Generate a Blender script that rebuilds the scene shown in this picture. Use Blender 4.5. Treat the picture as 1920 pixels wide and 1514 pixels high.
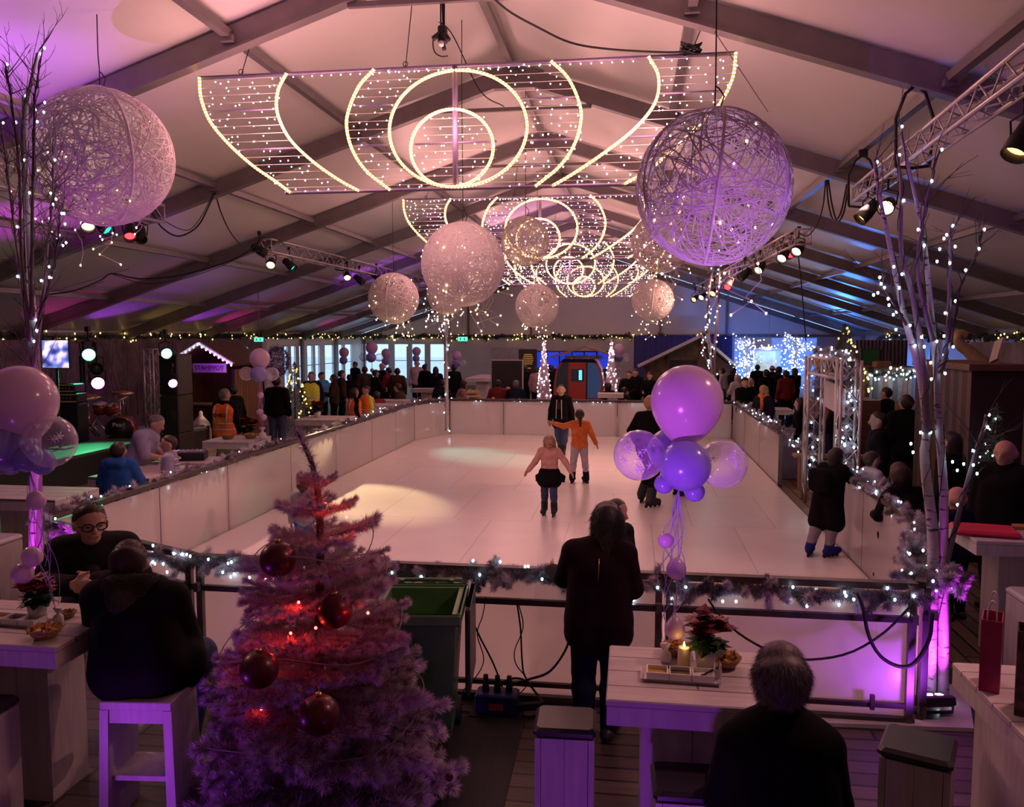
import bpy, math, random
import numpy as np
from mathutils import Vector, Matrix
C = bpy.context.scene.collection
S = bpy.context.scene
for o in list(bpy.data.objects): bpy.data.objects.remove(o)
R = math.radians
# ------------------------------------------------------------------ camera
CAMH, FPX = 2.85, 1560.0
cd = bpy.data.cameras.new('camera'); cam = bpy.data.objects.new('camera', cd); C.objects.link(cam)
cd.sensor_width = 36; cd.lens = 36 * FPX / 1920; cd.clip_start = .05; cd.clip_end = 300
YAW, PIT = R(8.1088), R(4.6542)
cam.location = (0, 0, CAMH); cam.rotation_euler = (math.pi / 2 - PIT, 0, YAW)
S.camera = cam
# ------------------------------------------------------------------ view and world
S.view_settings.view_transform = 'Standard'; S.view_settings.look = 'None'
S.view_settings.gamma = 1; S.view_settings.use_curve_mapping = False
S.view_settings.exposure = 0
S.cycles.sample_clamp_indirect = 3; S.cycles.sample_clamp_direct = 20
S.cycles.max_bounces = 6; S.cycles.diffuse_bounces = 3; S.cycles.glossy_bounces = 3
S.cycles.transparent_max_bounces = 12; S.cycles.caustics_reflective = False; S.cycles.caustics_refractive = False
S.cycles.use_denoising = True
w = bpy.data.worlds.new('world'); S.world = w; w.use_nodes = True
bg = w.node_tree.nodes['Background']; bg.inputs[0].default_value = (.50, .72, 1, 1); bg.inputs[1].default_value = 1.6
# ------------------------------------------------------------------ lamps of the hall
def light(kind, name, loc, col, power, aim=None, size=.1, cone=40, blend=.4):
    d = bpy.data.lights.new(name, kind); d.color = col; d.energy = power
    if kind == 'AREA': d.shape = 'RECTANGLE'; d.size, d.size_y = size
    else: d.shadow_soft_size = size
    if kind == 'SPOT': d.spot_size = R(cone); d.spot_blend = blend
    o = bpy.data.objects.new(name, d); C.objects.link(o); o.location = loc
    if aim is not None: o.rotation_euler = (Vector(aim) - Vector(loc)).to_track_quat('-Z', 'Y').to_euler()
    return o
WARM = (1, .43, .42); VIO = (.46, .06, 1); MAG = (.85, .05, 1); BLU = (.05, .25, 1)
CURT = [(9.9, 1.0), (19.2, 1.0), (28.6, 1.0), (38.0, 1.0)]
for Y, k in CURT:                        # what the light curtains give off
    for x in (-4.2, -2.1, 0.0):
        light('POINT', 'curtain_glow', (x, Y - .25, 5.3), WARM, 84 * k, size=.5)
# halogen cans on the trusses, aimed at the ice
light('SPOT', 'can_beam', (-8.3, 19.3, 4.75), (1, .70, .36), 4600, (-4.3, 13.6, 0), .08, 16, .6)
light('SPOT', 'can_beam', (-8.2, 24.4, 4.75), (.35, 1, .72), 1900, (-3.4, 19.0, 0), .08, 17, .9)
light('SPOT', 'can_beam', (-8.2, 11.2, 4.7), (1, .47, .40), 800, (-1.5, 10, 0), .1, 70, 1)
light('SPOT', 'can_beam', (3.1, 17.6, 4.6), (1, .46, .31), 1150, (-1.2, 18.5, 0), .1, 75, 1)
light('SPOT', 'can_beam', (3.1, 11.9, 4.6), (1, .45, .40), 900, (-1.0, 9, 0), .1, 80, 1)
light('SPOT', 'can_beam', (2.9, 23, 4.6), (1, .47, .32), 900, (-2.5, 26, 0), .1, 80, 1)
# violet washers on the floor near the camera, along the front tables
light('SPOT', 'violet_wash', (-3.5, 2.6, .2), VIO, 20, (-3.5, 4.4, .7), .08, 110, .8)
light('SPOT', 'violet_wash', (.1, 2.5, .2), VIO, 20, (.1, 4.2, .7), .08, 110, .8)
light('SPOT', 'balloon_wash', (-.9, 1.6, 1.2), (.62, .12, 1), 430, (.25, 4.45, 2.35), .04, 26, .5)
light('SPOT', 'tree_wash', (-3.1, 3.3, .35), VIO, 26, (-1.9, 4.6, .8), .05, 90, .8)
light('SPOT', 'globe_wash', (2.0, 5.7, .3), (.6, .25, 1), 330, (.62, 6.74, 4.0), .04, 26, .6)
light('SPOT', 'front_fill', (2.6, 4.7, 4.5), (1, .45, .40), 190, (-.6, 4.6, .8), .15, 110, .9)  # added warm fill over the front tables, no fixture built for it
light('SPOT', 'front_fill', (-8.0, 6.8, 4.6), (1, .45, .40), 260, (-2.6, 4.6, .8), .15, 70, .9)  # second added fill, from the left truss side
# birch washers at the two near corners of the rink
light('SPOT', 'birch_wash', (2.27, 6.42, .20), MAG, 160, (2.33, 6.8, 2.2), .05, 95, .8)
light('SPOT', 'birch_wash', (2.12, 5.9, .2), VIO, 26, (1.85, 6.3, .55), .05, 110, .9)
light('SPOT', 'birch_wash', (-5.05, 6.3, .2), MAG, 150, (-5.3, 6.72, 1.7), .05, 70, .6)
light('SPOT', 'roof_wash', (-8.4, 5.6, .3), VIO, 1500, (-7.3, 8.4, 5.7), .03, 24, .7)
light('SPOT', 'roof_wash', (-8.4, 5.8, .3), (.6, .2, 1), 1100, (-6.3, 8.2, 6.0), .03, 22, 1)
light('SPOT', 'roof_wash', (3.2, 6.2, .3), VIO, 520, (6.4, 7.6, 5.5), .05, 60, .8)
light('SPOT', 'roof_wash', (-9.5, 10.4, 1.2), MAG, 420, (-9.75, 13.0, 4.9), .05, 34, .8)
# eave washers on the left wall, blue ones in the far right corner
for y, c, p in ((18.4, (1, .03, .45), 60), (23.2, (1, .7, .1), 22), (27.8, (1, .03, .45), 80), (32.6, (1, .7, .1), 25), (37.2, (1, .03, .45), 80), (20.8, VIO, 120), (25.6, VIO, 120)):
    light('SPOT', 'eave_wash', (-15.0, y, 1.6), c, p, (-13.2, y + .1, 3.9), .05, 50, .8)
for x, y, z, p in ((5.2, 37.5, .4, 500), (7.4, 37.5, .4, 500)):
    light('SPOT', 'ice_blue_wash', (x, y, z), BLU, p, (x + .2, 39.5, 2.2), .1, 100, .8)
for x in (6, 9): light('SPOT', 'ice_blue_wash', (x, 41.5, 1.5), BLU, 900, (x + .5, 33, 5), .1, 80, .9)
light('SPOT', 'ice_blue_wash', (6.5, 42.5, 1.0), BLU, 260, (6.5, 46.9, 4), .1, 90, .9)
for y in (27, 33): light('SPOT', 'roof_wash', (-9.5, y, 1.5), VIO, 420, (-8.5, y + 2, 6), .05, 60, .8)
light('SPOT', 'roof_wash', (-3, 24.6, 2.2), VIO, 500, (-4, 30, 7), .05, 70, .8)
# ------------------------------------------------------------------ pixel to place
_cy, _sy, _cp, _sp = math.cos(YAW), math.sin(YAW), math.cos(PIT), math.sin(PIT)
_F = Vector((-_sy * _cp, _cy * _cp, -_sp)); _Rt = Vector((_cy, _sy, 0)); _U = _Rt.cross(_F)
def ray(x, y): return _F + _Rt * ((x - 960) / FPX) - _U * ((y - 757) / FPX)
def at(x, y, Y): v = ray(x, y); v *= Y / v.y; return Vector((v.x, v.y, v.z + CAMH))          # place on the plane Y
def gd(x, y, z=0.0): v = ray(x, y); v *= (z - CAMH) / v.z; return Vector((v.x, v.y, z))        # place at height z
# ------------------------------------------------------------------ materials
MATS = {}
def mat(name, col, rough=.55, metal=0.0, var=.12, scale=8.0, emit=0.0, ecol=None, alpha=1.0, bump=0.0, stretch=None, sheen=0, spec=None, trans=0.0, coat=0.0):
    if name in MATS: return MATS[name]
    m = bpy.data.materials.new(name); m.use_nodes = True; nt = m.node_tree; b = nt.nodes['Principled BSDF']
    L = nt.links.new; N = nt.nodes.new
    tc = N('ShaderNodeTexCoord'); mp = N('ShaderNodeMapping'); nz = N('ShaderNodeTexNoise'); rp = N('ShaderNodeValToRGB')
    L(tc.outputs['Object'], mp.inputs[0]); L(mp.outputs[0], nz.inputs['Vector']); L(nz.outputs[0], rp.inputs[0])
    if stretch: mp.inputs['Scale'].default_value = stretch
    nz.inputs['Scale'].default_value = scale; nz.inputs['Detail'].default_value = 3
    c = Vector(col); lo = [max(0, v * (1 - var)) for v in c]; hi = [min(1, v * (1 + var)) for v in c]
    rp.color_ramp.elements[0].position = .3; rp.color_ramp.elements[1].position = .7
    rp.color_ramp.elements[0].color = (*lo, 1); rp.color_ramp.elements[1].color = (*hi, 1)
    L(rp.outputs[0], b.inputs['Base Color'])
    b.inputs['Roughness'].default_value = rough; b.inputs['Metallic'].default_value = metal
    if emit:
        b.inputs['Emission Color'].default_value = (*(ecol or col), 1); b.inputs['Emission Strength'].default_value = emit
        m.cycles.emission_sampling = 'NONE'
    if alpha < 1: b.inputs['Alpha'].default_value = alpha
    if trans: b.inputs['Transmission Weight'].default_value = trans
    if coat: b.inputs['Coat Weight'].default_value = coat; b.inputs['Coat Roughness'].default_value = .08
    if sheen: b.inputs['Sheen Weight'].default_value = sheen
    if spec is not None: b.inputs['Specular IOR Level'].default_value = spec
    if bump:
        bp = N('ShaderNodeBump'); bp.inputs['Strength'].default_value = bump; L(nz.outputs[0], bp.inputs['Height']); L(bp.outputs[0], b.inputs['Normal'])
    MATS[name] = m; return m
def brickmat(name, cols, mortar, bw, rh, msize, rough, scale=1.0, rot=0.0, bias=0.0, stretch=(1.5, 30, 1), var=.35, bump=.15):
    m = bpy.data.materials.new(name); m.use_nodes = True; nt = m.node_tree; b = nt.nodes['Principled BSDF']
    L = nt.links.new; N = nt.nodes.new
    tc = N('ShaderNodeTexCoord'); mp = N('ShaderNodeMapping'); br = N('ShaderNodeTexBrick'); nz = N('ShaderNodeTexNoise'); mx = N('ShaderNodeMix'); mp2 = N('ShaderNodeMapping')
    mp.inputs['Rotation'].default_value = (0, 0, rot); mp2.inputs['Scale'].default_value = stretch
    L(tc.outputs['Object'], mp.inputs[0]); L(mp.outputs[0], br.inputs['Vector']); L(mp.outputs[0], mp2.inputs[0]); L(mp2.outputs[0], nz.inputs['Vector'])
    br.inputs['Color1'].default_value = (*cols[0], 1); br.inputs['Color2'].default_value = (*cols[1], 1); br.inputs['Mortar'].default_value = (*mortar, 1)
    br.inputs['Scale'].default_value = scale; br.inputs['Mortar Size'].default_value = msize; br.inputs['Brick Width'].default_value = bw; br.inputs['Row Height'].default_value = rh
    br.inputs['Bias'].default_value = bias
    nz.inputs['Scale'].default_value = 2; nz.inputs['Detail'].default_value = 4
    mx.data_type = 'RGBA'; mx.blend_type = 'MULTIPLY'; mx.inputs[0].default_value = var
    L(br.outputs['Color'], mx.inputs[6]); L(nz.outputs['Color'], mx.inputs[7]); 
    rp = N('ShaderNodeValToRGB'); L(nz.outputs[0], rp.inputs[0]); rp.color_ramp.elements[0].color = (.45, .45, .45, 1); rp.color_ramp.elements[1].color = (1, 1, 1, 1)
    rp.color_ramp.elements[0].position = .3; rp.color_ramp.elements[1].position = .65
    L(rp.outputs[0], mx.inputs[7]); L(mx.outputs[2], b.inputs['Base Color']); b.inputs['Roughness'].default_value = rough
    if bump:
        bp = N('ShaderNodeBump'); bp.inputs['Strength'].default_value = bump; bp.inputs['Distance'].default_value = .01
        L(br.outputs['Fac'], bp.inputs['Height']); bp.invert = True; L(bp.outputs[0], b.inputs['Normal'])
    MATS[name] = m; return m
# ------------------------------------------------------------------ mesh builder
def V3(p): return np.array(p, float)
class MB:
    def __init__(s): s.v = []; s.f = []; s.mi = []; s.sm = []; s.n = 0
    def add(s, vs, fs, mi=0, sm=False):
        s.v.append(np.asarray(vs, float).reshape(-1, 3)); n = s.n
        s.f += [[i + n for i in f] for f in fs]; s.mi += [mi] * len(fs); s.sm += [sm] * len(fs); s.n += len(s.v[-1]); return s
    def box(s, lo, hi, mi=0, bev=0.0):
        x0, y0, z0 = lo; x1, y1, z1 = hi
        if bev:
            b = min(bev, abs(x1 - x0) / 2.2, abs(y1 - y0) / 2.2, abs(z1 - z0) / 2.2); vs = []
            for z, i in ((z0, b), (z0 + b, 0), (z1 - b, 0), (z1, b)):
                X0, X1, Y0, Y1 = x0 + i, x1 - i, y0 + i, y1 - i
                vs += [(X0 + b, Y0, z), (X1 - b, Y0, z), (X1, Y0 + b, z), (X1, Y1 - b, z), (X1 - b, Y1, z), (X0 + b, Y1, z), (X0, Y1 - b, z), (X0, Y0 + b, z)]
            fs = [list(range(7, -1, -1)), list(range(24, 32))]
            for k in range(3):
                for j in range(8): a = k * 8 + j; c = k * 8 + (j + 1) % 8; fs.append([a, c, c + 8, a + 8])
            return s.add(vs, fs, mi)
        vs = [(x0, y0, z0), (x1, y0, z0), (x1, y1, z0), (x0, y1, z0), (x0, y0, z1), (x1, y0, z1), (x1, y1, z1), (x0, y1, z1)]
        return s.add(vs, [(3, 2, 1, 0), (4, 5, 6, 7), (0, 1, 5, 4), (1, 2, 6, 5), (2, 3, 7, 6), (3, 0, 4, 7)], mi)
    def beam(s, p, q, w, h, mi=0, up=(0, 0, 1)):
        p, q = Vector(p), Vector(q); d = (q - p); L = d.length; d.normalize(); u = Vector(up)
        x = d.cross(u)
        if x.length < 1e-4: x = d.cross(Vector((1, 0, 0)))
        x.normalize(); z = x.cross(d)
        vs = [e + x * (a * w / 2) + z * (b * h / 2) for e in (p, q) for a, b in ((-1, -1), (1, -1), (1, 1), (-1, 1))]
        return s.add([tuple(v) for v in vs], [(0, 1, 2, 3), (7, 6, 5, 4), (0, 4, 5, 1), (1, 5, 6, 2), (2, 6, 7, 3), (3, 7, 4, 0)], mi)
    def tube(s, pts, r, n=6, mi=0, closed=False, cap=True, alt=None):
        P = np.asarray(pts, float); m = len(P)
        rs = np.full(m, r, float) if np.isscalar(r) else np.asarray(r, float)
        T = np.roll(P, -1, 0) - np.roll(P, 1, 0)
        if not closed: T[0] = P[1] - P[0]; T[-1] = P[-1] - P[-2]
        T /= np.linalg.norm(T, axis=1)[:, None] + 1e-12
        u = np.cross(T[0], (0, 0, 1.0)) if abs(T[0][2]) < .9 else np.cross(T[0], (1.0, 0, 0)); vs = []
        for i in range(m):
            u = u - T[i] * (u @ T[i]); u /= np.linalg.norm(u) + 1e-12; w = np.cross(T[i], u)
            for k in range(n):
                a = 2 * math.pi * k / n; vs.append(P[i] + rs[i] * (math.cos(a) * u + math.sin(a) * w))
        fs = []; mm = m if closed else m - 1; mis = []
        for i in range(mm):
            j = (i + 1) % m
            for k in range(n): l = (k + 1) % n; fs.append((i * n + k, i * n + l, j * n + l, j * n + k)); mis.append(mi if alt is None or (i // 1) % 2 == 0 else alt)
        if not closed and cap: fs += [list(range(n))[::-1], [(m - 1) * n + k for k in range(n)]]; mis += [mi, mi]
        s.add(vs, fs, mi, True); s.mi[-len(mis):] = mis; return s
    def cyl(s, p, q, r, n=12, mi=0, r2=None): return s.tube([p, q], [r, r if r2 is None else r2], n, mi)
    def lathe(s, prof, n=20, c=(0, 0, 0), mi=0, cap=True, axis=None):
        vs = []; fs = []
        for r, z in prof:
            for k in range(n): a = 2 * math.pi * k / n; vs.append((r * math.cos(a), r * math.sin(a), z))
        for i in range(len(prof) - 1):
            for k in range(n): l = (k + 1) % n; fs.append((i * n + k, i * n + l, (i + 1) * n + l, (i + 1) * n + k))
        if cap: fs += [list(range(n))[::-1], [(len(prof) - 1) * n + k for k in range(n)]]
        vs = np.array(vs)
        if axis is not None:
            q = np.array(Vector((0, 0, 1)).rotation_difference(Vector(axis)).to_matrix()); vs = vs @ q.T
        return s.add(vs + V3(c), fs, mi, True)
    def ball(s, c, r, n=12, mi=0, sc=(1, 1, 1)):
        h = max(4, n // 2 + 1); prof = [(math.sin(math.pi * (i + .02) / (h + .04)), -math.cos(math.pi * (i + .02) / (h + .04))) for i in range(h + 1)]
        k = s.n; s.lathe(prof, n, (0, 0, 0), mi); s.v[-1] = s.v[-1] * (V3(sc) * r) + V3(c); return s
    def prism(s, poly, z0, z1, mi=0, M=None):
        n = len(poly); vs = [(x, y, z0) for x, y in poly] + [(x, y, z1) for x, y in poly]
        if M is not None: vs = [tuple(M @ Vector(v)) for v in vs]
        return s.add(vs, [list(range(n))[::-1], list(range(n, 2 * n))] + [(i, (i + 1) % n, (i + 1) % n + n, i + n) for i in range(n)], mi)
    def build(s, name, ms, parent=None, loc=None, rot=None, world=False):
        if not isinstance(ms, (list, tuple)): ms = [ms]
        me = bpy.data.meshes.new(name); v = np.concatenate(s.v) if s.v else np.zeros((0, 3))
        if world and parent is not None: v = v - V3(parent.location)
        me.from_pydata(v.tolist(), [], s.f)
        for m in ms: me.materials.append(m)
        me.polygons.foreach_set('material_index', s.mi); me.polygons.foreach_set('use_smooth', s.sm); me.update()
        return link(name, me, parent, loc, rot)
def link(name, me, parent=None, loc=None, rot=None):
    o = bpy.data.objects.new(name, me); C.objects.link(o)
    if parent is not None: o.parent = parent
    if loc is not None: o.location = loc
    if rot is not None: o.rotation_euler = rot
    return o
def empty(name, loc=(0, 0, 0), rz=0.0):
    o = bpy.data.objects.new(name, None); C.objects.link(o); o.location = loc; o.rotation_euler = (0, 0, rz); o.empty_display_size = .1; return o
def tag(o, label, cat, group=None, kind=None):
    o['label'] = label; o['category'] = cat
    if group: o['group'] = group
    if kind: o['kind'] = kind
    return o
def struct(o): o['kind'] = 'structure'; return o
def thing(name, label, cat, loc=(0, 0, 0), rz=0.0, group=None): return tag(empty(name, loc, rz), label, cat, group)
def copy_tree(o, parent=None):
    c = o.copy(); C.objects.link(c)
    if parent is not None: c.parent = parent
    for ch in list(o.children): copy_tree(ch, c)
    return c
def dup(o, loc, rz=None, label=None, group=None, scale=None):
    c = copy_tree(o); c.location = loc
    if rz is not None: c.rotation_euler.z = rz
    if label: c['label'] = label
    if group: c['group'] = group
    if scale: c.scale = (scale,) * 3
    return c
def spline(pts, n=24):
    P = np.asarray(pts, float); m = len(P); out = []
    Q = np.vstack([2 * P[0] - P[1], P, 2 * P[-1] - P[-2]])
    for i in range(m - 1):
        p0, p1, p2, p3 = Q[i:i + 4]; k = max(2, n // (m - 1))
        for t in np.linspace(0, 1, k, endpoint=False): out.append(.5 * ((2 * p1) + (p2 - p0) * t + (2 * p0 - 5 * p1 + 4 * p2 - p3) * t * t + (3 * p1 - p0 - 3 * p2 + p3) * t ** 3))
    out.append(P[-1]); return np.array(out)
_bulbme = {}
def bulb_mesh(r, m):
    k = (round(r, 4), m.name)
    if k not in _bulbme:
        b = MB(); b.lathe([(.15 * r, -1.5 * r), (.8 * r, -.9 * r), (r, 0), (.75 * r, .7 * r), (.1 * r, 1.05 * r)], 6)
        o = b.build('bulb', m); _bulbme[k] = o.data; bpy.data.objects.remove(o)
    return _bulbme[k]
def bulbs(parent, pts, r, m, name='bulb', most=100):
    """points are in the world; the nearest ones are parts of their own, the rest one part"""
    org = V3(parent.location); rz = parent.rotation_euler.z
    P = sorted([V3(p) for p in pts], key=lambda p: p @ p)
    me = bulb_mesh(r, m)
    for p in P[:most]: link(name, me, parent, tuple(p - org))
    if len(P) > most:
        b = MB()
        for p in P[most:]: b.ball(p, r * 1.05, 5)
        o = b.build(name, m, parent, world=True); o['kind'] = 'stuff'
# ------------------------------------------------------------------ organic shapes: blended rounded cones, meshed with surface nets
def cone(a, b, ra, rb=None, flat=None): return (V3(a), V3(b), ra, ra if rb is None else rb, flat)
def sdf_mesh(prims, vox=.02, k=.03, infl=0.0, cut=None):
    lo = np.min([np.minimum(p[0], p[1]) - max(p[2], p[3]) for p in prims], 0) - infl - k - 2 * vox
    hi = np.max([np.maximum(p[0], p[1]) + max(p[2], p[3]) for p in prims], 0) + infl + k + 2 * vox
    n = np.ceil((hi - lo) / vox).astype(int) + 1
    D = np.full(n, 1.0)
    ax = [lo[i] + vox * np.arange(n[i]) for i in range(3)]
    for a, b, ra, rb, fl in prims:
        r = max(ra, rb) + infl + k + 2 * vox
        i0 = np.maximum(0, np.floor((np.minimum(a, b) - r - lo) / vox).astype(int)); i1 = np.minimum(n, np.ceil((np.maximum(a, b) + r - lo) / vox).astype(int) + 1)
        sl = tuple(slice(i0[i], i1[i]) for i in range(3))
        g = np.stack(np.meshgrid(*[ax[i][sl[i]] for i in range(3)], indexing='ij'), -1) - a; ab = b - a
        if fl is not None:
            nn = V3(fl[0]); nn = nn / np.linalg.norm(nn); q = 1 / fl[1] - 1
            g = g + (g @ nn)[..., None] * nn * q; ab = ab + nn * (ab @ nn) * q
        t = np.clip((g @ ab) / (ab @ ab + 1e-9), 0, 1)
        d = np.linalg.norm(g - t[..., None] * ab, axis=-1) - (ra + (rb - ra) * t)
        if fl is not None: d = d * min(1, .5 + .5 * fl[1])
        d = d - infl; c = D[sl]; h = np.maximum(k - np.abs(c - d), 0) / k
        D[sl] = np.minimum(c, d) - h * h * k * .25
    if cut is not None:
        g = np.stack(np.meshgrid(*ax, indexing='ij'), -1); D = np.maximum(D, cut(g))
    s = D < 0
    cs = [s[i:n[0] - 1 + i, j:n[1] - 1 + j, l:n[2] - 1 + l] for i in (0, 1) for j in (0, 1) for l in (0, 1)]
    cnt = sum(c.astype(int) for c in cs); act = (cnt > 0) & (cnt < 8)
    idx = np.full(act.shape, -1); I = np.argwhere(act); idx[act] = np.arange(len(I))
    acc = np.zeros((len(I), 3)); num = np.zeros(len(I))
    cor = [(i, j, l) for i in (0, 1) for j in (0, 1) for l in (0, 1)]
    for a in cor:
        for d in range(3):
            if a[d]: continue
            b = list(a); b[d] = 1
            va = D[I[:, 0] + a[0], I[:, 1] + a[1], I[:, 2] + a[2]]; vb = D[I[:, 0] + b[0], I[:, 1] + b[1], I[:, 2] + b[2]]
            m = (va < 0) != (vb < 0); t = np.where(m, va / np.where(m, va - vb, 1), 0)
            p = np.array(a, float)[None] + t[:, None] * np.eye(3)[d]; acc += p * m[:, None]; num += m
    vs = lo + vox * (I + acc / num[:, None]); fs = []
    for d in range(3):
        e = [n[0], n[1], n[2]]; sa = s.take(range(0, e[d] - 1), d); sb = s.take(range(1, e[d]), d)
        E = np.argwhere(sa != sb); u, w = (d + 1) % 3, (d + 2) % 3
        E = E[(E[:, u] > 0) & (E[:, w] > 0) & (E[:, u] < n[u] - 1) & (E[:, w] < n[w] - 1)]
        ou = np.zeros(3, int); ou[u] = 1; ow = np.zeros(3, int); ow[w] = 1
        q = [idx[tuple((E - x).T)] for x in (ou + ow, ow, ou * 0, ou)]
        q = np.stack(q, 1); fl = s[tuple(E.T)]
        q[~fl] = q[~fl][:, ::-1]; fs.append(q)
    return vs, np.concatenate(fs)
def organic(name, prims, m, parent=None, vox=.02, k=.03, infl=0.0, cut=None, loc=None, rz=None):
    vs, fs = sdf_mesh(prims, vox, k, infl, cut)
    me = bpy.data.meshes.new(name); me.from_pydata(vs.tolist(), [], fs.tolist()); me.materials.append(m)
    me.polygons.foreach_set('use_smooth', [True] * len(fs)); me.update()
    return link(name, me, parent, loc, None if rz is None else (0, 0, rz))
random.seed(7); np.random.seed(7)
rnd = random.random
def U(a, b): return random.uniform(a, b)
# ------------------------------------------------------------------ the hall
XL, XR, XM, YB, YF, ZR, SL = -15.5, 11.2, -2.0, 47.0, -2.5, 7.43, .33
def zroof(x): return ZR - SL * abs(x - XM)
m_pvc = mat('tent_membrane', (.80, .76, .74), .38, var=.04, scale=.7, bump=.02)
m_alu = mat('tent_aluminium', (.23, .20, .21), .45, .35, var=.1, scale=3)
m_floor = brickmat('dark_deck_boards', ((.085, .062, .05), (.17, .125, .10)), (.008, .006, .006), 2.6, .16, .012, .42, var=.75, rot=0, bias=-.3)
m_pale = mat('pale_panel', (.62, .60, .60), .5, var=.05, scale=2)
m_dark = mat('black_paint', (.018, .016, .018), .5)
m_wfl = brickmat('hall_boards', ((.22, .15, .09), (.32, .22, .13)), (.03, .02, .012), 2.6, .16, .012, .45, var=.6, rot=math.pi / 2, bias=0)
b = MB(); b.box((XL, YF, -.1), (XR, 7.4, 0)); struct(b.build('floor', m_floor))
b = MB(); b.box((XL, 7.4, -.1), (XR, YB, 0)); struct(b.build('floor_hall', m_wfl))
YR = [9.65 + 4.67 * k for k in range(-2, 9)]
for nm, xe in (('ceiling_left', XL), ('ceiling_right', XR)):
    b = MB(); ys = [YF] + [y for y in YR if YF < y < YB] + [YB]
    for y0, y1 in zip(ys, ys[1:]):
        nx, ny = 10, 8; vs = []; fs = []
        for i in range(nx + 1):
            for j in range(ny + 1):
                x = XM + (xe - XM) * i / nx; t = j / ny
                vs.append((x, y0 + (y1 - y0) * t, zroof(x) + .02 - .05 * math.sin(math.pi * t) * math.sin(math.pi * i / nx)))
        for i in range(nx):
            for j in range(ny): a = i * (ny + 1) + j; fs.append((a, a + 1, a + ny + 2, a + ny + 1))
        b.add(vs, fs, 0, True); m = len(vs)
        b.add([(v[0], v[1], v[2] + .05) for v in vs], [f[::-1] for f in fs], 0, True)
    struct(b.build(nm, m_pvc))
tn = [0]
def trim(mb, m, world=None): tn[0] += 1; return struct(mb.build('trim_%d' % tn[0], m))
for y in YR:
    b = MB()
    for xe, sg in ((XL, -1), (XR, 1)):
        p, q = (XM, y, ZR - .16), (xe, y, zroof(xe) - .16)
        b.beam(p, q, .13, .27); b.beam((XM, y, ZR - .29), (xe, y, zroof(xe) - .29), .17, .03)
        b.beam((xe - sg * .1, y, 0), (xe - sg * .1, y, zroof(xe) - .1), .13, .2, up=(0, 1, 0))
    b.box((XM - .5, y - .075, ZR - .42), (XM + .5, y + .075, ZR - .1))
    b.box((XM - 1.3, y - .03, ZR - .78), (XM + 1.3, y + .03, ZR - .72))
    b.cyl((XM - 1.25, y, ZR - .72), (XM - 1.25, y, ZR - .55), .02, 6); b.cyl((XM + 1.25, y, ZR - .72), (XM + 1.25, y, ZR - .55), .02, 6)
    trim(b, m_alu)
for x in (XM, .62, 3.3, 5.95, 8.6, -4.75, -7.4, -10.05, -12.7):
    b = MB()
    for y0, y1 in zip(YR, YR[1:]):
        b.box((x - .05, y0 + .07, zroof(x) - .17), (x + .05, y1 - .07, zroof(x) - .07))
        for y in (y0 + .1, y1 - .1): b.box((x - .08, y - .05, zroof(x) - .22), (x + .08, y + .05, zroof(x) - .14))
    trim(b, m_alu)
for x in (XL + .08, XR - .08):
    b = MB(); b.box((x - .08, YF, zroof(x) - .24), (x + .08, YB, zroof(x) - .06)); trim(b, m_alu)
# walls; window openings are left in them
def wall_with_holes(name, axis, pos, lo, hi, ztop, holes, m, t=.08):
    """axis 'x': wall on the plane x = pos running along y; axis 'y': plane y = pos running along x"""
    b = MB(); cuts = sorted(holes); cur = lo
    def seg(a, c, z0, z1):
        if c - a < 1e-3 or z1 - z0 < 1e-3: return
        b.box((pos - t / 2, a, z0), (pos + t / 2, c, z1)) if axis == 'x' else b.box((a, pos - t / 2, z0), (c, pos + t / 2, z1))
    for a, c, z0, z1 in cuts:
        seg(cur, a, 0, ztop); seg(a, c, 0, z0); seg(a, c, z1, ztop); cur = c
    seg(cur, hi, 0, ztop); return struct(b.build(name, m))
wn = [0]
m_glass = mat('window_glass', (.9, .95, 1), .02, alpha=.06, var=0)
m_wframe = mat('window_frame', (.50, .52, .56), .4, .2, var=.05)
def window(axis, pos, a, c, z0, z1):
    wn[0] += 1; b = MB(); f = .055; d = .05
    def bx(p0, p1, q0, q1, dd=d): b.box((pos - dd, p0, q0), (pos + dd, p1, q1)) if axis == 'x' else b.box((p0, pos - dd, q0), (p1, pos + dd, q1))
    bx(a, a + f, z0, z1); bx(c - f, c, z0, z1); bx(a + f, c - f, z0, z0 + f); bx(a + f, c - f, z1 - f, z1); bx(a + f, c - f, z0 + 1.05, z0 + 1.09)
    o = struct(b.build('window_%d' % wn[0], m_wframe)); b = MB(); bx(a + f, c - f, z0 + f, z1 - f, .006); b.build('pane', m_glass, o)
def yl(px): v = ray(px, 660); return v.y * XL / v.x
def xb(px): return at(px, 660, YB).x
lw = [(yl(380 + p / 3.983), yl(380 + q / 3.983)) for p, q in ((603, 640), (655, 698), (716, 760), (776, 824), (836, 876), (908, 978), (990, 1048), (1060, 1116))]
bw = [(xb(p), xb(q)) for p, q in ((673, 730), (738, 764), (771, 798), (805, 834))]
wall_with_holes('wall_left', 'x', XL - .04, YF, YB, zroof(XL) + .03, [(a, c, .35, 2.42) for a, c in lw], m_pvc)
for a, c in lw: window('x', XL - .04, a, c, .35, 2.42)
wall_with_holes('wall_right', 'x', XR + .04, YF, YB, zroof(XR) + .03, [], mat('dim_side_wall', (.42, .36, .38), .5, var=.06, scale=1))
wall_with_holes('wall_back', 'y', YB + .04, XL, XR, 2.9, [(a, c, .35, 2.42) for a, c in bw], m_pale)
for a, c in bw: window('y', YB + .04, a, c, .35, 2.42)
b = MB(); pts = [(XL, 2.9), (XR, 2.9), (XR, zroof(XR)), (XM, ZR), (XL, zroof(XL))]
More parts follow.
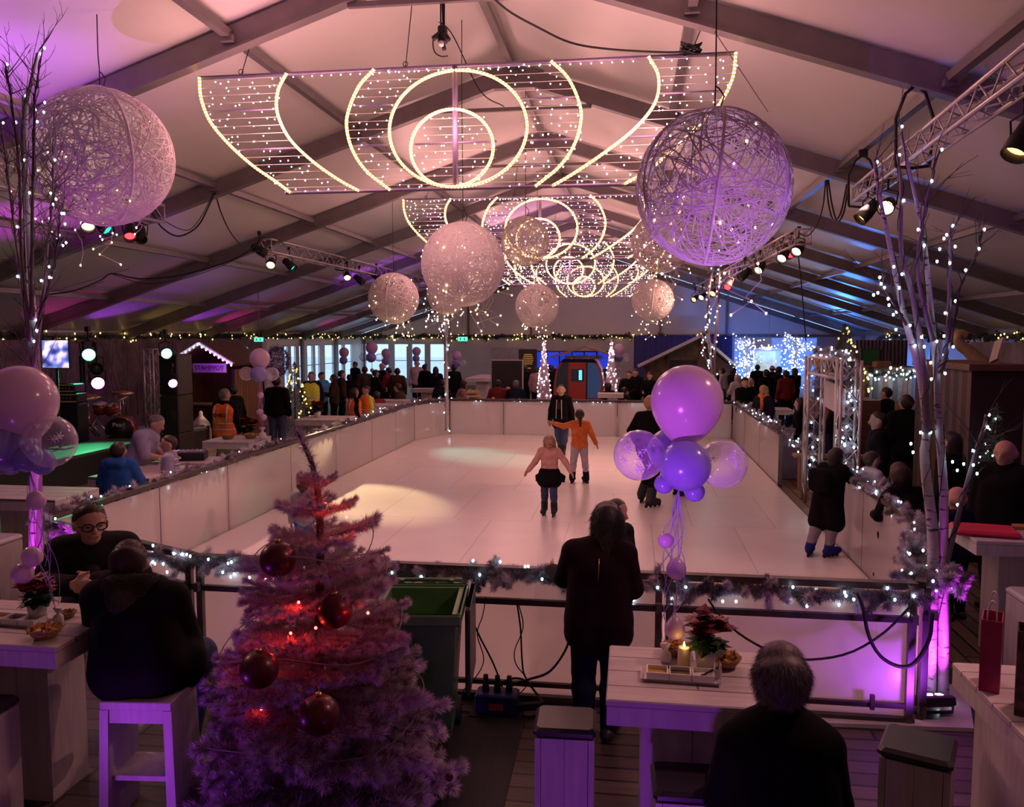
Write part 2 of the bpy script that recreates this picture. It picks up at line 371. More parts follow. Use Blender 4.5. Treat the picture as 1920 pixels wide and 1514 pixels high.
b.add([(x, YB, z) for x, z in pts] + [(x, YB + .08, z) for x, z in pts], [(4, 3, 2, 1, 0), (5, 6, 7, 8, 9)] + [(i, (i + 1) % 5, (i + 1) % 5 + 5, i + 5) for i in range(5)])
struct(b.build('wall_gable', m_pvc))
b = MB(); b.box((XL, YF - .08, 0), (XR, YF, 7.6)); struct(b.build('wall_front', m_pale))
b = MB()
for x in (-9.2, -5.6, 1.6, 5.2): b.box((x - .06, YB - .14, 2.9), (x + .06, YB - .01, zroof(x)))
b.box((XL, YB - .12, 2.8), (XR, YB - .02, 2.92)); trim(b, m_alu)
b = MB(); b.box((-60, YB + 1, -.4), (40, 120, -.3)); b.box((-90, -10, -.4), (XL - 1, YB + 1, -.3)); struct(b.build('ground', mat('snowy_quay', (.75, .8, .86), .8, var=.15, scale=.6)))
# the ice
m_ice = brickmat('synthetic_ice', ((.80, .76, .74), (.76, .72, .70)), (.54, .49, .47), 1.2, 2.4, .007, .30, var=.10, stretch=(1, 1, 1), bump=.03)
RL, RR, RN, RF = -5.7, 2.75, 6.3, 23.2
NLX, NLY, NRX, NRY = -3.5, 7.35, 2.08, 8.2        # where the two cut corners begin
b = MB(); b.prism([(NLX, RN), (NRX, RN), (RR, NRY), (RR, RF), (RL + .6, RF), (RL, 21.6), (RL, NLY)], 0.002, .05)
tag(b.build('ice_rink_surface', m_ice), 'pale panelled ice floor inside the white boards', 'ice rink')
# ------------------------------------------------------------------ light curtains
m_rope = mat('rope_light_lit', (1, .66, .22), .4, emit=4.2, ecol=(1, .62, .24), var=0)
m_ropeg = mat('rope_light_gap', (1, .7, .35), .4, emit=1.0, ecol=(1, .50, .16), var=0)
m_cold = mat('cold_bulb', (.9, .95, 1), .3, emit=8, ecol=(.84, .88, 1), var=0)
m_warmb = mat('warm_bulb', (1, .85, .6), .3, emit=7, ecol=(1, .70, .34), var=0)
m_bar = mat('violet_grey_bar', (.26, .20, .34), .4, .3, var=.05)
m_wire = mat('pale_wire', (.75, .66, .68), .5, var=.05)
m_blk = mat('black_rubber', (.012, .012, .014), .6, var=.1)
W2, ZT, ZB2, CX = 3.22, 6.02, 4.60, -2.09
def curtain(Y, label, step, rt):
    t = thing('light_curtain', label, 'light curtain', (CX, Y, ZB2), group='lit curtains of rings under the ridge')
    b = MB()
    b.cyl((CX - W2, Y, ZT), (CX + W2, Y, ZT), .022, 8); b.cyl((CX - W2 * .66, Y, ZB2), (CX + W2 * .77, Y, ZB2), .022, 8)
    b.cyl((CX, Y, ZB2), (CX, Y, ZT), .035, 8)
    b.build('frame', m_bar, t, world=True)
    b = MB()
    for x in (CX - W2 + .55, CX - .6, CX + W2 - .5):
        b.cyl((x, Y, ZT), (x + .12, Y, zroof(x + .12) - .2), .006, 5); b.tube([(x + .03 * math.cos(a), Y, ZT + .05 + .03 * math.sin(a)) for a in np.linspace(0, 6.28, 9)], .005, 4)
    b.build('hanging_wire', m_blk, t, world=True)
    rings = [(CX - .04, 5.07, .50, .45), (CX + .03, 5.29, .83, .675)]
    arcs = []
    for cx, cz, r, rz in rings: arcs.append([(cx + r * math.cos(a), cz + rz * math.sin(a)) for a in np.linspace(0, 2 * math.pi, int(44 * r / .45) * 2)])
    # crescents to both sides
    def curve(pts): return [(CX + x * W2, ZB2 + z * (ZT - ZB2)) for x, z in pts]
    L1 = curve([(-.995, 1), (-.99, .82), (-.955, .62), (-.88, .42), (-.79, .24), (-.70, .10), (-.64, 0)])
    L2 = curve([(-.645, 1), (-.68, .86), (-.685, .68), (-.64, .46), (-.55, .26), (-.45, .10), (-.37, 0)])
    R1 = curve([(.70, 1), (.735, .84), (.725, .64), (.655, .44), (.55, .26), (.44, .10), (.36, 0)])
    R2 = curve([(1.0, 1), (.99, .80), (.945, .60), (.865, .42), (.79, .26), (.70, .10), (.62, 0)])
    big = [[(CX + .08 + s * a, z) for a, z in ((1.06, ZT), (1.25, 5.83), (1.38, 5.56), (1.41, 5.35), (1.34, 5.08), (1.17, 4.83), (.88, ZB2))] for s in (-1, 1)]
    fr = {}
    for nm, c in (('l1', L1), ('l2', L2), ('r1', R1), ('r2', R2), ('b1', big[0]), ('b2', big[1])):
        P = spline([(x, 0, z) for x, z in c], 60)[:, [0, 2]]; fr[nm] = P; arcs.append([tuple(p) for p in P])
    for a in arcs:
        P = np.array([(x, Y - .02, z) for x, z in a]); L = np.r_[0, np.cumsum(np.linalg.norm(np.diff(P, axis=0), axis=1))]
        n = max(8, int(L[-1] / step)); s = np.linspace(0, L[-1], n); Q = np.stack([np.interp(s, L, P[:, i]) for i in range(3)], 1)
        b = MB()
        b.tube(Q, rt, 6, 0, alt=1); b.build('rope_light', [m_rope, m_ropeg], t, world=True)
    # strings of cold bulbs across the bands
    def xat(P, z): i = np.argsort(P[:, 1]); return float(np.interp(z, P[i, 1], P[i, 0]))
    b = MB(); pts = []; k = 0
    for z in np.arange(ZB2 + .06, ZT - .02, .095):
        spans = [(xat(fr['l1'], z), xat(fr['l2'], z)), (xat(fr['r1'], z), xat(fr['r2'], z))]
        hr = .83 * max(0, 1 - ((z - 5.29) / .675) ** 2) ** .5; h0 = .50 * max(0, 1 - ((z - 5.07) / .45) ** 2) ** .5
        spans += [(xat(fr['b1'], z), CX - hr if hr > .1 else xat(fr['b2'], z))]
        if hr > .1: spans.append((CX + hr, xat(fr['b2'], z)))
        if h0 > .1: spans.append((CX - h0, CX + h0))
        for x0, x1 in spans:
            if x1 - x0 < .1: continue
            b.cyl((x0, Y, z), (x1, Y, z), .004, 4)
            if abs(z - 5.1) < .047 or abs(z - 5.6) < .047: fb = MB(); fb.cyl((x0, Y, z), (x1, Y, z), .013, 6); fb.build('cross_bar', m_bar, t, world=True)
            for x in np.arange(x0 + .05, x1, .115):
                if rnd() < .8: pts.append((x + U(-.055, .055), Y + U(-.02, .02), z - .02 + U(-.035, .03)))
    for z in (ZT,): pts += [(x, Y, z - .04) for x in np.arange(CX - 2, CX + 2.2, .12)]
    b.build('light_string', m_wire, t, world=True)
    bulbs(t, pts, .0085 if Y < 12 else .0115, m_cold)
    return t
curtain(9.9, 'nearest and largest curtain of lit rings and white bulbs', .021, .019)
curtain(19.2, 'second curtain of lit rings, behind the pink woven globe', .035, .024)
curtain(28.6, 'third curtain of lit rings, above the middle hanging globe', .05, .028)
curtain(38.0, 'farthest and smallest curtain of lit rings near the gable', .06, .032)
# ------------------------------------------------------------------ woven globes
def globe_mesh(n, seed, R0=.575, rs=.0042, segs=14):
    rng = random.Random(seed); b = MB()
    for _ in range(n):
        a = Vector((rng.gauss(0, 1), rng.gauss(0, 1), rng.gauss(0, 1))).normalized(); c = Vector((rng.gauss(0, 1), rng.gauss(0, 1), rng.gauss(0, 1)))
        c = (c - a * c.dot(a)).normalized(); arc = rng.uniform(.6, 2.2); bend = rng.uniform(-.25, .25); nrm = a.cross(c); P = []
        for i in range(segs + 1):
            t = arc * i / segs; p = a * math.cos(t) + c * math.sin(t) + nrm * bend * math.sin(3.14 * i / segs); P.append(p.normalized() * (R0 + rng.uniform(-.004, .004)))
        b.tube(P, rs * rng.uniform(.7, 1.5), 4, cap=False)
    return b
m_yarn = mat('white_woven_cord', (.80, .72, .76), .65, var=.06)
gm = {}
def globe(Y, px, py, rpx, label, tails, dens=1, nb=26):
    d = Y; c = at(px, py, Y); R0 = rpx / FPX * (c - Vector((0, 0, CAMH))).length
    key = dens
    t = thing('woven_globe', label, 'hanging globe', tuple(c), group='woven string globes under the roof')
    s = R0 / .575
    if key not in gm:
        o = globe_mesh({0: 430, 1: 620, 2: 1000}[dens], 5 + dens, rs={0: .0042, 1: .0052, 2: .0058}[dens]).build('cord_shell', m_yarn); gm[key] = o.data; bpy.data.objects.remove(o)
    o = link('cord_shell', gm[key], t, None, (U(0, 3), U(0, 3), U(0, 6))); o.scale = (s,) * 3
    b = MB()
    for k, (ax, tilt) in enumerate(((0, .0), (1.1, .1), (2.1, -.1))):
        M = Matrix.Rotation(.45 + ax, 3, 'Z') @ Matrix.Rotation(tilt, 3, 'X')
        b.tube([tuple(M @ Vector((R0 * 1.005 * math.cos(a), 0, R0 * 1.005 * math.sin(a)))) for a in np.linspace(0, 2 * math.pi, 49)[:-1]], .012 * s, 5, closed=True)
    b.build('hoop', m_yarn, t)
    zt = zroof(c.x) - c.z
    b = MB(); b.tube([(0, 0, R0), (.005, 0, R0 + .2), (-.005, 0, zt * .7), (0, 0, zt - .05)], .006, 5); b.tube([(.03, 0, R0 - .02), (.07, 0, R0 + .1), (.03, 0, R0 + .16), (0, 0, R0 + .18)], .006, 4)
    b.build('hanging_wire', m_blk, t)
    pts = []; b = MB()
    for _ in range(nb):
        v = Vector((random.gauss(0, 1), random.gauss(0, 1) - .4, random.gauss(0, 1))).normalized(); pts.append(c + v * R0 * U(.75, 1.04))
    for _ in range(tails):
        a = U(0, 6.28); rr = R0 * U(.25, .95); x, y = rr * math.cos(a), rr * math.sin(a); z = -math.sqrt(max(0, R0 * R0 - rr * rr)); l = U(.12, .55); q = [(x + U(-.05, .05) * k, y, z - l * k / 4) for k in range(5)]
        b.tube(q, .004, 4)
        for e in q[1:]:
            if rnd() < .3: pts.append(c + Vector(e))
        pts.append(c + Vector(q[-1]))
    if tails: b.build('light_tail', m_wire, t)
    if Y < 13: light('POINT', 'globe_glow', tuple(c), (1, .72, .55), 1.6 if Y < 7 else (4.5 if Y < 9 else 5), size=.06)
    bulbs(t, pts, .009 if Y < 10 else (.011 if Y < 15 else .015), m_warmb)
    return t
globe(8.3, 192, 295, 108, 'large woven globe hanging left beside the bare birch', 7, 1, 18)
globe(6.7, 1337, 352, 134, 'largest purple-lit woven globe hanging at right in front of the curtain', 7, 0, 16)
globe(11.8, 868, 496, 76, 'pink woven globe hanging before the second ring curtain', 12, 2, 40)
globe(19.5, 738, 560, 46, 'tan woven globe hanging beside the left lighting truss', 12, 1, 28)
globe(21.4, 838, 552, 37, 'tan woven globe mostly hidden behind the pink globe', 12, 1, 16)
globe(22.4, 1007, 574, 40, 'tan woven globe hanging above the lit cone tree', 12, 1, 18)
globe(24.2, 1224, 563, 38, 'tan woven globe hanging in front of the gable at right', 12, 1, 18)
globe(15.4, 985, 452, 44, 'see-through woven globe overlapping the second curtain rings', 12, 0, 26)
globe(14.6, 1240, 455, 54, 'dim woven globe half hidden behind the purple-lit globe', 16, 0, 30)
# ------------------------------------------------------------------ rink boards
m_board = mat('white_rink_board', (.80, .76, .75), .22, var=.03, scale=2, coat=.3)
def translucent(m, col, f):
    nt = m.node_tree; b = nt.nodes['Principled BSDF']; tl = nt.nodes.new('ShaderNodeBsdfTranslucent'); tl.inputs[0].default_value = (*col, 1); mx = nt.nodes.new('ShaderNodeMixShader'); mx.inputs[0].default_value = f
    nt.links.new(b.outputs[0], mx.inputs[1]); nt.links.new(tl.outputs[0], mx.inputs[2]); nt.links.new(mx.outputs[0], nt.nodes['Material Output'].inputs[0])
translucent(m_board, (.85, .78, .76), .40)
m_rail = mat('brown_steel_rail', (.075, .055, .055), .45, .3)
m_post = mat('grey_steel_post', (.16, .13, .14), .45, .4)
BT = 1.04
nb_ = {}
def board(p, q, label, out=1, steel=False):
    """white board from p to q; out = side of the frame"""
    p, q = Vector((*p, 0)), Vector((*q, 0)); d = (q - p); L = d.length; d.normalize(); n = Vector((d.y, -d.x, 0)) * out
    mid = (p + q) / 2; t = thing('rink_board', label, 'rink board', (mid.x, mid.y, 0), group='boards around the ice')
    def pt(s, o, z): return tuple(p + d * s + n * o + Vector((0, 0, z)))
    g = .008
    b = MB(); e = [pt(s_, .02, z_) for s_, z_ in ((g, .03), (L - g, .03), (L - g, .99), (g, .99))]; b.add(e, [(0, 1, 2, 3)]); b.build('panel', m_board, t, world=True)
    b = MB(); b.beam(pt(0, .03, BT), pt(L, .03, BT), .075, .05); b.build('top_rail', m_rail, t, world=True)
    b = MB(); b.beam(pt(0, .06, .035), pt(L, .06, .035), .05, .05); b.build('base_rail', m_rail, t, world=True)
    if steel:
        b = MB(); b.beam(pt(0, .07, .80), pt(L, .07, .80), .04, .045); b.build('mid_rail', m_rail, t, world=True)
        b = MB(); b.beam(pt(0, .07, .15), pt(L, .07, .15), .035, .035); b.build('lower_rail', m_rail, t, world=True)
        b = MB(); b.box((-.02, -.02, -.05), (.02, .02, .05)); 
        for s in (.35, L - .3): b2 = MB(); b2.beam(pt(s, .09, .12), pt(s, .09, .23), .03, .03, up=(0, 1, 0)); b2.build('rail_clip', m_rail, t, world=True)
    for s in (.04, L - .04):
        b = MB(); b.beam(pt(s, .07, 0), pt(s, .07, BT - .02), .05, .045, up=(0, 1, 0)); b.build('post', m_post, t, world=True)
        b = MB(); b.beam(pt(s, .10, .82), pt(s, .15, .82), .04, .07); b.build('clamp', m_post, t, world=True)
ys = [NLY, 9.4, 11.15, 13.4, 15.6, 17.9, 19.8, 21.6]
for i, (a, c) in enumerate(zip(ys, ys[1:])):
    board((RL, a), (RL, c), 'white rink board of the left side, %s from the near left corner' % ['first', 'second', 'third', 'fourth', 'fifth', 'sixth', 'seventh'][i], -1)
board((RL, 21.6), (RL + .6, RF), 'white rink board angled across the far left corner', -1)
xs = [RL + .6, -3.55, -1.95, -.35, 1.2, RR]
for i, (a, c) in enumerate(zip(xs, xs[1:])): board((a, RF), (c, RF), 'white rink board of the far end, %s from the left' % ['first', 'second', 'third', 'fourth', 'fifth'][i], -1)
ys = [NRY, 10.3, 12.35]
for i, (a, c) in enumerate(zip(ys, ys[1:])): board((RR, a), (RR, c), ['white rink board beside the birch at right', 'white rink board held by the girl in dark clothes'][i], 1)
ys = [16.05, 18.4, 20.8, RF]
for i, (a, c) in enumerate(zip(ys, ys[1:])): board((RR, a), (RR, c), ['white rink board of the right side just beyond the gate opening', 'white rink board in the middle of the far right side', 'white rink board of the right side touching the far end'][i], 1)
board((NLX, RN), (-1.75, RN), 'white front rink board behind the frosted tree', 1, True)
board((-1.75, RN), (.27, RN), 'white front rink board with hanging cables behind the power box', 1, True)
board((.27, RN), (NRX, RN), 'white front rink board lit violet at its right end', 1, True)
board((RL, NLY), (NLX, RN), 'white rink board angled across the near left corner', 1, True)
board((NRX, RN), (RR, NRY), 'white rink board angled across the near right corner behind the birch', 1, True)
# ------------------------------------------------------------------ needles and garlands
def needles(mb, P, D, Ln, w=.003, mi=0):
    P, D = np.asarray(P, float), np.asarray(D, float); D = D / np.linalg.norm(D, axis=1)[:, None]; n = len(P); Ln = np.broadcast_to(Ln, n)
    a = np.cross(D, np.array([.3, .5, .81])); a /= np.linalg.norm(a, axis=1)[:, None] + 1e-9; c = np.cross(D, a)
    vs = np.empty((n, 4, 3))
    for k in range(3): an = k * 2.0944; vs[:, k] = P + w * (math.cos(an) * a + math.sin(an) * c)
    vs[:, 3] = P + D * Ln[:, None]
    i = np.arange(n) * 4; fs = np.concatenate([np.stack([i + k, i + (k + 1) % 3, i + 3], 1) for k in range(3)])
    mb.v.append(vs.reshape(-1, 3)); fs = fs + mb.n; mb.f += fs.tolist(); mb.mi += [mi] * len(fs); mb.sm += [False] * len(fs); mb.n += 4 * n
def rv(n): v = np.random.normal(size=(n, 3)); return v / np.linalg.norm(v, axis=1)[:, None]
m_frost = mat('frosted_needles', (.62, .56, .64), .6, var=.25, scale=30)
m_fdark = mat('dusky_mauve_needles', (.24, .20, .25), .6, var=.3, scale=20)
m_green = mat('dark_green_needles', (.06, .085, .06), .6, var=.3, scale=20)
m_cool = mat('cool_garland_bulb', (.85, 1, 1), .3, emit=14, ecol=(.66, .88, 1), var=0)
m_cool.cycles.emission_sampling = 'AUTO'
m_gold = mat('gold_garland_bulb', (1, .85, .4), .3, emit=4.5, ecol=(1, .66, .18), var=0)
def garland(name, label, path, rad, dens, nl, br, bm, nbulb, mats=(m_frost, m_fdark), nw=.0034, cat='garland', group=None, tufts=22, mixg=.25, wire=True):
    P = np.asarray(path, float); L = np.r_[0, np.cumsum(np.linalg.norm(np.diff(P, axis=0), axis=1))]; T = L[-1]
    def along(s): return np.stack([np.interp(s, L, P[:, i]) for i in range(3)], -1)
    t = thing(name, label, cat, tuple(P[len(P) // 2]), group=group)
    b = MB(); s = np.linspace(0, T, max(6, int(T * 4))); core = along(s); b.tube(core, .012, 5); b.build('stem', m_green if False else mats[-1], t, world=True)
    b = MB(); nt = int(T * tufts)
    cen = along(np.random.uniform(0, T, nt)) ; dr = rv(nt); ln = np.random.uniform(.4, 1, nt) * rad * 1.5
    n = int(dens * T); k = np.random.randint(0, nt, n); u = np.random.uniform(0, 1, n)
    base = cen[k] + dr[k] * (ln[k] * u)[:, None]; D = rv(n) * .9 + dr[k] * .8; g = np.random.uniform(size=nt)[k] < mixg
    needles(b, base[~g], D[~g], np.random.uniform(.6, 1, (~g).sum()) * nl, nw, 0); needles(b, base[g], D[g], np.random.uniform(.6, 1, g.sum()) * nl, nw, 1)
    m = int(n * .35); q = along(np.random.uniform(0, T, m)); needles(b, q, rv(m), nl * 1.1, nw, 1)
    o = b.build('foliage', list(mats), t, world=True); o['kind'] = 'stuff'
    pts = []
    for _ in range(nbulb): c = along(np.random.uniform(0, T)); v = rv(1)[0]; pts.append(c + v * rad * U(.7, 1.25))
    bulbs(t, pts, br, bm)
    return t
def seg(*p, n=10):
    out = []
    for a, c in zip(p, p[1:]): out += [tuple(Vector(a).lerp(Vector(c), i / n)) for i in range(n)]
    return out + [p[-1]]
def wav(path, a=.04): return [(x, y, z + U(-a, a)) for x, y, z in path]
G = 'frosted garlands along the rink boards'
garland('rink_garland', 'frosted garland with white bulbs along the front rail', wav(seg((NLX - .1, RN - .06, .99), (NRX + .1, RN - .06, .97), n=26), .03), .105, 9500, .06, .0095, m_cool, 80, group=G)
garland('rink_garland', 'frosted garland on the angled near left board by the man in glasses', wav(seg((RL, NLY - .07, 1.03), (NLX - .1, RN - .07, .98), n=14)), .095, 6000, .055, .010, m_cool, 30, group=G)
garland('rink_garland', 'frosted garland along the top of the left boards', wav(seg((RL - .1, NLY, 1.05), (RL - .1, 21.6, 1.06), (RL + .5, RF + .08, 1.05), n=24)), .085, 2600, .06, .0095, m_cool, 60, group=G)
garland('rink_garland', 'thin frosted garland behind the far end boards', wav(seg((RL + .6, RF + .1, 1.02), (RR, RF + .1, 1.02), n=20), .02), .05, 900, .06, .012, m_cool, 36, group=G)
garland('rink_garland', 'frosted garland on the far right boards beyond the gate', wav(seg((RR + .1, 16.05, 1.05), (RR + .1, RF, 1.05), n=16)), .10, 2200, .07, .012, m_cool, 44, group=G)
garland('rink_garland', 'thick frosted garland on the right boards from the girl to the birch', wav(seg((RR + .12, 12.2, 1.06), (RR + .1, 10.3, 1.05), (RR + .03, NRY, 1.04), n=10)), .12, 7500, .065, .010, m_cool, 26, group=G)
garland('corner_garland', 'bushy frosted garland wound round the right birch, lit magenta below', wav(seg((RR, NRY, 1.0), (2.35, 7.2, 1.02), (2.17, 6.5, 1.0), (2.27, 6.42, 1.02), (2.42, 6.5, 1.05), (2.36, 6.7, 1.08), n=8), .05), .14, 13000, .07, .010, m_cool, 24, group=G)
garland('gate_garland', 'garland strand hanging between the gate tower and the blue crates', wav(seg((RR + .15, 16.0, .98), (RR + .3, 15.5, .86), n=6), .02), .09, 900, .07, .013, m_cool, 8, group=G)
GE = 'dark green garlands with gold lights at eaves height'
yn = 16.5
def sw(p, q, n, sag=.08):
    out = []
    for i in range(n + 1): v = Vector(p).lerp(Vector(q), i / n); out.append((v.x, v.y, v.z - sag * abs(math.sin(i * 1.1)) + U(-.03, .03)))
    return out
garland('eave_garland', 'dark green garland with gold lights along the left eaves', sw((XL + .25, yn, 2.88), (XL + .25, YB - .3, 2.88), 30), .13, 420, .12, .022, m_gold, 120, mats=(m_green, m_green), nw=.008, group=GE, tufts=6)
garland('eave_garland', 'dark green garland with gold lights across the back wall', sw((XL + .2, YB - .25, 2.82), (5.2, YB - .25, 2.86), 28), .15, 420, .16, .026, m_gold, 95, mats=(m_green, m_green), nw=.011, group=GE, tufts=6)
garland('eave_garland', 'dark green garland with gold lights along the right eaves', sw((XR - .25, 13, 2.9), (XR - .25, YB - 8, 2.85), 24), .17, 420, .14, .022, m_gold, 95, mats=(m_green, m_green), nw=.009, group=GE, tufts=6)
# ------------------------------------------------------------------ bare birches with fairy lights
def birchmat():
    m = mat('birch_bark', (.56, .52, .54), .6, var=.08, scale=3); nt = m.node_tree; b = nt.nodes['Principled BSDF']
    N = nt.nodes.new; L = nt.links.new
    nz = N('ShaderNodeTexNoise'); nz.inputs['Scale'].default_value = 9; mp = N('ShaderNodeMapping'); mp.inputs['Scale'].default_value = (1.2, 1.2, 5)
    tc = N('ShaderNodeTexCoord'); L(tc.outputs['Object'], mp.inputs[0]); L(mp.outputs[0], nz.inputs['Vector'])
    rp = N('ShaderNodeValToRGB'); rp.color_ramp.elements[0].position = .60; rp.color_ramp.elements[1].position = .68; rp.color_ramp.elements[0].color = (.46, .41, .43, 1); rp.color_ramp.elements[1].color = (.05, .04, .045, 1)
    L(nz.outputs[0], rp.inputs[0]); L(rp.outputs[0], b.inputs['Base Color']); return m
m_birch = birchmat(); m_twig = mat('dark_twig', (.09, .055, .06), .6); m_branch = mat('purple_brown_branch', (.20, .14, .17), .5)
def limb(pts, Y, r0, r1, dy=0.0, n=28):
    P = [];
    for i, (x, y) in enumerate(pts): P.append(at(x, y, Y + dy * i / max(1, len(pts) - 1)))
    Q = spline(P, n); return Q, np.linspace(r0, r1, len(Q))
def twigs(b, Q, n, ln, r, spread=.6, up=.8, sub=2, lo=.0):
    for _ in range(n):
        i = random.randint(int(lo * (len(Q) - 1)), len(Q) - 1); p = Q[i].copy(); d = rv(1)[0]; d[2] = abs(d[2]) * up + .35; d[:2] *= spread; d /= np.linalg.norm(d)
        l = ln * U(.4, 1); pts = [p]; 
        for k in range(5): d = d + rv(1)[0] * .16; d[2] += .03; d /= np.linalg.norm(d); pts.append(pts[-1] + d * l / 5)
        b.tube(pts, np.linspace(r, r * .35, 6), 4)
        for _ in range(sub):
            j = random.randint(1, 4); d2 = d + rv(1)[0] * .6; d2 /= np.linalg.norm(d2); q = pts[j]; b.tube([q, q + d2 * l * .18, q + d2 * l * .36 + rv(1)[0] * .03], [r * .6, r * .4, r * .25], 3)
def wound(Q, rs, turns, n, off=.02):
    """bulbs wound round a limb"""
    s = np.linspace(0, 1, n); L = np.linspace(0, 1, len(Q)); out = []
    for k in s: a = k * turns * 6.28 + U(-.5, .5); p = np.array([np.interp(k, L, Q[:, i]) for i in range(3)]); r = np.interp(k, L, rs) + off; out.append(p + np.array([r * math.cos(a), r * math.sin(a), 0]))
    return out
def birch(label, base, limbs, Y, tw, nt, lights, br, extra=()):
    t = thing('bare_birch', label, 'tree', base, group='bare birches at the rink corners')
    pts = []
    for k, (P, r0, r1, dy, m) in enumerate(limbs):
        Q, rs = limb(P, Y, r0, r1, dy); b = MB(); b.tube(Q, rs, 8); b.build('trunk' if k < 2 else 'branch', m, t, world=True)
        b = MB(); twigs(b, Q, nt, tw, .0045 if Y < 10 else .008, lo=.35); b.build('twig', m_twig, t, world=True)
        b = MB(); w = wound(Q, rs, 5, 40, .006); b.tube(w, .0035, 4); b.build('light_wire', m_blk, t, world=True)
        pts += wound(Q, rs, 5, lights, .012 if Y < 10 else .03)
    pts += [at(x, y, Y + U(-.1, .1)) for x, y in extra]
    bulbs(t, pts, br, m_cool)
    return t
birch('bare birch at the right corner, its foot lit magenta', tuple(gd(1757, 1312)), [
    ([(1742, 1318), (1745, 1180), (1750, 1060), (1748, 985), (1737, 900), (1733, 845), (1737, 811), (1727, 711), (1700, 610), (1684, 540), (1664, 440), (1650, 372), (1639, 304)], .052, .010, .1, m_birch),
    ([(1768, 1315), (1770, 1180), (1768, 1060), (1770, 924), (1761, 811), (1757, 711), (1749, 623), (1738, 500), (1728, 423), (1703, 313), (1686, 237)], .044, .009, .12, m_birch),
    ([(1774, 1060), (1802, 948), (1831, 845), (1846, 800), (1849, 778)], .022, .013, .1, m_branch),
    ([(1763, 700), (1776, 648), (1781, 520), (1781, 423)], .022, .009, .1, m_branch),
    ([(1737, 811), (1733, 700), (1712, 560), (1690, 470), (1690, 350), (1682, 290)], .03, .008, .15, m_branch),
    ([(1749, 640), (1722, 520), (1728, 430), (1745, 340), (1762, 280)], .018, .005, -.1, m_branch),
    ([(1700, 610), (1670, 560), (1645, 520)], .012, .005, -.1, m_twig),
    ([(1783, 650), (1800, 540), (1830, 480), (1842, 430)], .008, .004, 0, m_twig)], 6.6, .42, 6, 5, .0095,
    [(1712, 848), (1708, 832), (1733, 650), (1716, 648), (1728, 632), (1807, 870), (1795, 882), (1786, 866), (1832, 888), (1825, 872), (1775, 440), (1770, 447), (1762, 467), (1757, 490), (1791, 462), (1652, 532), (1638, 553), (1646, 549), (1667, 572), (1675, 590), (1680, 618), (1676, 500), (1670, 690), (1745, 680), (1770, 630)])
birch('bare birch at the left corner behind the balloons, its trunk lit magenta', tuple(gd(72, 1180)), [
    ([(66, 1200), (65, 1100), (64, 1000), (66, 860), (62, 740), (64, 640), (58, 540), (52, 420), (48, 300), (50, 200), (70, 100)], .055, .012, .1, m_birch),
    ([(78, 1200), (74, 1050), (72, 960), (70, 800), (70, 700), (64, 600), (50, 440), (45, 330), (44, 180)], .045, .012, .15, m_branch),
    ([(60, 700), (44, 560), (28, 440), (14, 320), (2, 230)], .02, .006, .2, m_branch),
    ([(62, 700), (80, 560), (88, 470), (98, 380), (100, 300)], .02, .006, .1, m_branch),
    ([(58, 640), (40, 480), (36, 320), (22, 190), (10, 120)], .018, .005, -.2, m_twig),
    ([(66, 620), (96, 520), (110, 440), (112, 400)], .012, .005, -.15, m_twig),
    ([(60, 600), (60, 420), (64, 260), (66, 180), (80, 90)], .018, .005, -.1, m_twig)], 6.75, .5, 22, 4, .0095,
    [(96, 520), (92, 500), (100, 506), (108, 446), (124, 455), (118, 460), (122, 420), (66, 410), (95, 362), (105, 373), (100, 383), (84, 192), (82, 210), (70, 228), (46, 300), (120, 400)])
birch('bare birch at the far left corner of the rink', (RL + .2, RF - .6 + .5, 0), [
    ([(838, 808), (837, 700), (836, 620), (826, 540), (815, 470)], .06, .02, 0, m_birch), ([(837, 690), (845, 600), (850, 530), (846, 470)], .035, .015, 0, m_branch),
    ([(835, 650), (812, 580), (800, 520), (790, 470)], .03, .012, 0, m_branch), ([(836, 640), (822, 600), (806, 600), (795, 560)], .02, .01, 0, m_twig)], 22.6, .9, 7, 14, .017)
birch('bare birch wound with white lights at the far right corner of the rink', (RR + .3, RF + .3, 0), [
    ([(1338, 800), (1336, 700), (1328, 620), (1330, 540), (1345, 470)], .06, .02, 0, m_branch), ([(1345, 800), (1340, 680), (1344, 600), (1348, 540), (1350, 490)], .05, .02, 0, m_branch),
    ([(1338, 700), (1318, 660), (1325, 620), (1330, 580)], .03, .015, 0, m_twig)], RF + .3, .5, 3, 26, .017)
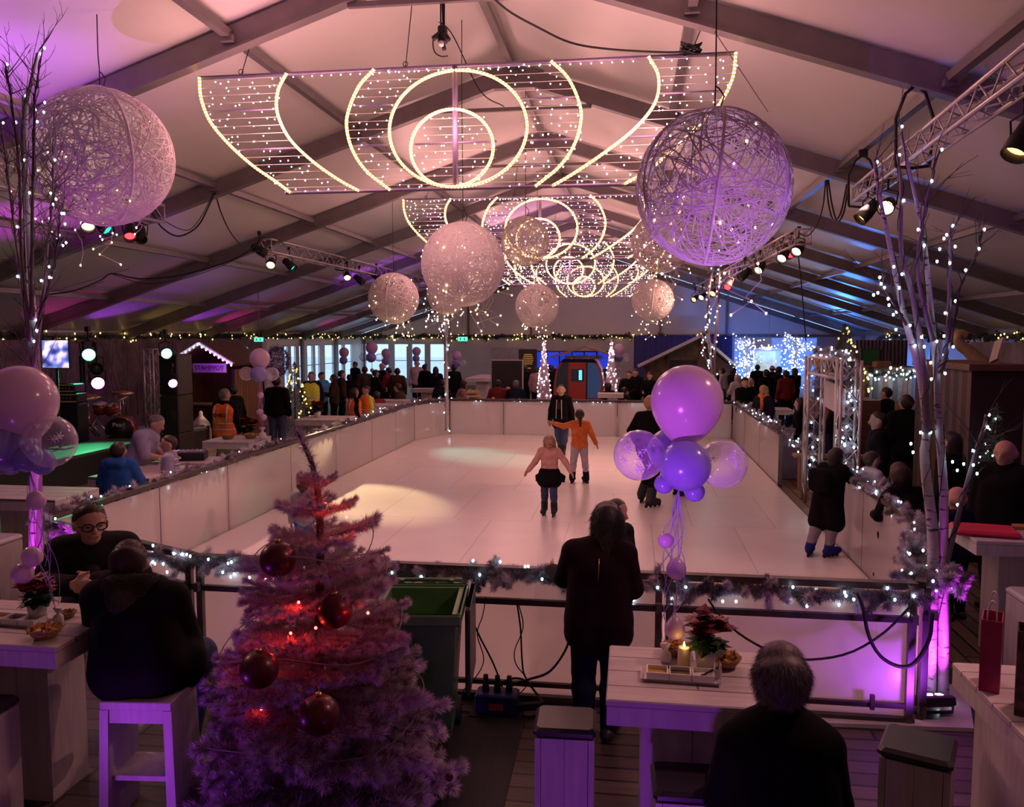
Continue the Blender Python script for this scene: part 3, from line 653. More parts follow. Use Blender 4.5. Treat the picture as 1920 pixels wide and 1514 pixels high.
# ------------------------------------------------------------------ bar tables and stools
m_wood = brickmat('whitewashed_planks', ((.60, .54, .51), (.66, .60, .57)), (.20, .16, .15), 3.0, .19, .006, .55, var=.35, stretch=(2, 22, 2), bump=.1)
m_woodv = mat('whitewashed_board', (.60, .55, .53), .55, var=.10, scale=3, stretch=(9, 9, 1))
m_cush = mat('black_leatherette', (.03, .027, .03), .38, var=.15)
m_wcush = mat('white_leatherette', (.72, .68, .70), .4, var=.05)
def table(label, x0, x1, y0, y1, h, cols, top=.11, group='whitewashed wooden bar tables'):
    t = thing('bar_table', label, 'table', ((x0 + x1) / 2, (y0 + y1) / 2, 0), group=group)
    b = MB(); b.box((x0, y0, h - .035), (x1, y1, h), bev=.006); b.build('tabletop', m_wood, t, world=True)
    b = MB(); i = .004
    b.box((x0 + i, y0 + i, h - top - .02), (x1 - i, y0 + .035, h - .036)); b.box((x0 + i, y1 - .035, h - top - .02), (x1 - i, y1 - i, h - .036))
    b.box((x0 + i, y0 + .036, h - top - .02), (x0 + .035, y1 - .036, h - .036)); b.box((x1 - .035, y0 + .036, h - top - .02), (x1 - i, y1 - .036, h - .036)); b.build('apron', m_woodv, t, world=True)
    for c in cols:
        b = MB(); cx0, cx1, cy0, cy1 = c; n = max(1, round((cx1 - cx0) / .24)); wd = (cx1 - cx0) / n
        for k in range(n):
            b.box((cx0 + k * wd + .002, cy0, 0), (cx0 + (k + 1) * wd - .002, cy0 + .03, h - .037)); b.box((cx0 + k * wd + .002, cy1 - .03, 0), (cx0 + (k + 1) * wd - .002, cy1, h - .037))
        if cy1 - cy0 > .1: b.box((cx0 + .002, cy0 + .031, 0), (cx0 + .03, cy1 - .031, h - .037)); b.box((cx1 - .03, cy0 + .031, 0), (cx1 - .002, cy1 - .031, h - .037))
        b.build('pedestal', m_woodv, t, world=True)
    return t
table('whitewashed bar table in front of the centre, with candle and red poinsettia', -.1, .80, 3.91, 4.63, 1.1, [(.07, .58, 4.07, 4.42)])
table('whitewashed bar table at the left edge, with chips basket and poinsettia', -4.35, -3.19, 4.15, 4.88, 1.1, [(-4.1, -3.47, 4.44, 4.78)])
table('whitewashed bar table at the right edge carrying the gift bags', 1.73, 2.75, 3.62, 4.64, 1.1, [(1.80, 1.84, 3.7, 4.5), (2.5, 2.54, 3.7, 4.5)])
table('whitewashed bar table outside the left boards next to the stage', -7.35, -6.07, 8.0, 8.75, 1.1, [(-6.9, -6.5, 8.2, 8.5)])
table('whitewashed bar table with the red bag behind the right birch', 2.95, 4.1, 7.5, 8.15, 1.1, [(3.2, 3.9, 7.65, 8.0)])
table('whitewashed table where the two boys and the man stand', -7.25, -6.35, 10.2, 11.35, .95, [(-7.0, -6.6, 10.5, 11.0)])
table('small bar table lit pink outside the left boards', -7.25, -6.4, 13.25, 14.15, 1.05, [(-7.05, -6.6, 13.4, 13.9)])
def stool(label, c, rz, w=.33, d=.30, h=.80, cm=None, name='bar_stool', group='box-shaped bar stools'):
    t = thing(name, label, 'stool', (c[0], c[1], 0), rz, group)
    b = MB(); b.box((-w / 2, -d / 2, h - .055), (w / 2, d / 2, h), bev=.018); b.build('cushion', cm or m_cush, t)
    b = MB(); i = .01
    for sx in (-1, 1): b.box((min(sx * w / 2, sx * (w / 2 - .03)) + (i if sx < 0 else -i), -d / 2 + i, 0), (max(sx * w / 2, sx * (w / 2 - .03)) - (i if sx > 0 else -i), d / 2 - i, h - .056))
    n = 2
    for k in range(n):
        x0 = -w / 2 + .042 + k * (w - .084) / n
        for y in (-d / 2 + i, d / 2 - i - .022): b.box((x0 + .001, y, 0), (x0 + (w - .084) / n - .001, y + .022, h - .056))
    b.build('body', m_woodv, t); return t
stool('black cushioned box stool standing between the rubber mat and the centre table', (-.325, 4.33), .03)
stool('black cushioned stool beside the seated grey haired woman', (.285, 3.80), .03)
stool('black cushioned box stool turned at an angle near the right table', (1.465, 4.31), -.42, .34, .33)
stool('black cushioned stool cut off by the lower left edge', (-3.62, 4.03), .02, .36)
stool('white cushioned stool below the left table beyond the birch', (-6.5, 7.62), .0, .4, .36, .78, m_wcush)
stool('white cushioned stool at the right edge behind the gift bags', (3.28, 7.1), .0, .36, .36, .78, m_wcush)
def open_stool(label, c, rz):
    t = thing('open_bar_stool', label, 'stool', (c[0], c[1], 0), rz); w, d, h = .42, .34, .76
    for s in (-1, 1):
        b = MB(); xo, xi = s * (w / 2 + .02), s * (w / 2 - .035)
        b.add([(xo, -d / 2 - .02, 0), (xi, -d / 2 - .02, 0), (xi, d / 2 + .02, 0), (xo, d / 2 + .02, 0), (s * w / 2, -d / 2, h - .05), (s * (w / 2 - .05), -d / 2, h - .05), (s * (w / 2 - .05), d / 2, h - .05), (s * w / 2, d / 2, h - .05)],
              [f if s < 0 else f[::-1] for f in [(0, 1, 2, 3), (7, 6, 5, 4), (0, 4, 5, 1), (1, 5, 6, 2), (2, 6, 7, 3), (3, 7, 4, 0)]]); b.build('side_board', m_woodv, t)
    b = MB(); b.box((-w / 2, -d / 2, h - .05), (w / 2, d / 2, h), bev=.005); b.build('seat', m_woodv, t)
    b = MB(); b.box((-w / 2 + .05, -d / 2 + .01, h - .13), (w / 2 - .05, -d / 2 + .035, h - .051)); b.build('apron', m_woodv, t)
    b = MB(); b.box((-w / 2 + .035, -d / 2 + .04, .27), (w / 2 - .035, d / 2 - .02, .30)); b.build('foot_shelf', m_woodv, t)
    return t
open_stool('open sided wooden stool carrying the man in the dark parka', (-2.80, 4.42), .10)
# ------------------------------------------------------------------ things on the floor at the front
m_mat = mat('ribbed_black_mat', (.02, .018, .02), .7, var=.3, scale=60, stretch=(1, .02, 1), bump=.4)
b = MB(); b.prism([(-1.30, 5.9), (-.75, 5.95), (-.72, 4.2), (-1.08, 4.2)], .001, .014); o = tag(b.build('rubber_mat', m_mat), 'ribbed black rubber mat lying between tree and box stool', 'mat')
b = MB(); b.prism([(1.2, 6.12), (2.48, 6.2), (2.72, 6.95), (2.55, 7.0), (2.28, 6.3), (1.2, 6.24)], .001, .03); tag(b.build('white_floor_board', mat('scuffed_white_board', (.68, .64, .66), .45, var=.12, scale=6)), 'scuffed white board lying on the deck under the violet lamp', 'floor board')
# power box with plugs and cables
t = thing('power_box', 'blue power distribution box with plugs under the hanging cables', 'power box', (-.97, 6.02, 0))
b = MB(); b.box((-.16, -.09, .02), (.16, .09, .17), bev=.012); b.build('housing', mat('blue_plastic', (.02, .03, .16), .4), t)
b = MB(); b.box((-.05, -.094, .06), (.06, -.088, .11)); b.build('warning_label', mat('red_label', (.55, .05, .08), .5), t)
for x in (-.09, 0, .09): b = MB(); b.cyl((x, 0, .17), (x, .01, .29), .028, 10, r2=.018); b.build('plug', m_blk, t)
b = MB(); b.box((-.2, -.12, 0), (.2, .12, .02)); b.build('stand', m_blk, t)
def cable(label, pts, r=.008, cat='cable', group=None, name='cable', n=30, m=None):
    b = MB(); b.tube(spline([tuple(p) for p in pts], n), r, 6); return tag(b.build(name, m or m_blk), label, cat, group)
def fp(*p, Y=6.17): return [at(x, y, Y) for x, y in p]
CG = 'black cables hanging from the front rail'
cable('straight black cable from the rail down to the power box', fp((868, 1118), (895, 1185), (925, 1245), (946, 1300)) , .007, group=CG)
cable('thin wavy black cable from the rail curling left of the power box', fp((911, 1120), (905, 1155), (895, 1190), (907, 1240), (885, 1280), (869, 1297), (898, 1310)), .0045, group=CG)
cable('straight black cable in the middle dropping behind the box stool', fp((969, 1128), (976, 1180), (979, 1240), (985, 1270), (1010, 1306)), .007, group=CG)
cable('thin black cable looping beside the middle one', fp((972, 1132), (981, 1176), (965, 1220), (968, 1247), (985, 1270), (985, 1290), (966, 1310), (985, 1320)), .0045, group=CG)
cable('thick black cable swooping from behind the standing woman to the power box', [at(1072, 1180, 6.1), at(1060, 1220, 6.05), at(1030, 1260, 6.05), at(990, 1275, 6.05), at(962, 1285, 6.04), at(950, 1308, 6.03)], .010, group=CG)
cable('short black cable arching over the left plug of the power box', [at(930, 1312, 6.03), at(938, 1285, 6.08), at(960, 1273, 6.1), at(985, 1277, 6.1), at(1005, 1300, 6.05), at(1020, 1320, 5.9)], .009, group=CG)
cable('black cable drooping behind the grey haired woman', fp((1328, 1124), (1350, 1155), (1385, 1188), (1430, 1215), (1480, 1235), (1540, 1236), (1600, 1222), (1660, 1185), (1712, 1132)), .009, group=CG)
cable('thickest black cable hanging in a deep loop towards the birch', fp((1606, 1112), (1618, 1140), (1628, 1190), (1650, 1230), (1685, 1250), (1715, 1243), (1742, 1200), (1748, 1150), Y=6.14), .014, group=CG)
cable('black cable curled on the floor beside the box stool', [gd(1000, 1330, .01), gd(985, 1318, .012), gd(960, 1325, .01), gd(990, 1345, .01), gd(1030, 1330, .012), gd(1060, 1322, .01)], .008)
cable('black cable on the floor from the green bin to the power box', [gd(840, 1345, .01), gd(870, 1335, .012), gd(900, 1340, .012)], .007)
b = MB(); b.beam((-.84, 6.0, .06), (-.62, 5.98, .10), .05, .05); b.box((-.88, 5.97, .03), (-.84, 6.03, .14)); tag(b.build('cable_drum_handle', m_blk), 'black handle bracket lying beside the power box', 'bracket')
# violet washer lamps
def washer(label, c, rz, tilt):
    t = thing('floor_washer_lamp', label, 'lamp', c, rz, 'flat black washer lamps on the floor')
    M = Matrix.Rotation(tilt, 4, 'X'); b = MB(); b.box((-.13, -.09, -.04), (.13, .09, .04), bev=.015); o = b.build('housing', m_blk, t, (0, 0, .10), (tilt, 0, 0))
    b = MB(); b.tube([(-.15, 0, .10), (-.15, .0, .01), (.15, 0, .01), (.15, 0, .10)], .012, 6); b.build('yoke', mat('scuffed_black_steel', (.12, .11, .12), .4, .5), t)
    for x, y in ((-.06, .035), (.0, .05), (.06, .035), (-.04, -.03), (.04, -.03)):
        b = MB(); b.lathe([(.022, 0), (.022, .006)], 12, (x, y, .041)); l = b.build('lens', mat('violet_led', (.8, .4, 1), .3, emit=14, ecol=(.78, .35, 1), var=0), o)
    return t
washer('flat black washer lamp glowing violet at the foot of the right birch', (2.27, 6.40, .031), .2, -.35)
washer('flat black washer lamp aimed up the left birch', (-5.05, 6.3, 0), .3, .25)
# ------------------------------------------------------------------ green bin
t = thing('wheeled_bin', 'green wheeled bin standing open against the front boards', 'bin', (-1.44, 5.55, 0), .12)
m_bin = mat('green_plastic', (.07, .20, .06), .4, var=.1); m_lid = mat('dark_lid_plastic', (.015, .02, .016), .45)
b = MB(); w0, d0, w1, d1 = .23, .22, .28, .33; H = 1.0; k = .03
outer = [(-w0, -d0, .1), (w0, -d0, .1), (w0, d0, .1), (-w0, d0, .1), (-w1, -d1, H), (w1, -d1, H), (w1, d1, H), (-w1, d1, H)]
inner = [(-w0 + k, -d0 + k, .14), (w0 - k, -d0 + k, .14), (w0 - k, d0 - k, .14), (-w0 + k, d0 - k, .14), (-w1 + k, -d1 + k, H), (w1 - k, -d1 + k, H), (w1 - k, d1 - k, H), (-w1 + k, d1 - k, H)]
b.add(outer + inner, [(3, 2, 1, 0), (0, 1, 5, 4), (1, 2, 6, 5), (2, 3, 7, 6), (3, 0, 4, 7), (8, 9, 10, 11), (12, 13, 9, 8), (13, 14, 10, 9), (14, 15, 11, 10), (15, 12, 8, 11), (4, 5, 13, 12), (5, 6, 14, 13), (6, 7, 15, 14), (7, 4, 12, 15)])
for y in (-.12, .02, .16): b.box((w1 - .035, y - .02, .72), (w1 - .012, y + .02, .92))
b.build('body', m_bin, t)
b = MB(); r_ = .035
for p, q in (((-w1 - r_, -d1 - r_), (w1 + r_, -d1)), ((-w1 - r_, d1), (w1 + r_, d1 + r_)), ((-w1 - r_, -d1), (-w1, d1)), ((w1, -d1), (w1 + r_, d1))): b.box((p[0], p[1], H - .06), (q[0], q[1], H + .02), bev=.012)
b.build('rim', m_bin, t)
b = MB(); b.box((w1 + .05, -d1 + .1, .40), (w1 + .085, d1 + .05, 1.02), bev=.03); b.build('lid', m_lid, t)
b = MB(); b.cyl((-w1 + .02, d1 + .07, H + .03), (w1 - .02, d1 + .07, H + .03), .016, 8); b.box((-.2, d1 + .03, H), (-.17, d1 + .08, H + .04)); b.box((.17, d1 + .03, H), (.2, d1 + .08, H + .04)); b.build('handle', m_bin, t)
for s in (-1, 1): b = MB(); b.cyl((s * .2, d0 + .03, .1), (s * .26, d0 + .03, .1), .1, 16); b.build('wheel', m_blk, t)
# ------------------------------------------------------------------ frosted christmas tree
m_bark = mat('tree_bark', (.07, .05, .045), .7)
m_mauve = mat('mauve_frosted_needles', (.46, .33, .41), .55, var=.22, scale=25)
m_tip = mat('pale_frosted_tips', (.66, .54, .62), .55, var=.15, scale=25)
def branch_mesh(L=1.0, seed=1, dens=1400, nl=.085):
    np.random.seed(seed); random.seed(seed); b = MB(); st = [((0, 0, 0), (0, .5 * L, -.05 * L), (0, L, .02 * L), .6)]
    for k in range(7):
        u = .20 + .10 * k; s = 1 if k % 2 else -1; l = (1 - u) * .75 + .12; y0 = u * L; z0 = -.05 * L
        st.append(((0, y0, z0), (s * l * .32 * L, y0 + l * .28 * L, z0 + U(-.05, .03) * L), (s * l * .55 * L, y0 + l * .6 * L, z0 + U(-.04, .06) * L), .35))
    for a, m, c, w_ in st:
        Q = spline([a, m, c], 10); b.tube(Q, np.linspace(.008, .003, len(Q)), 4, 0)
        ln = np.linalg.norm(Q[-1] - Q[0]); n = int(dens * ln); i = np.random.uniform(0, len(Q) - 1.001, n); j = i.astype(int); P = Q[j] + (Q[j + 1] - Q[j]) * (i - j)[:, None]
        ax = (Q[-1] - Q[0]) / (ln + 1e-9); D = rv(n) + ax * .9; needles(b, P, D, np.random.uniform(.6, 1, n) * nl, .0042, 1)
        m_ = 110; needles(b, Q[-1] - ax * .05 * np.random.uniform(0, 1, m_)[:, None], rv(m_) * .9 + ax * 1.1, nl * .9, .0042, 2)
    o = b.build('branch', [m_bark, m_mauve, m_tip]); me = o.data; bpy.data.objects.remove(o); return me
BR = [branch_mesh(1, s, 900, .105) for s in (1, 2, 3, 4)]; BRS = [branch_mesh(1, s + 10, 420, .19) for s in (1, 2, 3)]
random.seed(21); np.random.seed(21)
TX, TY = -1.83, 4.62
t = thing('frosted_christmas_tree', 'mauve frosted christmas tree with large dark red baubles in the foreground', 'christmas tree', (TX, TY, 0))
TH = 2.30
Q = spline([(0, 0, 0), (.01, 0, 1.0), (.03, 0, 1.75), (0, 0, 2.05), (-.05, -.01, TH - .10), (-.10, -.01, TH)], 24); b = MB(); b.tube(Q, np.linspace(.035, .006, len(Q)), 8); b.build('trunk', m_bark, t)
b = MB(); n = 900; z = np.random.uniform(1.55, TH, n); P = np.stack([np.interp(z, Q[:, 2], Q[:, 0]), np.interp(z, Q[:, 2], Q[:, 1]), z], 1); needles(b, P, rv(n) + np.array([-.2, 0, .9]), np.random.uniform(.04, .075, n), .0026); b.build('leader', m_mauve, t)
b = MB(); b.lathe([(.2, 0), (.2, .03), (.05, .05), (.045, .25)], 16); b.build('stand', m_blk, t)
k = 0
for z, n, L, dr in ((.12, 9, .80, .05), (.30, 10, .78, .05), (.50, 10, .74, .08), (.70, 10, .67, .08), (.92, 9, .60, .10), (1.12, 8, .53, .10), (1.32, 8, .46, .12), (1.5, 7, .40, .15), (1.66, 5, .33, .2), (1.80, 4, .27, .35), (1.95, 3, .17, .7)):
    a0 = U(0, 6)
    for i in range(n):
        a = a0 + 6.283 * i / n + U(-.15, .15); l = L * U(.82, 1.08); s = BR[k % 4] if l > .42 else BRS[k % 3]; k += 1
        x = np.interp(z, Q[:, 2], Q[:, 0]); o = link('branch', s, t, (x, 0, z), (dr + U(-.1, .1), U(-.2, .2), a)); o.scale = (l, l, l)
for px, py, tx, ty in ((610, 945, 0, 0), (545, 1188, 0, 0), (500, 1228, 0, 0), (592, 1178, 0, 0), (690, 1150, 0, 0), (560, 1130, 0, 0), (490, 1330, 0, 0), (650, 970, 0, 0)):
    d = 4.62 - (.10 if py < 1000 else .30 if py < 1150 else .36); p = at(px, py, d); b = MB(); b.ball((0, 0, 0), .009, 6); o = b.build('red_light', mat('red_bulb', (1, .05, .03), .3, emit=20, ecol=(1, .04, .03), var=0), t, p - t.location)
    light('POINT', 'red_light_glow', (p.x, p.y - .045, p.z), (1, .04, .03), .40 if py < 1300 else .10, size=.01)
b = MB()
for z0, ph, R0 in ((1.45, 0, .42), (1.0, 2, .58), (.6, 4, .68)): b.tube([(R0 * math.cos(ph + a) * (1 - a * .03), R0 * math.sin(ph + a) * (1 - a * .03), z0 + a * .03 + .05 * math.sin(a * 3)) for a in np.linspace(0, 7, 50)], .004, 4)
b.build('light_wire', mat('mauve_wire', (.22, .15, .18), .6), t)
m_baub = mat('dark_red_bauble', (.085, .003, .008), .36, .2, var=.03, coat=.15); m_cap = mat('gold_cap', (.6, .42, .15), .3, .9)
def bauble(label, px, py, rpx, Y):
    c = at(px, py, Y); r = rpx / FPX * (c - Vector((0, 0, CAMH))).length
    t = thing('tree_bauble', label, 'bauble', tuple(c), group='dark red baubles on the frosted tree')
    b = MB(); b.ball((0, 0, 0), r, 28); b.build('ball', m_baub, t); b = MB(); b.lathe([(r * .16, r * .97), (r * .16, r * 1.12), (.004, r * 1.13)], 10); b.build('cap', m_cap, t)
    b = MB(); b.tube([(0, 0, r * 1.1), (.003, 0, r * 1.3), (0, 0, r * 1.45)], .0025, 4); b.build('hook', m_cap, t)
bauble('dark red bauble hanging highest, at the left of the frosted tree', 521, 1049, 32, 4.30)
bauble('dark red bauble tucked between lit red tips in the middle of the tree', 628, 1146, 31, 4.28)
bauble('dark red bauble at the left edge of the tree below a red lit twig', 486, 1256, 33, 3.98)
bauble('dark red bauble hanging lowest at the front of the tree', 598, 1341, 35, 3.85)
bauble('small gold bauble at the lower right of the tree', 842, 1458, 7, 4.25)
# ------------------------------------------------------------------ balloons
def balloonmat(name, col, alpha=1, tr=.55):
    m = mat(name, col, .22, alpha=alpha, var=.02, coat=.5); nt = m.node_tree; b = nt.nodes['Principled BSDF']
    b.inputs['Subsurface Weight'].default_value = 0
    if alpha == 1:
        N = nt.nodes.new; L = nt.links.new; tl = N('ShaderNodeBsdfTranslucent'); tl.inputs[0].default_value = (*col, 1); mx = N('ShaderNodeMixShader'); mx.inputs[0].default_value = .35
        out = nt.nodes['Material Output']; L(b.outputs[0], mx.inputs[1]); L(tl.outputs[0], mx.inputs[2]); L(mx.outputs[0], out.inputs[0])
    return m
m_bpink = balloonmat('pink_balloon', (.78, .58, .76)); m_blilac = balloonmat('lilac_blue_balloon', (.40, .36, .80))
def clearmat():
    m = mat('clear_balloon', (.80, .72, .90), .06, var=.02, coat=.6); nt = m.node_tree; b = nt.nodes['Principled BSDF']; N = nt.nodes.new; L = nt.links.new
    lw = N('ShaderNodeLayerWeight'); lw.inputs[0].default_value = .35; rp = N('ShaderNodeMapRange'); L(lw.outputs['Facing'], rp.inputs[0]); rp.inputs[3].default_value = .15; rp.inputs[4].default_value = .8; L(rp.outputs[0], b.inputs['Alpha']); return m
m_bclear = clearmat(); m_flake = mat('snowflake_print', (.9, .85, 1), .4, var=0)
m_rib = mat('lilac_ribbon', (.42, .36, .78), .3, var=.1); m_gauze = mat('white_gauze', (.75, .70, .76), .7, var=.1)
def balloon(t, c, r, m, axis=(0, 0, 1), tear=.25, label=None, flakes=0):
    """c = centre in the world; axis points from knot to crown"""
    prof = []
    for i in range(19):
        a = math.pi * i / 18; z = -math.cos(a); rr = math.sin(a); f = 1 - tear * .5 * (1 - z) / 2 * (1 if z < 0 else .4)
        prof.append((max(.004, r * rr * (1 if z > 0 else 1 - tear * z * z)), r * (z if z > 0 else z * (1 + tear))))
    prof = [(r * .05, -r * (1 + tear) - r * .07), (r * .035, -r * (1 + tear) - r * .01)] + prof[1:]
    b = MB(); b.lathe(prof, 28, (0, 0, 0), axis=axis); c = Vector(c)
    o = b.build('balloon', m, t, c - t.location)
    if label: o['label'] = label
    if flakes:
        vd = (Vector((0, 0, CAMH)) - c).normalized(); bb = MB()
        for k in range(flakes):
            d = (vd + Vector((U(-.75, .75), 0, U(-.7, .6)))).normalized(); x = d.cross(Vector((0, 0, 1))).normalized(); y = d.cross(x)
            for j in range(3):
                a = j * 1.047; u = x * math.cos(a) + y * math.sin(a); s = r * .17
                bb.tube([tuple(d * r * 1.005 - u * s), tuple(d * r * 1.01), tuple(d * r * 1.005 + u * s)], r * .016, 4)
        bb.build('snowflake_print', m_flake, o)
    return o
def bouquet(label, Y, items, wpx, zb, rib_top, r_rib=.0022, nrib=5, rdef=1, group='balloon bouquets tied to weights'):
    """items: (px, py, rpx, material, tear, axis, flakes, label)"""
    base = at(*wpx, Y)
    if zb is not None: base.z = zb
    t = thing('balloon_bouquet', label, 'balloons', tuple(base), group=group)
    for px, py, r, m, tear, ax, fl, lb, dy in items:
        c = at(px, py, Y + dy); balloon(t, c, r / FPX * (c - Vector((0, 0, CAMH))).length, m, ax, tear, lb, fl)
    top = at(*rib_top, Y); b = MB()
    for k in range(nrib):
        p = []; 
        for i in range(9): u = i / 8; q = top.lerp(base, u); s = .03 * math.sin(3.14 * u) * (1 + k * .25); p.append((q.x + s * math.sin(k * 2.1 + u * (3 + k)), q.y + s * math.cos(k * 1.7 + u * 4), q.z + (.0 if i < 8 else .05)))
        if k: p = p[:6 + k % 3]
        b = MB(); b.tube(spline(p, 32), r_rib, 4); b.build('ribbon', m_rib, t, world=True)
    w = MB(); s = rdef; w.lathe([(.025 * s, 0), (.032 * s, .02 * s), (.028 * s, .05 * s), (.009 * s, .065 * s), (.012 * s, .075 * s), (.028 * s, .10 * s)], 12); w.build('weight', m_gauze, t)
    return t
up = (0, 0, 1)
t = bouquet('balloon bouquet with large violet balloon standing on the centre table', 4.42, [
    (1288, 752, 66, m_bpink, .28, (.06, 0, 1), 0, 'large pink balloon', .02), (1198, 854, 47, m_bclear, .06, (-1, 0, .1), 9, 'clear balloon printed with snowflakes', .05),
    (1355, 871, 44, m_bclear, .06, (1, 0, .1), 5, 'clear balloon with one row of snowflakes', .05), (1285, 874, 47, m_blilac, .08, (0, -1, .15), 0, 'blue balloon', -.12),
    (1245, 908, 18, m_blilac, .1, (-.5, -.4, -.4), 0, 'small blue balloon', -.05), (1302, 922, 19, m_blilac, .1, (.4, -.3, -.5), 0, 'small blue balloon', -.05), (1255, 845, 40, m_blilac, .1, (0, 1, .2), 0, 'blue balloon', .22),
    (1248, 1014, 14, m_bpink, .1, (-.8, 0, -.3), 0, 'small pink balloon', 0), (1268, 1069, 18, m_bpink, .3, (0, 0, -1), 0, 'small pink balloon', 0), (1265, 1181, 18, m_bpink, .4, (0, 0, -1), 0, 'small pink balloon', 0)],
    (1248, 1247), 1.101, (1272, 920), nrib=8)
bouquet('balloon bouquet with large pale pink balloon at the left edge', 4.5, [
    (38, 752, 57, m_bpink, .28, (-.05, 0, 1), 0, 'large pink balloon', 0), (92, 828, 43, m_bclear, .08, (.8, -.2, .2), 6, 'clear balloon', -.02), (14, 838, 42, m_blilac, .08, (-1, -.3, .1), 0, 'blue balloon', -.06),
    (50, 858, 24, m_blilac, .1, (0, -.6, -.4), 0, 'small blue balloon', -.08), (18, 868, 20, m_blilac, .1, (-.3, -.3, -.6), 0, 'small blue balloon', 0), (80, 868, 20, m_blilac, .1, (.3, 0, -.6), 0, 'small blue balloon', .05),
    (68, 939, 15, m_bpink, .15, (.3, 0, -1), 0, 'small pink balloon', 0), (61, 1045, 16, m_bpink, .15, (.5, 0, -.6), 0, 'small pink balloon', 0), (42, 1076, 17, m_bpink, .15, (-.5, 0, -.8), 0, 'small pink balloon', 0)],
    (110, 1178), 1.101, (56, 885), nrib=7)
def far_bouquet(label, Y, px, py, s, wy, clear=True, small=True, zb=0.0):
    it = [(px, py, 18 * s, m_bpink, .2, up, 0, 'large pink balloon', 0), (px - 2 * s, py + 30 * s, 15 * s, m_blilac, .08, (0, -1, 0), 0, 'blue balloon', -.15)]
    if clear: it += [(px - 25 * s, py + 29 * s, 12.5 * s, m_bclear, .06, (-1, 0, .1), 0, 'clear balloon', 0), (px + 23 * s, py + 30 * s, 12.5 * s, m_bclear, .06, (1, 0, .1), 0, 'clear balloon', 0)]
    if small: it += [(px + 1 * s, py + 69 * s, 6 * s, m_bpink, .1, up, 0, 'small pink balloon', 0), (px, py + 101 * s, 6 * s, m_bpink, .1, up, 0, 'small pink balloon', 0), (px + 7 * s, py + 111 * s, 6 * s, m_bpink, .1, up, 0, 'small pink balloon', 0)]
    bouquet(label, Y, it, (px + 5 * s, wy), zb, (px, py + 40 * s), .004, 4, 2)
far_bouquet('balloon bouquet over the pink lit table at the left boards', 13.7, 487, 672, 1, 806, zb=1.05)
far_bouquet('balloon bouquet with reddish balloon before the corner windows', 30, 697, 652, .62, 735)
far_bouquet('small balloon bouquet farthest left before the windows', 34, 645, 661, .5, 735, False, False)
far_bouquet('small balloon bouquet right of the reddish one before the windows', 33, 724, 663, .5, 735, False, False)
far_bouquet('small balloon bouquet before the rightmost window', 36, 781, 659, .45, 735, False, False)
far_bouquet('small balloon bouquet against the grey door of the back wall', 34, 856, 667, .5, 735, True, False)
far_bouquet('balloon bouquet right of the cable car behind the lit cone tree', 33, 1161, 655, .55, 740, True, True)
# ------------------------------------------------------------------ things on the tables
m_porc = mat('white_porcelain', (.78, .76, .78), .2, var=.02, coat=.4); m_bask = mat('woven_wicker', (.34, .19, .08), .6, var=.35, scale=60, stretch=(1, 1, 3), bump=.5)
TZ = 1.1
def tray(label, c, rz):
    t = thing('dip_tray', label, 'tray', c, rz, 'white dip trays'); b = MB(); w, d = .20, .075
    b.add([(-w + .02, -d + .02, .003), (w - .02, -d + .02, .003), (w - .02, d - .02, .003), (-w + .02, d - .02, .003), (-w, -d, .02), (w, -d, .02), (w, d, .02), (-w, d, .02)], [(0, 1, 2, 3), (1, 0, 4, 5), (2, 1, 5, 6), (3, 2, 6, 7), (0, 3, 7, 4)])
    b.add([(-w, -d, .016), (w, -d, .016), (w, d, .016), (-w, d, .016), (-w + .02, -d + .02, 0), (w - .02, -d + .02, 0), (w - .02, d - .02, 0), (-w + .02, d - .02, 0)], [(0, 1, 5, 4), (1, 2, 6, 5), (2, 3, 7, 6), (3, 0, 4, 7), (4, 5, 6, 7)]); b.build('plate', m_porc, t)
    return t
def dishes(c, rz, fills, where):
    for k, (nm, f, how) in enumerate(fills):
        off = Matrix.Rotation(rz, 3, 'Z') @ Vector(((-.115 + .115 * k), 0, 0)); p = Vector(c) + off + Vector((0, 0, .004))
        t = thing('dip_dish', 'square white dish %s on the tray %s' % (how, where), 'dish', tuple(p), rz, 'square white dip dishes'); b = MB(); a, h, k2 = .054, .042, .006
        b.box((-a, -a, 0), (a, a, .006)); b.box((-a, -a, .006), (a, -a + k2, h)); b.box((-a, a - k2, .006), (a, a, h)); b.box((-a, -a + k2, .006), (-a + k2, a - k2, h)); b.box((a - k2, -a + k2, .006), (a, a - k2, h)); b.build('dish', m_porc, t)
        b = MB(); b.box((-a + k2, -a + k2, .006), (a - k2, a - k2, .022)); b.build('dip', f, t)
        if nm: b = MB(); b.cyl((0, 0, .025), (.075, .03, .06), .005, 6); b.ball((0, 0, .025), .013, 8, sc=(1, .8, .4)); b.build('spoon', m_blk, t)
m_oil = mat('golden_dip', (.62, .38, .08), .15); m_tap = mat('dark_tapenade', (.12, .05, .05), .6, var=.6, scale=80); m_ol = mat('olive_dip', (.08, .09, .03), .3, var=.5, scale=60)
c = gd(1275, 1274, TZ); tray('white tray with three dip dishes on the centre table', tuple(c), -.03); dishes(c, -.03, [(0, m_oil, 'of golden dip'), (0, m_tap, 'of dark tapenade'), (1, m_porc, 'with a black spoon')], 'of the centre table')
c = gd(30, 1170, TZ); tray('white tray with dip dishes on the left table', (c.x, c.y, TZ), -.05); dishes(c, -.05, [(0, m_oil, 'of pale dip'), (0, m_ol, 'of dark olives'), (0, m_porc, 'nearly empty')], 'of the left table')
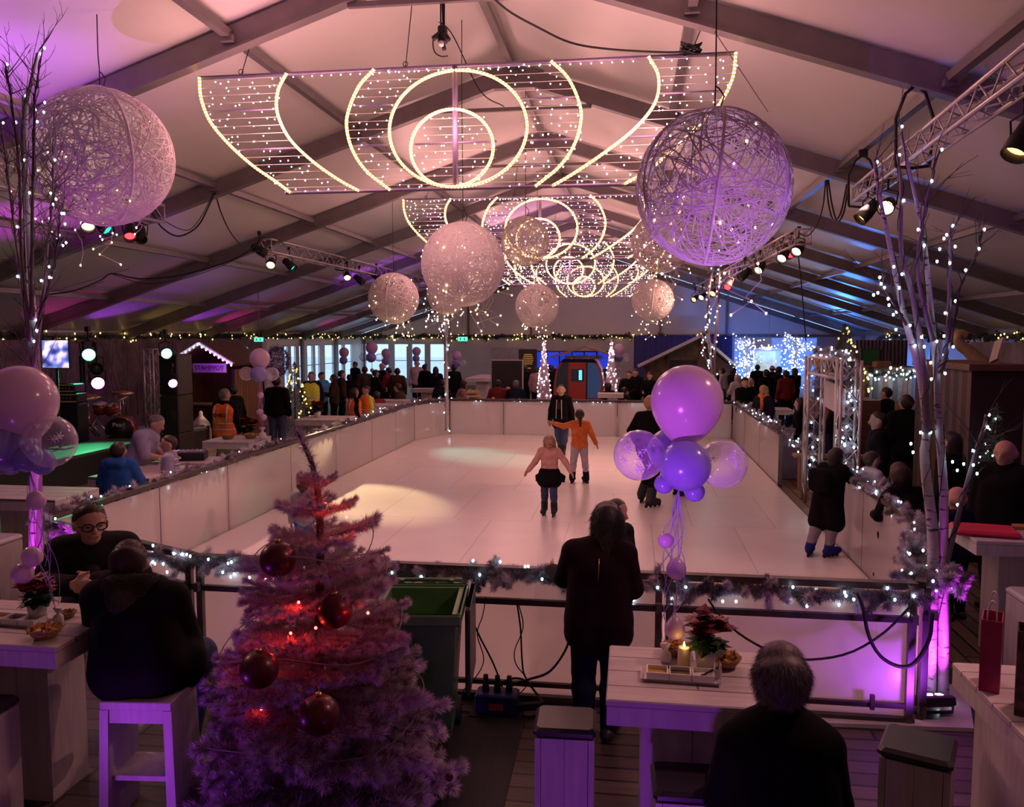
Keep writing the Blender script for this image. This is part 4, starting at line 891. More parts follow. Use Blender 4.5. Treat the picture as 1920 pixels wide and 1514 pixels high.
def poinsettia(label, c, s=1):
    t = thing('poinsettia', label, 'plant', tuple(c), group='red poinsettias on the tables')
    b = MB(); b.lathe([(.05 * s, 0), (.065 * s, .11 * s), (.06 * s, .11 * s), (.045 * s, .01 * s)], 14); b.build('pot', m_porc, t)
    for nm, m, n, z0, r0 in (('leaf', mat('poinsettia_leaf', (.012, .045, .016), .5), 40, .13, .12), ('bract', mat('poinsettia_bract', (.16, .004, .008), .5, var=.3), 66, .20, .10)):
        for g in range(3 if nm == 'bract' else 1):
            b = MB(); cx, cy = (0, 0) if nm == 'leaf' else (.055 * s * math.cos(g * 2.1), .055 * s * math.sin(g * 2.1))
            for k in range(n // (3 if nm == 'bract' else 1)):
                a = k * 2.4 + g; el = U(-.5, .5) if nm == 'leaf' else U(0, 1.0); l = s * r0 * U(.7, 1.1); d = Vector((math.cos(a) * math.cos(el), math.sin(a) * math.cos(el), math.sin(el))); sd = d.cross(Vector((0, 0, 1))).normalized() * l * .42; p = Vector((cx, cy, z0 * s + U(-.02, .03) * s)); n_ = sd.cross(d).normalized() * l * .1; nd = Vector((0, 0, -.12 * l))
                vs = [p, p + d * l * .45 + sd, p + d * l + nd, p + d * l * .45 - sd, p + d * l * .45 + n_, p + d * l * .45 + n_ * .3]
                b.add([tuple(v) for v in vs], [(0, 1, 4), (1, 2, 4), (2, 3, 4), (3, 0, 4), (1, 0, 5), (2, 1, 5), (3, 2, 5), (0, 3, 5)])
            b.build(nm + 's' if False else nm, m, t)
    b = MB(); b.tube([(0, 0, .1 * s), (.01, 0, .2 * s)], .008 * s, 6); b.build('stem', m_green, t); return t
poinsettia('red poinsettia in a pale pot beside the candle', gd(1325, 1252, TZ), 1.05)
poinsettia('red poinsettia on the left table in front of the man in glasses', gd(72, 1162, TZ), 1.0)
def basket(label, c, r, chips=True):
    t = thing('snack_basket', label, 'basket', tuple(c), group='wicker snack baskets')
    b = MB(); b.lathe([(r * .6, 0), (r * .85, r * .3), (r, r * .62), (r * .95, r * .62), (r * .8, r * .3), (r * .55, .012)], 24); b.build('bowl', m_bask, t)
    b = MB(); b.tube([(r * math.cos(a), r * math.sin(a), r * .62 + .003 * math.sin(a * 14)) for a in np.linspace(0, 6.283, 57)[:-1]], r * .06, 5, closed=True); b.build('rim', m_bask, t)
    if chips:
        b = MB()
        for k in range(34):
            p = Vector((U(-.7, .7) * r, U(-.7, .7) * r, r * U(.42, .72))); d = Vector(rv(1)[0]); e = d.orthogonal().normalized(); f = d.cross(e); s = .03; z = d * .002
            vs = [p + e * s, p - e * s * .5 + f * s * .87, p - e * s * .5 - f * s * .87]; b.add([tuple(v - z) for v in vs] + [tuple(v + z) for v in vs], [(2, 1, 0), (3, 4, 5), (0, 1, 4, 3), (1, 2, 5, 4), (2, 0, 3, 5)])
        o = b.build('chips', mat('corn_chips', (.55, .30, .07), .6, var=.3, scale=30), t); o['kind'] = 'stuff'
basket('wicker basket behind the poinsettia on the centre table', gd(1358, 1250, TZ), .085)
basket('wicker basket half hidden behind the lit candle', gd(1266, 1228, TZ), .08)
basket('wicker basket of corn chips on the left table', gd(85, 1196, TZ), .09)
basket('wicker basket beside the balloon weight on the left table', gd(126, 1158, TZ), .055, False)
t = thing('pillar_candle', 'lit ivory pillar candle on the centre table', 'candle', tuple(gd(1282, 1255, TZ)))
b = MB(); b.lathe([(.033, 0), (.034, .008), (.032, .115), (.028, .122), (.012, .112)], 20); b.build('wax', mat('ivory_wax', (.80, .66, .48), .5, var=.05), t)
b = MB(); b.lathe([(.001, .112), (.006, .122), (.007, .128), (.001, .148)], 8); b.build('flame', mat('candle_flame', (1, .7, .2), .5, emit=14, ecol=(1, .55, .12), var=0), t)
p = gd(1282, 1255, TZ); light('POINT', 'candle_glow', (p.x, p.y - .03, p.z + .145), (1, .5, .12), .16, size=.012)
t = thing('toothpick_glass', 'small glass of toothpicks at the right end of the tray', 'glass', tuple(gd(1345, 1276, TZ)))
b = MB(); b.lathe([(.018, 0), (.022, .06), (.020, .06), (.016, .004)], 14); b.build('glass', m_bclear, t)
b = MB(); 
for k in range(26): a = U(0, 6.28); b.cyl((.01 * math.cos(a), .01 * math.sin(a), .005), (.019 * math.cos(a), .019 * math.sin(a), U(.075, .09)), .0016, 4)
o = b.build('toothpicks', mat('pale_toothpick', (.62, .5, .42), .6), t); o['kind'] = 'stuff'
c = gd(1250, 1252, TZ); b = MB(); b.box((-.03, -.008, 0), (.03, .008, .022)); o = b.build('menu_card', m_blk, None, tuple(gd(1253, 1256, TZ))); tag(o, 'small black card standing before the balloon weight', 'card')
# gift bags
def bag(label, c, rz, w, d, h, m, m2, name='gift_bag'):
    t = thing(name, label, 'bag', c, rz, 'gift bags'); b = MB(); e = .004
    for p0, p1 in (((-w, -d, 0), (w, -d + e, h)), ((-w, d - e, 0), (w, d, h)), ((-w, -d + e, 0), (-w + e, d - e, h)), ((w - e, -d + e, 0), (w, d - e, h)), ((-w + e, -d + e, 0), (w - e, d - e, e))): b.box(p0, p1)
    b.build('paper_body', m, t)
    for y in (-d, d):
        b = MB(); b.tube([(w * .45 * math.cos(a), y, h + .10 * math.sin(a)) for a in np.linspace(math.pi, 0, 13)], .004, 5); b.build('handle', m2, t)
    return t
m_red = mat('red_paper', (.62, .02, .07), .5); m_gold = MATS['gold_garland_bulb']
bag('narrow pink red paper bag standing on the right table', (1.80, 4.34, TZ), -.42, .045, .09, .36, mat('pink_red_paper', (.50, .04, .14), .4), m_porc)
mfl = mat('brown_floral_paper', (.12, .06, .03), .35, var=.9, scale=14)
bag('brown bag with gold floral print standing on the right table', (1.895, 4.04, TZ), -.40, .10, .075, .40, mfl, mat('brown_cord', (.2, .12, .08), .6))
t = thing('shopping_bag', 'flat red paper bag lying on the table behind the birch', 'bag', tuple(gd(1845, 1000, TZ)), -.2)
b = MB(); b.box((-.26, -.19, .0), (.26, .19, .05), bev=.02); b.build('paper_body', m_red, t); b = MB(); b.tube([(.26, -.05, .03), (.36, -.06, .04), (.38, .02, .04), (.27, .06, .03)], .005, 5); b.build('handle', m_porc, t)
b = MB(); b.beam((3.45, 8.02, TZ + .02), (3.95, 7.82, TZ + .05), .14, .03); tag(b.build('paper_sleeve', mat('ochre_paper', (.40, .17, .05), .5)), 'ochre paper sleeve lying behind the red bag', 'paper')
# ------------------------------------------------------------------ people
def cloth(name, col, rough=.85): return mat('cloth_' + name, col, rough, var=.15, scale=14, bump=.08, spec=.12 if sum(col) < .2 else .3)
m_skin = mat('skin', (.50, .29, .22), .5, var=.05, scale=20); m_skin2 = mat('skin_dark', (.20, .10, .07), .5, var=.05)
HB = mat('hair_black', (.018, .012, .012), .5, var=.3, scale=60); HBR = mat('hair_brown', (.032, .016, .011), .5, var=.3, scale=60); HBL = mat('hair_blond', (.42, .25, .13), .5, var=.25, scale=60)
HG = mat('hair_grey', (.16, .135, .14), .55, var=.4, scale=70, stretch=(1, 1, .3)); HW = mat('hair_white', (.55, .48, .46), .6, var=.2, scale=60)
K = cloth('black', (.006, .0055, .007)); NAVY = cloth('navy', (.010, .013, .032)); DENIM = cloth('denim', (.05, .07, .15)); DDEN = cloth('dark_denim', (.010, .012, .028)); CHAR = cloth('charcoal', (.016, .014, .016))
BRN = cloth('brown', (.045, .026, .02)); OLI = cloth('olive', (.06, .05, .035)); MAR = cloth('maroon', (.016, .005, .008)); GRY = cloth('grey', (.28, .26, .30)); LGR = cloth('light_grey', (.52, .48, .54)); RED = cloth('red', (.17, .016, .02))
PNK = cloth('pink', (.62, .34, .30)); ORG = cloth('orange', (.75, .20, .05)); BLUE = cloth('blue', (.02, .10, .36)); LIL = cloth('lilac_grey', (.34, .31, .46)); WHT = cloth('white', (.66, .60, .62)); HIV = cloth('hi_vis_orange', (1.0, .20, .03), .6); HIY = cloth('hi_vis_yellow', (.75, .75, .08), .6)
ROSE = cloth('rose_brown', (.38, .20, .19)); TEAL = cloth('bright_blue', (.05, .25, .50)); FUR = mat('fur_trim', (.035, .026, .022), .9, var=.5, scale=60)
m_shoe = mat('black_shoe', (.02, .018, .02), .45); m_eye = mat('eye_dark', (.02, .015, .015), .2); m_silver = mat('reflective_stripe', (.60, .62, .66), .35, .3)
def P3(*a): return V3(a)
STAND = dict(hipc=(0, 0, .525), chest=(0, 0, .735), neck=(0, .0, .835), head=(0, .012, .93), shl=(-.108, 0, .805), shr=(.108, 0, .805), ell=(-.15, -.02, .635), elr=(.15, -.02, .635), wrl=(-.155, .03, .495), wrr=(.155, .03, .495),
             hil=(-.052, 0, .515), hir=(.052, 0, .515), knl=(-.062, .012, .285), knr=(.062, .012, .285), anl=(-.062, -.012, .048), anr=(.062, -.012, .048), tol=(-.072, .095, .022), tor=(.072, .095, .022))
def sit(zs, lean=.05, spread=.09, fl=.22, drop=.27):
    """seated: zs = seat height in body heights"""
    h = zs + .05; d = dict(hipc=(0, 0, h), hil=(-.055, 0, h - .005), hir=(.055, 0, h - .005), chest=(0, lean, h + .20), neck=(0, lean * 1.5, h + .30), head=(0, lean * 1.7 + .02, h + .395), shl=(-.108, lean * 1.3, h + .275), shr=(.108, lean * 1.3, h + .275),
             ell=(-.16, lean + .06, h + .12), elr=(.16, lean + .06, h + .12), wrl=(-.10, lean + .20, h + .10), wrr=(.10, lean + .20, h + .10), knl=(-spread, fl, h - .02), knr=(spread, fl, h - .02), anl=(-spread, fl - .02, h - drop), anr=(spread, fl - .02, h - drop), tol=(-spread, fl + .08, h - drop - .025), tor=(spread, fl + .08, h - drop - .025)); return d
def person(label, loc, rz, h, pose=None, top=K, legs=DDEN, hair='short', hairm=HB, shoe=m_shoe, vox=.03, head=1.0, sleeve=1.0, hem=None, fat=1.0, skin=None, yaw=0.0, nod=0.0, face=False, skates=None, extra=None, hood=None, gloves=False, group=None, topname='jacket', legname='trousers', wide=1.0, collar=None, infl=.010, curl=.5, skirt=None, strands=0, slen=.035):
    J = dict(STAND); J.update(pose or {}); J = {k: V3(v) * h for k, v in J.items()}
    for s in 'lr':
        J['sh' + s] = J['sh' + s].copy(); J['sh' + s][0] *= wide
    f = fat * h; sk = skin or m_skin
    c = lambda a, b, ra, rb=None, fl=None: cone(a, b, ra * f, None if rb is None else rb * f, fl)
    torso = [c(J['hil'] * .8 + J['hipc'] * .2, J['hir'] * .8 + J['hipc'] * .2, .072, .072), c(J['hipc'], (J['hipc'] + J['chest']) / 2, .078, .070), c((J['hipc'] + J['chest']) / 2, J['chest'], .070, .078)]
    for s in 'lr': torso.append(c(J['chest'] + (J['sh' + s] - J['chest']) * .35 - V3((0, 0, .03)) * h, J['sh' + s] * .75 + J['chest'] * .25, .062, .050)); torso.append(c(J['neck'] * .8 + J['chest'] * .2, J['sh' + s], .046, .036)); torso.append(c(J['chest'] + (J['hir'] - J['hipc']) * (.7 if s == 'r' else -.7), J['hipc'] + (J['hi' + s] - J['hipc']) * .7 + V3((0, 0, .02)) * h, .064, .066))
    hc = J['head']; hs = .062 * head * h
    Rm = np.array((Matrix.Rotation(yaw, 3, 'Z') @ Matrix.Rotation(-nod, 3, 'X')))
    hp = lambda x, y, z: hc + Rm @ (V3((x, y, z)) * hs)
    neck = [c(J['neck'] - V3((0, 0, .03)) * h, hc - V3((0, 0, .03)) * h, .036, .032)]
    headp = [cone(hp(0, -.18, .15), hp(0, .05, .38), .95 * hs, .86 * hs), cone(hp(0, .30, -.55), hp(0, .42, -.85), .62 * hs, .36 * hs), cone(hp(0, .95, .02), hp(0, 1.1, -.25), .10 * hs, .17 * hs), cone(hp(-.92, -.05, .05), hp(-.95, -.1, -.25), .16 * hs, .12 * hs), cone(hp(.92, -.05, .05), hp(.95, -.1, -.25), .16 * hs, .12 * hs)]
    if face: headp += [cone(hp(-.22, .84, -.62), hp(.22, .84, -.62), .10 * hs), cone(hp(-.45, .80, .22), hp(.45, .80, .22), .12 * hs)]
    arms = {}; legsP = {}; hands = []; feet = {}
    for s in 'lr':
        sh, el, wr = J['sh' + s], J['el' + s], J['wr' + s]
        arms[s] = ([c(sh, el, .037, .030)], [c(el, wr, .030, .020)])
        d = wr - el; d = d / np.linalg.norm(d); sg = -1 if s == 'l' else 1
        inn = V3((-sg, .2, -.1)); inn = inn - d * (inn @ d); inn /= np.linalg.norm(inn) + 1e-9; w = np.cross(d, inn) * sg   # w: across the palm, thumb side
        hl = .105 * h; pc = wr + d * hl * .28
        hands.append(c(wr, wr + d * hl * .45, .017, .021, (inn, .6)))
        for k, (o, ln) in enumerate(((.75, .88), (.25, 1.0), (-.25, .92), (-.75, .74))):
            b0 = wr + d * hl * .45 + w * o * .024 * f * 1.0; l = hl * .55 * ln; m1 = b0 + (d + inn * curl * .35) * l * .5; m2 = m1 + (d * (1 - curl * .5) + inn * curl) * l * .45; r = max(.0062 * f, .0052)
            hands += [cone(b0, m1, r, r * .95), cone(m1, m2, r * .95, r * .8)]
        tb = wr + d * hl * .15 + w * .016 * f; hands += [cone(tb, tb + (d * .6 + w * .7) * hl * .28, .0085 * f, .0075 * f), cone(tb + (d * .6 + w * .7) * hl * .28, tb + (d * .95 + w * .75 + inn * .2) * hl * .45, .0075 * f, .006 * f)]
        hi, kn, an, to = (J[q + s] for q in ('hi', 'kn', 'an', 'to'))
        legsP[s] = [c(hi, kn, .062, .042), c(kn, kn * .7 + an * .3 - V3((0, .01, 0)) * h, .040, .041), c(kn * .7 + an * .3 - V3((0, .01, 0)) * h, an, .041, .026)]
        hl_ = an + (an - to) * .28; hl_[2] = to[2] + .004 * h
        feet[s] = [c(hl_, to, .024, .022), c(an, an * .4 + to * .6, .024, .02)]
    L = legsP['l'] + legsP['r']; A = arms['l'][0] + arms['r'][0]; B = arms['l'][1] + arms['r'][1]; F = feet['l'] + feet['r']
    bv = vox
    body = organic('person', torso + neck + headp + L + A + B + hands + F, sk, None, bv, .022 * h if vox > .015 else .012 * h)
    body.location = loc; body.rotation_euler = (0, 0, rz); tag(body, label, 'person', group)
    i = infl * h
    def child(nm, prims, m, inf=0, k=.02, v=None): return organic(nm, prims, m, body, v or vox, k, inf)
    # upper garment
    gp = list(torso) + A
    if sleeve >= 1: gp += [cone(a, b - (b - a) * .02, ra, rb * 1.15) for a, b, ra, rb, _ in B]
    elif sleeve > .5: gp += [cone(a, a + (b - a) * (sleeve - .5) * 2, ra, rb * 1.2) for a, b, ra, rb, _ in B]
    gp.append(c(J['neck'] - V3((0, 0, .045)) * h, J['neck'] - V3((0, 0, .012)) * h, .048, .040))
    if hem is not None:
        z = hem * h; q = J['hipc'] * 1.0
        gp += [c(J['chest'] + (J['hi' + s] - J['hipc']) * .8, J['hi' + s], .070, .078) for s in 'lr']
        for s in 'lr': hi = J['hi' + s]; dn = J['kn' + s] - hi; u = min(1, max(.05, (hi[2] - z) / max(.05, abs(dn[2])) if abs(dn[2]) > .1 else .4)); gp.append(c(hi, hi + dn * u, .075, .078 if u < .6 else .085))
    tg = child(topname, gp, top, i, .022)
    child(legname, [torso[0]] + ([torso[1]] if hem is None else []) + L, legs, i * .7, .02)
    if skirt: child('skirt', [c(J['hipc'] + V3((0, 0, .02)) * h, J['hipc'], .08, .09)] + [c(J['hi' + s], J['hi' + s] * (1 - q) + J['kn' + s] * q, .08, .10) for s in 'lr' for q in (skirt[1],)], skirt[0], i * 1.3, .05)
    for s in 'lr':
        if skates is None: child('shoe', feet[s], shoe, .006 * h, .01)
        else:
            hi, kn, an, to = (J[q + s] for q in ('hi', 'kn', 'an', 'to'))
            sb = child('skate', feet[s] + [c(an, an + (kn - an) * .32, .034, .036)], skates, .010 * h, .02); fw = to - an; fw[2] = 0; fw /= np.linalg.norm(fw); side = np.cross(fw, (0, 0, 1))
            b = MB(); base = V3((an[0], an[1], 0))
            for q in (-.055, 0, .055, .11): p = base + fw * q * h; b.cyl(tuple(p + V3((0, 0, -.012)) - side * .011 * 1), tuple(p + V3((0, 0, -.012)) + side * .011), .03, 10)
            b.beam(tuple(base - fw * .05 * h + V3((0, 0, .02))), tuple(base + fw * .11 * h + V3((0, 0, .02))), .02, .03); b.build('wheels', m_blk, sb)
    # hair
    o = 1.06
    hv = min(vox, .02) if vox > .015 else vox
    cap = [cone(hp(0, -.28, .30), hp(0, -.05, .48), 1.0 * hs, .88 * hs), cone(hp(0, -.55, -.1), hp(0, -.5, -.3), .72 * hs, .60 * hs)]
    if hair == 'bald': cap = [cone(hp(-.75, -.45, -.05), hp(.75, -.45, -.05), .30 * hs), cone(hp(-.75, -.45, -.05), hp(0, -.95, -.15), .3 * hs), cone(hp(.75, -.45, -.05), hp(0, -.95, -.15), .3 * hs)]
    if hair == 'long': cap += [cone(hp(0, -.55, -.2), hp(0, -.80, -2.0), .85 * hs, .72 * hs), cone(hp(-.62, -.25, 0), hp(-.75, -.3, -1.9), .42 * hs, .38 * hs), cone(hp(.62, -.25, 0), hp(.75, -.3, -1.9), .42 * hs, .38 * hs)]
    if hair == 'bob': cap += [cone(hp(-.72, -.2, 0), hp(-.78, -.15, -.9), .38 * hs, .36 * hs), cone(hp(.72, -.2, 0), hp(.78, -.15, -.9), .38 * hs, .36 * hs), cone(hp(0, -.6, 0), hp(0, -.65, -.9), .7 * hs, .6 * hs)]
    if hair == 'ponytail': cap += [cone(hp(0, -1.0, .2), hp(0, -1.3, -.4), .3 * hs, .36 * hs), cone(hp(0, -1.3, -.4), hp(.1, -1.1, -2.6), .36 * hs, .18 * hs)]
    if hair == 'bun': cap += [cone(hp(0, -.95, .7), hp(0, -1.05, .8), .42 * hs)]
    if hair == 'volume': cap = [cone(hp(0, -.3, .25), hp(0, -.05, .55), 1.12 * hs, .95 * hs), cone(hp(0, -.6, -.3), hp(0, -.55, -1.05), .85 * hs, .62 * hs), cone(hp(-.7, -.25, .1), hp(-.7, -.3, -.7), .48 * hs, .36 * hs), cone(hp(.7, -.25, .1), hp(.7, -.3, -.7), .48 * hs, .36 * hs)]
    if hair == 'beanie': cap = [cone(hp(0, -.15, .30), hp(0, -.12, .62), 1.05 * hs, .92 * hs)]
    nm = 'hat' if hair == 'beanie' else 'hair'
    if hair:
        ho = child(nm, cap, hairm, 0, .3 * hs, min(hv, .25 * hs))
        if strands:
            me = ho.data; nv = len(me.vertices); co = np.empty(nv * 3); me.vertices.foreach_get('co', co); no = np.empty(nv * 3); me.vertices.foreach_get('normal', no); co = co.reshape(-1, 3); no = no.reshape(-1, 3)
            q = np.random.randint(0, nv, strands); D = no[q] * .55 + rv(strands) * .35 + np.array([0, 0, -.9 if hair != 'short' else -.1]); b = MB(); needles(b, co[q] - no[q] * .004, D, np.random.uniform(.5, 1, strands) * slen, .0011); so = b.build('hair_strands', hairm, ho); so['kind'] = 'stuff'
    if hood: child('hood', [cone(J['neck'] + V3((-.05, -.02, .0)) * h, J['neck'] + V3((.05, -.02, .0)) * h, .045 * h), cone(J['neck'] + V3((-.045, -.06, -.01)) * h, J['neck'] + V3((.045, -.06, -.01)) * h, .05 * h)], hood, 0, .03)
    if collar: child('collar', [c(J['neck'] - V3((0, 0, .022)) * h, J['neck'] + V3((0, .004, .018)) * h, .050, .044)], collar, .004, .01)
    if face:
        for x in (-.36, .36): b = MB(); b.ball(tuple(hp(x, .82, .06)), .12 * hs, 8, sc=(1, .5, .6)); b.build('eye', m_eye, body)
        b = MB(); b.tube([tuple(hp(x, .90 - .15 * abs(x), -.60)) for x in (-.3, -.1, .1, .3)], .05 * hs, 5); b.build('mouth', mat('lips', (.36, .13, .12), .5), body)
    if extra: extra(body, J, h, hp, hs, child)
    return body
def stripes(body, J, h, zs, m, r=.085, vert=True, xs=(-.06, .06)):
    """reflective bands of a safety vest, wrapped round the torso"""
    for z in zs:
        b = MB(); b.tube([(r * 1.30 * h * math.cos(a), r * 1.12 * h * math.sin(a), z * h) for a in np.linspace(0, 6.283, 29)[:-1]], .009 * h, 4, closed=True); b.build('reflective_band', m, body)
def text3d(name, s, size, m, loc, rot, parent=None, depth=.004):
    c = bpy.data.curves.new(name, 'FONT'); c.body = s; c.size = size; c.extrude = depth; c.align_x = 'CENTER'; c.align_y = 'CENTER'
    o = bpy.data.objects.new(name, c); C.objects.link(o); dg = bpy.context.evaluated_depsgraph_get(); me = bpy.data.meshes.new_from_object(o.evaluated_get(dg)); bpy.data.objects.remove(o)
    me.materials.clear(); me.materials.append(m); return link(name, me, parent, loc, rot)
random.seed(31)
# --- the group at the front
def ex_parka(body, J, h, hp, hs, child):
    nk = J['neck']; fo = child('fur_hood', [cone(nk + V3((-.085, -.01, -.012)) * h, nk + V3((.085, -.01, -.012)) * h, .034 * h), cone(nk + V3((-.05, -.035, .0)) * h, nk + V3((.05, -.035, .0)) * h, .05 * h), cone(nk + V3((-.085, -.02, -.015)) * h, nk + V3((0, -.085, -.045)) * h, .04 * h, .055 * h), cone(nk + V3((.085, -.02, -.015)) * h, nk + V3((0, -.085, -.045)) * h, .04 * h, .055 * h)], FUR, 0, .03)
    v = np.array([q.co for q in fo.data.vertices]); no = np.array([q.normal for q in fo.data.vertices]); q = np.random.randint(0, len(v), 6000); b = MB(); needles(b, v[q] - no[q] * .004, no[q] + rv(6000) * .5, .028, .0012); so = b.build('fur_strands', FUR, fo); so['kind'] = 'stuff'
H = 1.80
ps = sit(.445, .10, .12, .22, .36); ps.update(head=(-.075, .17, .80), neck=(-.05, .12, .735), chest=(-.025, .06, .63), shl=(-.155, .10, .705), shr=(.085, .08, .695), ell=(-.175, .15, .56), wrl=(-.12, .27, .625), elr=(.125, .10, .53), wrr=(.08, .24, .55), knr=(.15, .16, .47), anr=(.07, .19, .06), tor=(.09, .29, .025), knl=(-.07, .24, .46), anl=(-.09, .20, .24), tol=(-.09, .30, .21))
person('person in black parka with fur hood seated on the open stool, seen from behind', (-2.86, 4.43, 0), .26, H, ps, K, DENIM, 'short', HBR, vox=.014, strands=3000, slen=.02, fat=1.12, wide=1.0, infl=.018, hem=.40, extra=ex_parka, topname='parka', shoe=mat('white_trainer', (.6, .58, .6), .5))
def ex_glasses(body, J, h, hp, hs, child):
    b = MB()
    for s in (-1, 1):
        b.tube([tuple(hp(s * .42 + .34 * math.cos(a), .98 - .08 * abs(s * .42 + .34 * math.cos(a)), .05 + .24 * math.sin(a))) for a in np.linspace(0, 6.283, 15)[:-1]], .055 * hs, 5, closed=True); b.tube([tuple(hp(s * .76, .9, .1)), tuple(hp(s * 1.0, .1, .1))], .05 * hs, 4)
    b.tube([tuple(hp(-.1, 1.0, .08)), tuple(hp(.1, 1.0, .08))], .05 * hs, 4); b.build('glasses', m_blk, body)
    child('scarf', [cone(J['neck'] + V3((-.03, .02, -.03)) * h, J['neck'] + V3((.0, .06, -.10)) * h, .035 * h, .03 * h), cone(J['neck'] + V3((.03, .02, -.03)) * h, J['neck'] + V3((.0, .06, -.10)) * h, .035 * h, .03 * h)], BRN, 0, .02)
H = 1.78; ps = sit(.45, .10, .09, .2, .34); ps.update(head=(0, .17, .85), neck=(0, .12, .76), wrl=(-.02, .30, .645), wrr=(.05, .32, .645), elr=(.18, .16, .62), ell=(-.17, .15, .62), shl=(-.12, .10, .735), shr=(.12, .10, .735))
c = at(150, 1000, 5.38)
person('person in glasses and dark jacket leaning on the left table, facing right', (c.x - .05, 5.62, 0), -2.62, H, ps, CHAR, DDEN, 'short', HBR, vox=.012, strands=3000, slen=.025, face=True, extra=ex_glasses, yaw=.35, nod=.1, infl=.016, fat=1.08, collar=CHAR)
def ex_zip(body, J, h, hp, hs, child):
    b = MB(); z0 = J['neck'][2] - .035 * h; b.tube([(0.005, -.082 * h, z0 - .01), (.003, -.094 * h, z0 - .07), (0, -.094 * h, z0 - .16)], .004, 5); b.build('zip', m_cap, body)
H = 1.68; ps = dict(ell=(-.150, .07, .665), wrl=(-.215, .25, .635), elr=(.140, .02, .645), wrr=(.085, .15, .63), shl=(-.105, 0, .797), shr=(.105, 0, .797), head=(.03, .06, .92), neck=(.015, .025, .835), anl=(-.055, -.02, .045), anr=(.045, .0, .045))
person('person with long dark hair in a maroon top leaning on the front rail', (at(1122, 1200, 5.72).x, 5.74, 0), 0, H, ps, MAR, DDEN, 'long', HB, vox=.012, strands=7000, slen=.06, hem=.46, infl=.014, fat=1.0, extra=ex_zip, topname='blouse', nod=.15)
person('person with brown hair just behind the woman in maroon, on the ice', (at(1163, 960, 7.0).x - .04, 7.0, .05), -2.2, 1.40, dict(ell=(-.13, .02, .64)), K, DDEN, 'short', HBR, vox=.016, head=1.1)
H = 1.66; ps = sit(.49, .03, .10, .24, .38); c = at(1450, 1245, 3.36)
ps.update(head=(.0, .055, .90), neck=(0, .03, .81), shl=(-.100, .03, .735), shr=(.100, .03, .735), ell=(-.135, .05, .585), elr=(.135, .05, .585), wrl=(-.10, .20, .63), wrr=(.10, .20, .63))
person('person with short grey hair and black cardigan seated at the centre table', (c.x + .03, 3.27, 0), .02, H, ps, K, K, 'volume', HG, vox=.011, strands=9000, slen=.045, infl=.012, fat=1.0, head=.90, collar=MAR, topname='cardigan', hem=.44)
stool('stool beneath the grey haired woman', (c.x, 3.27), 0, h=.80)
# --- skaters on the ice
def place(px, py_foot, z=.05): return gd(px, py_foot, z)
c = place(1030, 966)
def ex_tied(body, J, h, hp, hs, child):
    hc = J['hipc']; b = MB()
    for s in (-1, 1):
        p = [hc + V3((s * .06, -.02, .05)) * h, hc + V3((s * .20, -.05, -.05)) * h, hc + V3((s * .19, -.03, -.13)) * h, hc + V3((s * .09, .0, -.10)) * h]; q = [v - V3((0, .03, 0)) * h for v in p]
        b.add([tuple(v) for v in p + q], [(0, 1, 2, 3), (7, 6, 5, 4), (0, 4, 5, 1), (1, 5, 6, 2), (2, 6, 7, 3), (3, 7, 4, 0)])
    b.build('tied_jacket', K, body)
person('girl in a pink jumper skating towards us with both arms held out', (c.x, c.y, .09), math.pi - .1, 1.20, dict(ell=(-.21, .02, .68), wrl=(-.29, .06, .56), elr=(.18, .04, .67), wrr=(.26, .10, .56), anl=(-.07, .03, .05), anr=(.075, -.05, .05), knl=(-.062, .05, .285), head=(0, .03, .925)), PNK, DENIM, 'long', HBL, vox=.012, strands=2500, slen=.05, head=1.18, face=True, nod=.35, skates=m_blk, hem=None, skirt=(K, .35), extra=ex_tied, topname='jumper')
c = place(1086, 906)
person('girl in an orange jumper skating away with her left arm stretched out', (c.x, c.y, .09), .15, 1.35, dict(ell=(-.22, .06, .77), wrl=(-.34, .12, .80), elr=(.175, 0, .66), wrr=(.235, .03, .53), anl=(-.10, 0, .05), anr=(.10, 0, .05), knl=(-.08, .02, .285), knr=(.08, .02, .285)), ORG, LGR, 'ponytail', HBR, vox=.014, head=1.1, skates=NAVY, topname='jumper')
c = place(1052, 856)
def ex_tee(body, J, h, hp, hs, child):
    for s in (-1, 1):
        b = MB(); b.tube([tuple(J['chest'] + V3((s * .035, .085, .06)) * h), tuple(J['chest'] + V3((s * .04, .092, -.05)) * h), tuple(J['hipc'] + V3((s * .045, .095, 0)) * h)], .006 * h, 5); b.build('zip_edge', LGR, body)
    b = MB(); b.box((-.03 * h, .088 * h, .66 * h), (.03 * h, .094 * h, .76 * h)); b.build('shirt_print', BRN, body)
person('young man in an open dark jacket and jeans skating at the far side', (c.x, c.y, .09), math.pi - .3, 1.62, dict(elr=(.16, 0, .64), wrr=(.17, .02, .50), ell=(-.16, 0, .64), wrl=(-.19, .03, .51), anl=(-.03, .02, .05), anr=(.03, -.1, .05), knr=(.04, .02, .285), tor=(.06, 0, .022)), K, DENIM, 'short', HB, vox=.018, skates=m_blk, hem=.45, extra=ex_tee, yaw=.3)
c = place(1228, 945)
person('person in black skating behind the violet balloons', (c.x - .1, c.y, .09), -.5, 1.76, dict(knl=(-.05, .12, .29), anl=(-.09, .02, .06), tol=(-.12, .11, .03), knr=(.05, .02, .285), anr=(.09, -.14, .05), tor=(.12, -.05, .02), ell=(-.20, 0, .66), wrl=(-.16, .05, .54)), K, K, 'short', HBL, vox=.02, skates=m_blk, hem=.46)
c = place(1250, 938)
person('person in dark trousers skating mostly hidden by the violet balloons', (c.x + .22, c.y + .45, .09), -.7, 1.3, dict(anl=(-.07, .05, .05)), K, K, 'short', HB, vox=.02, skates=m_blk)
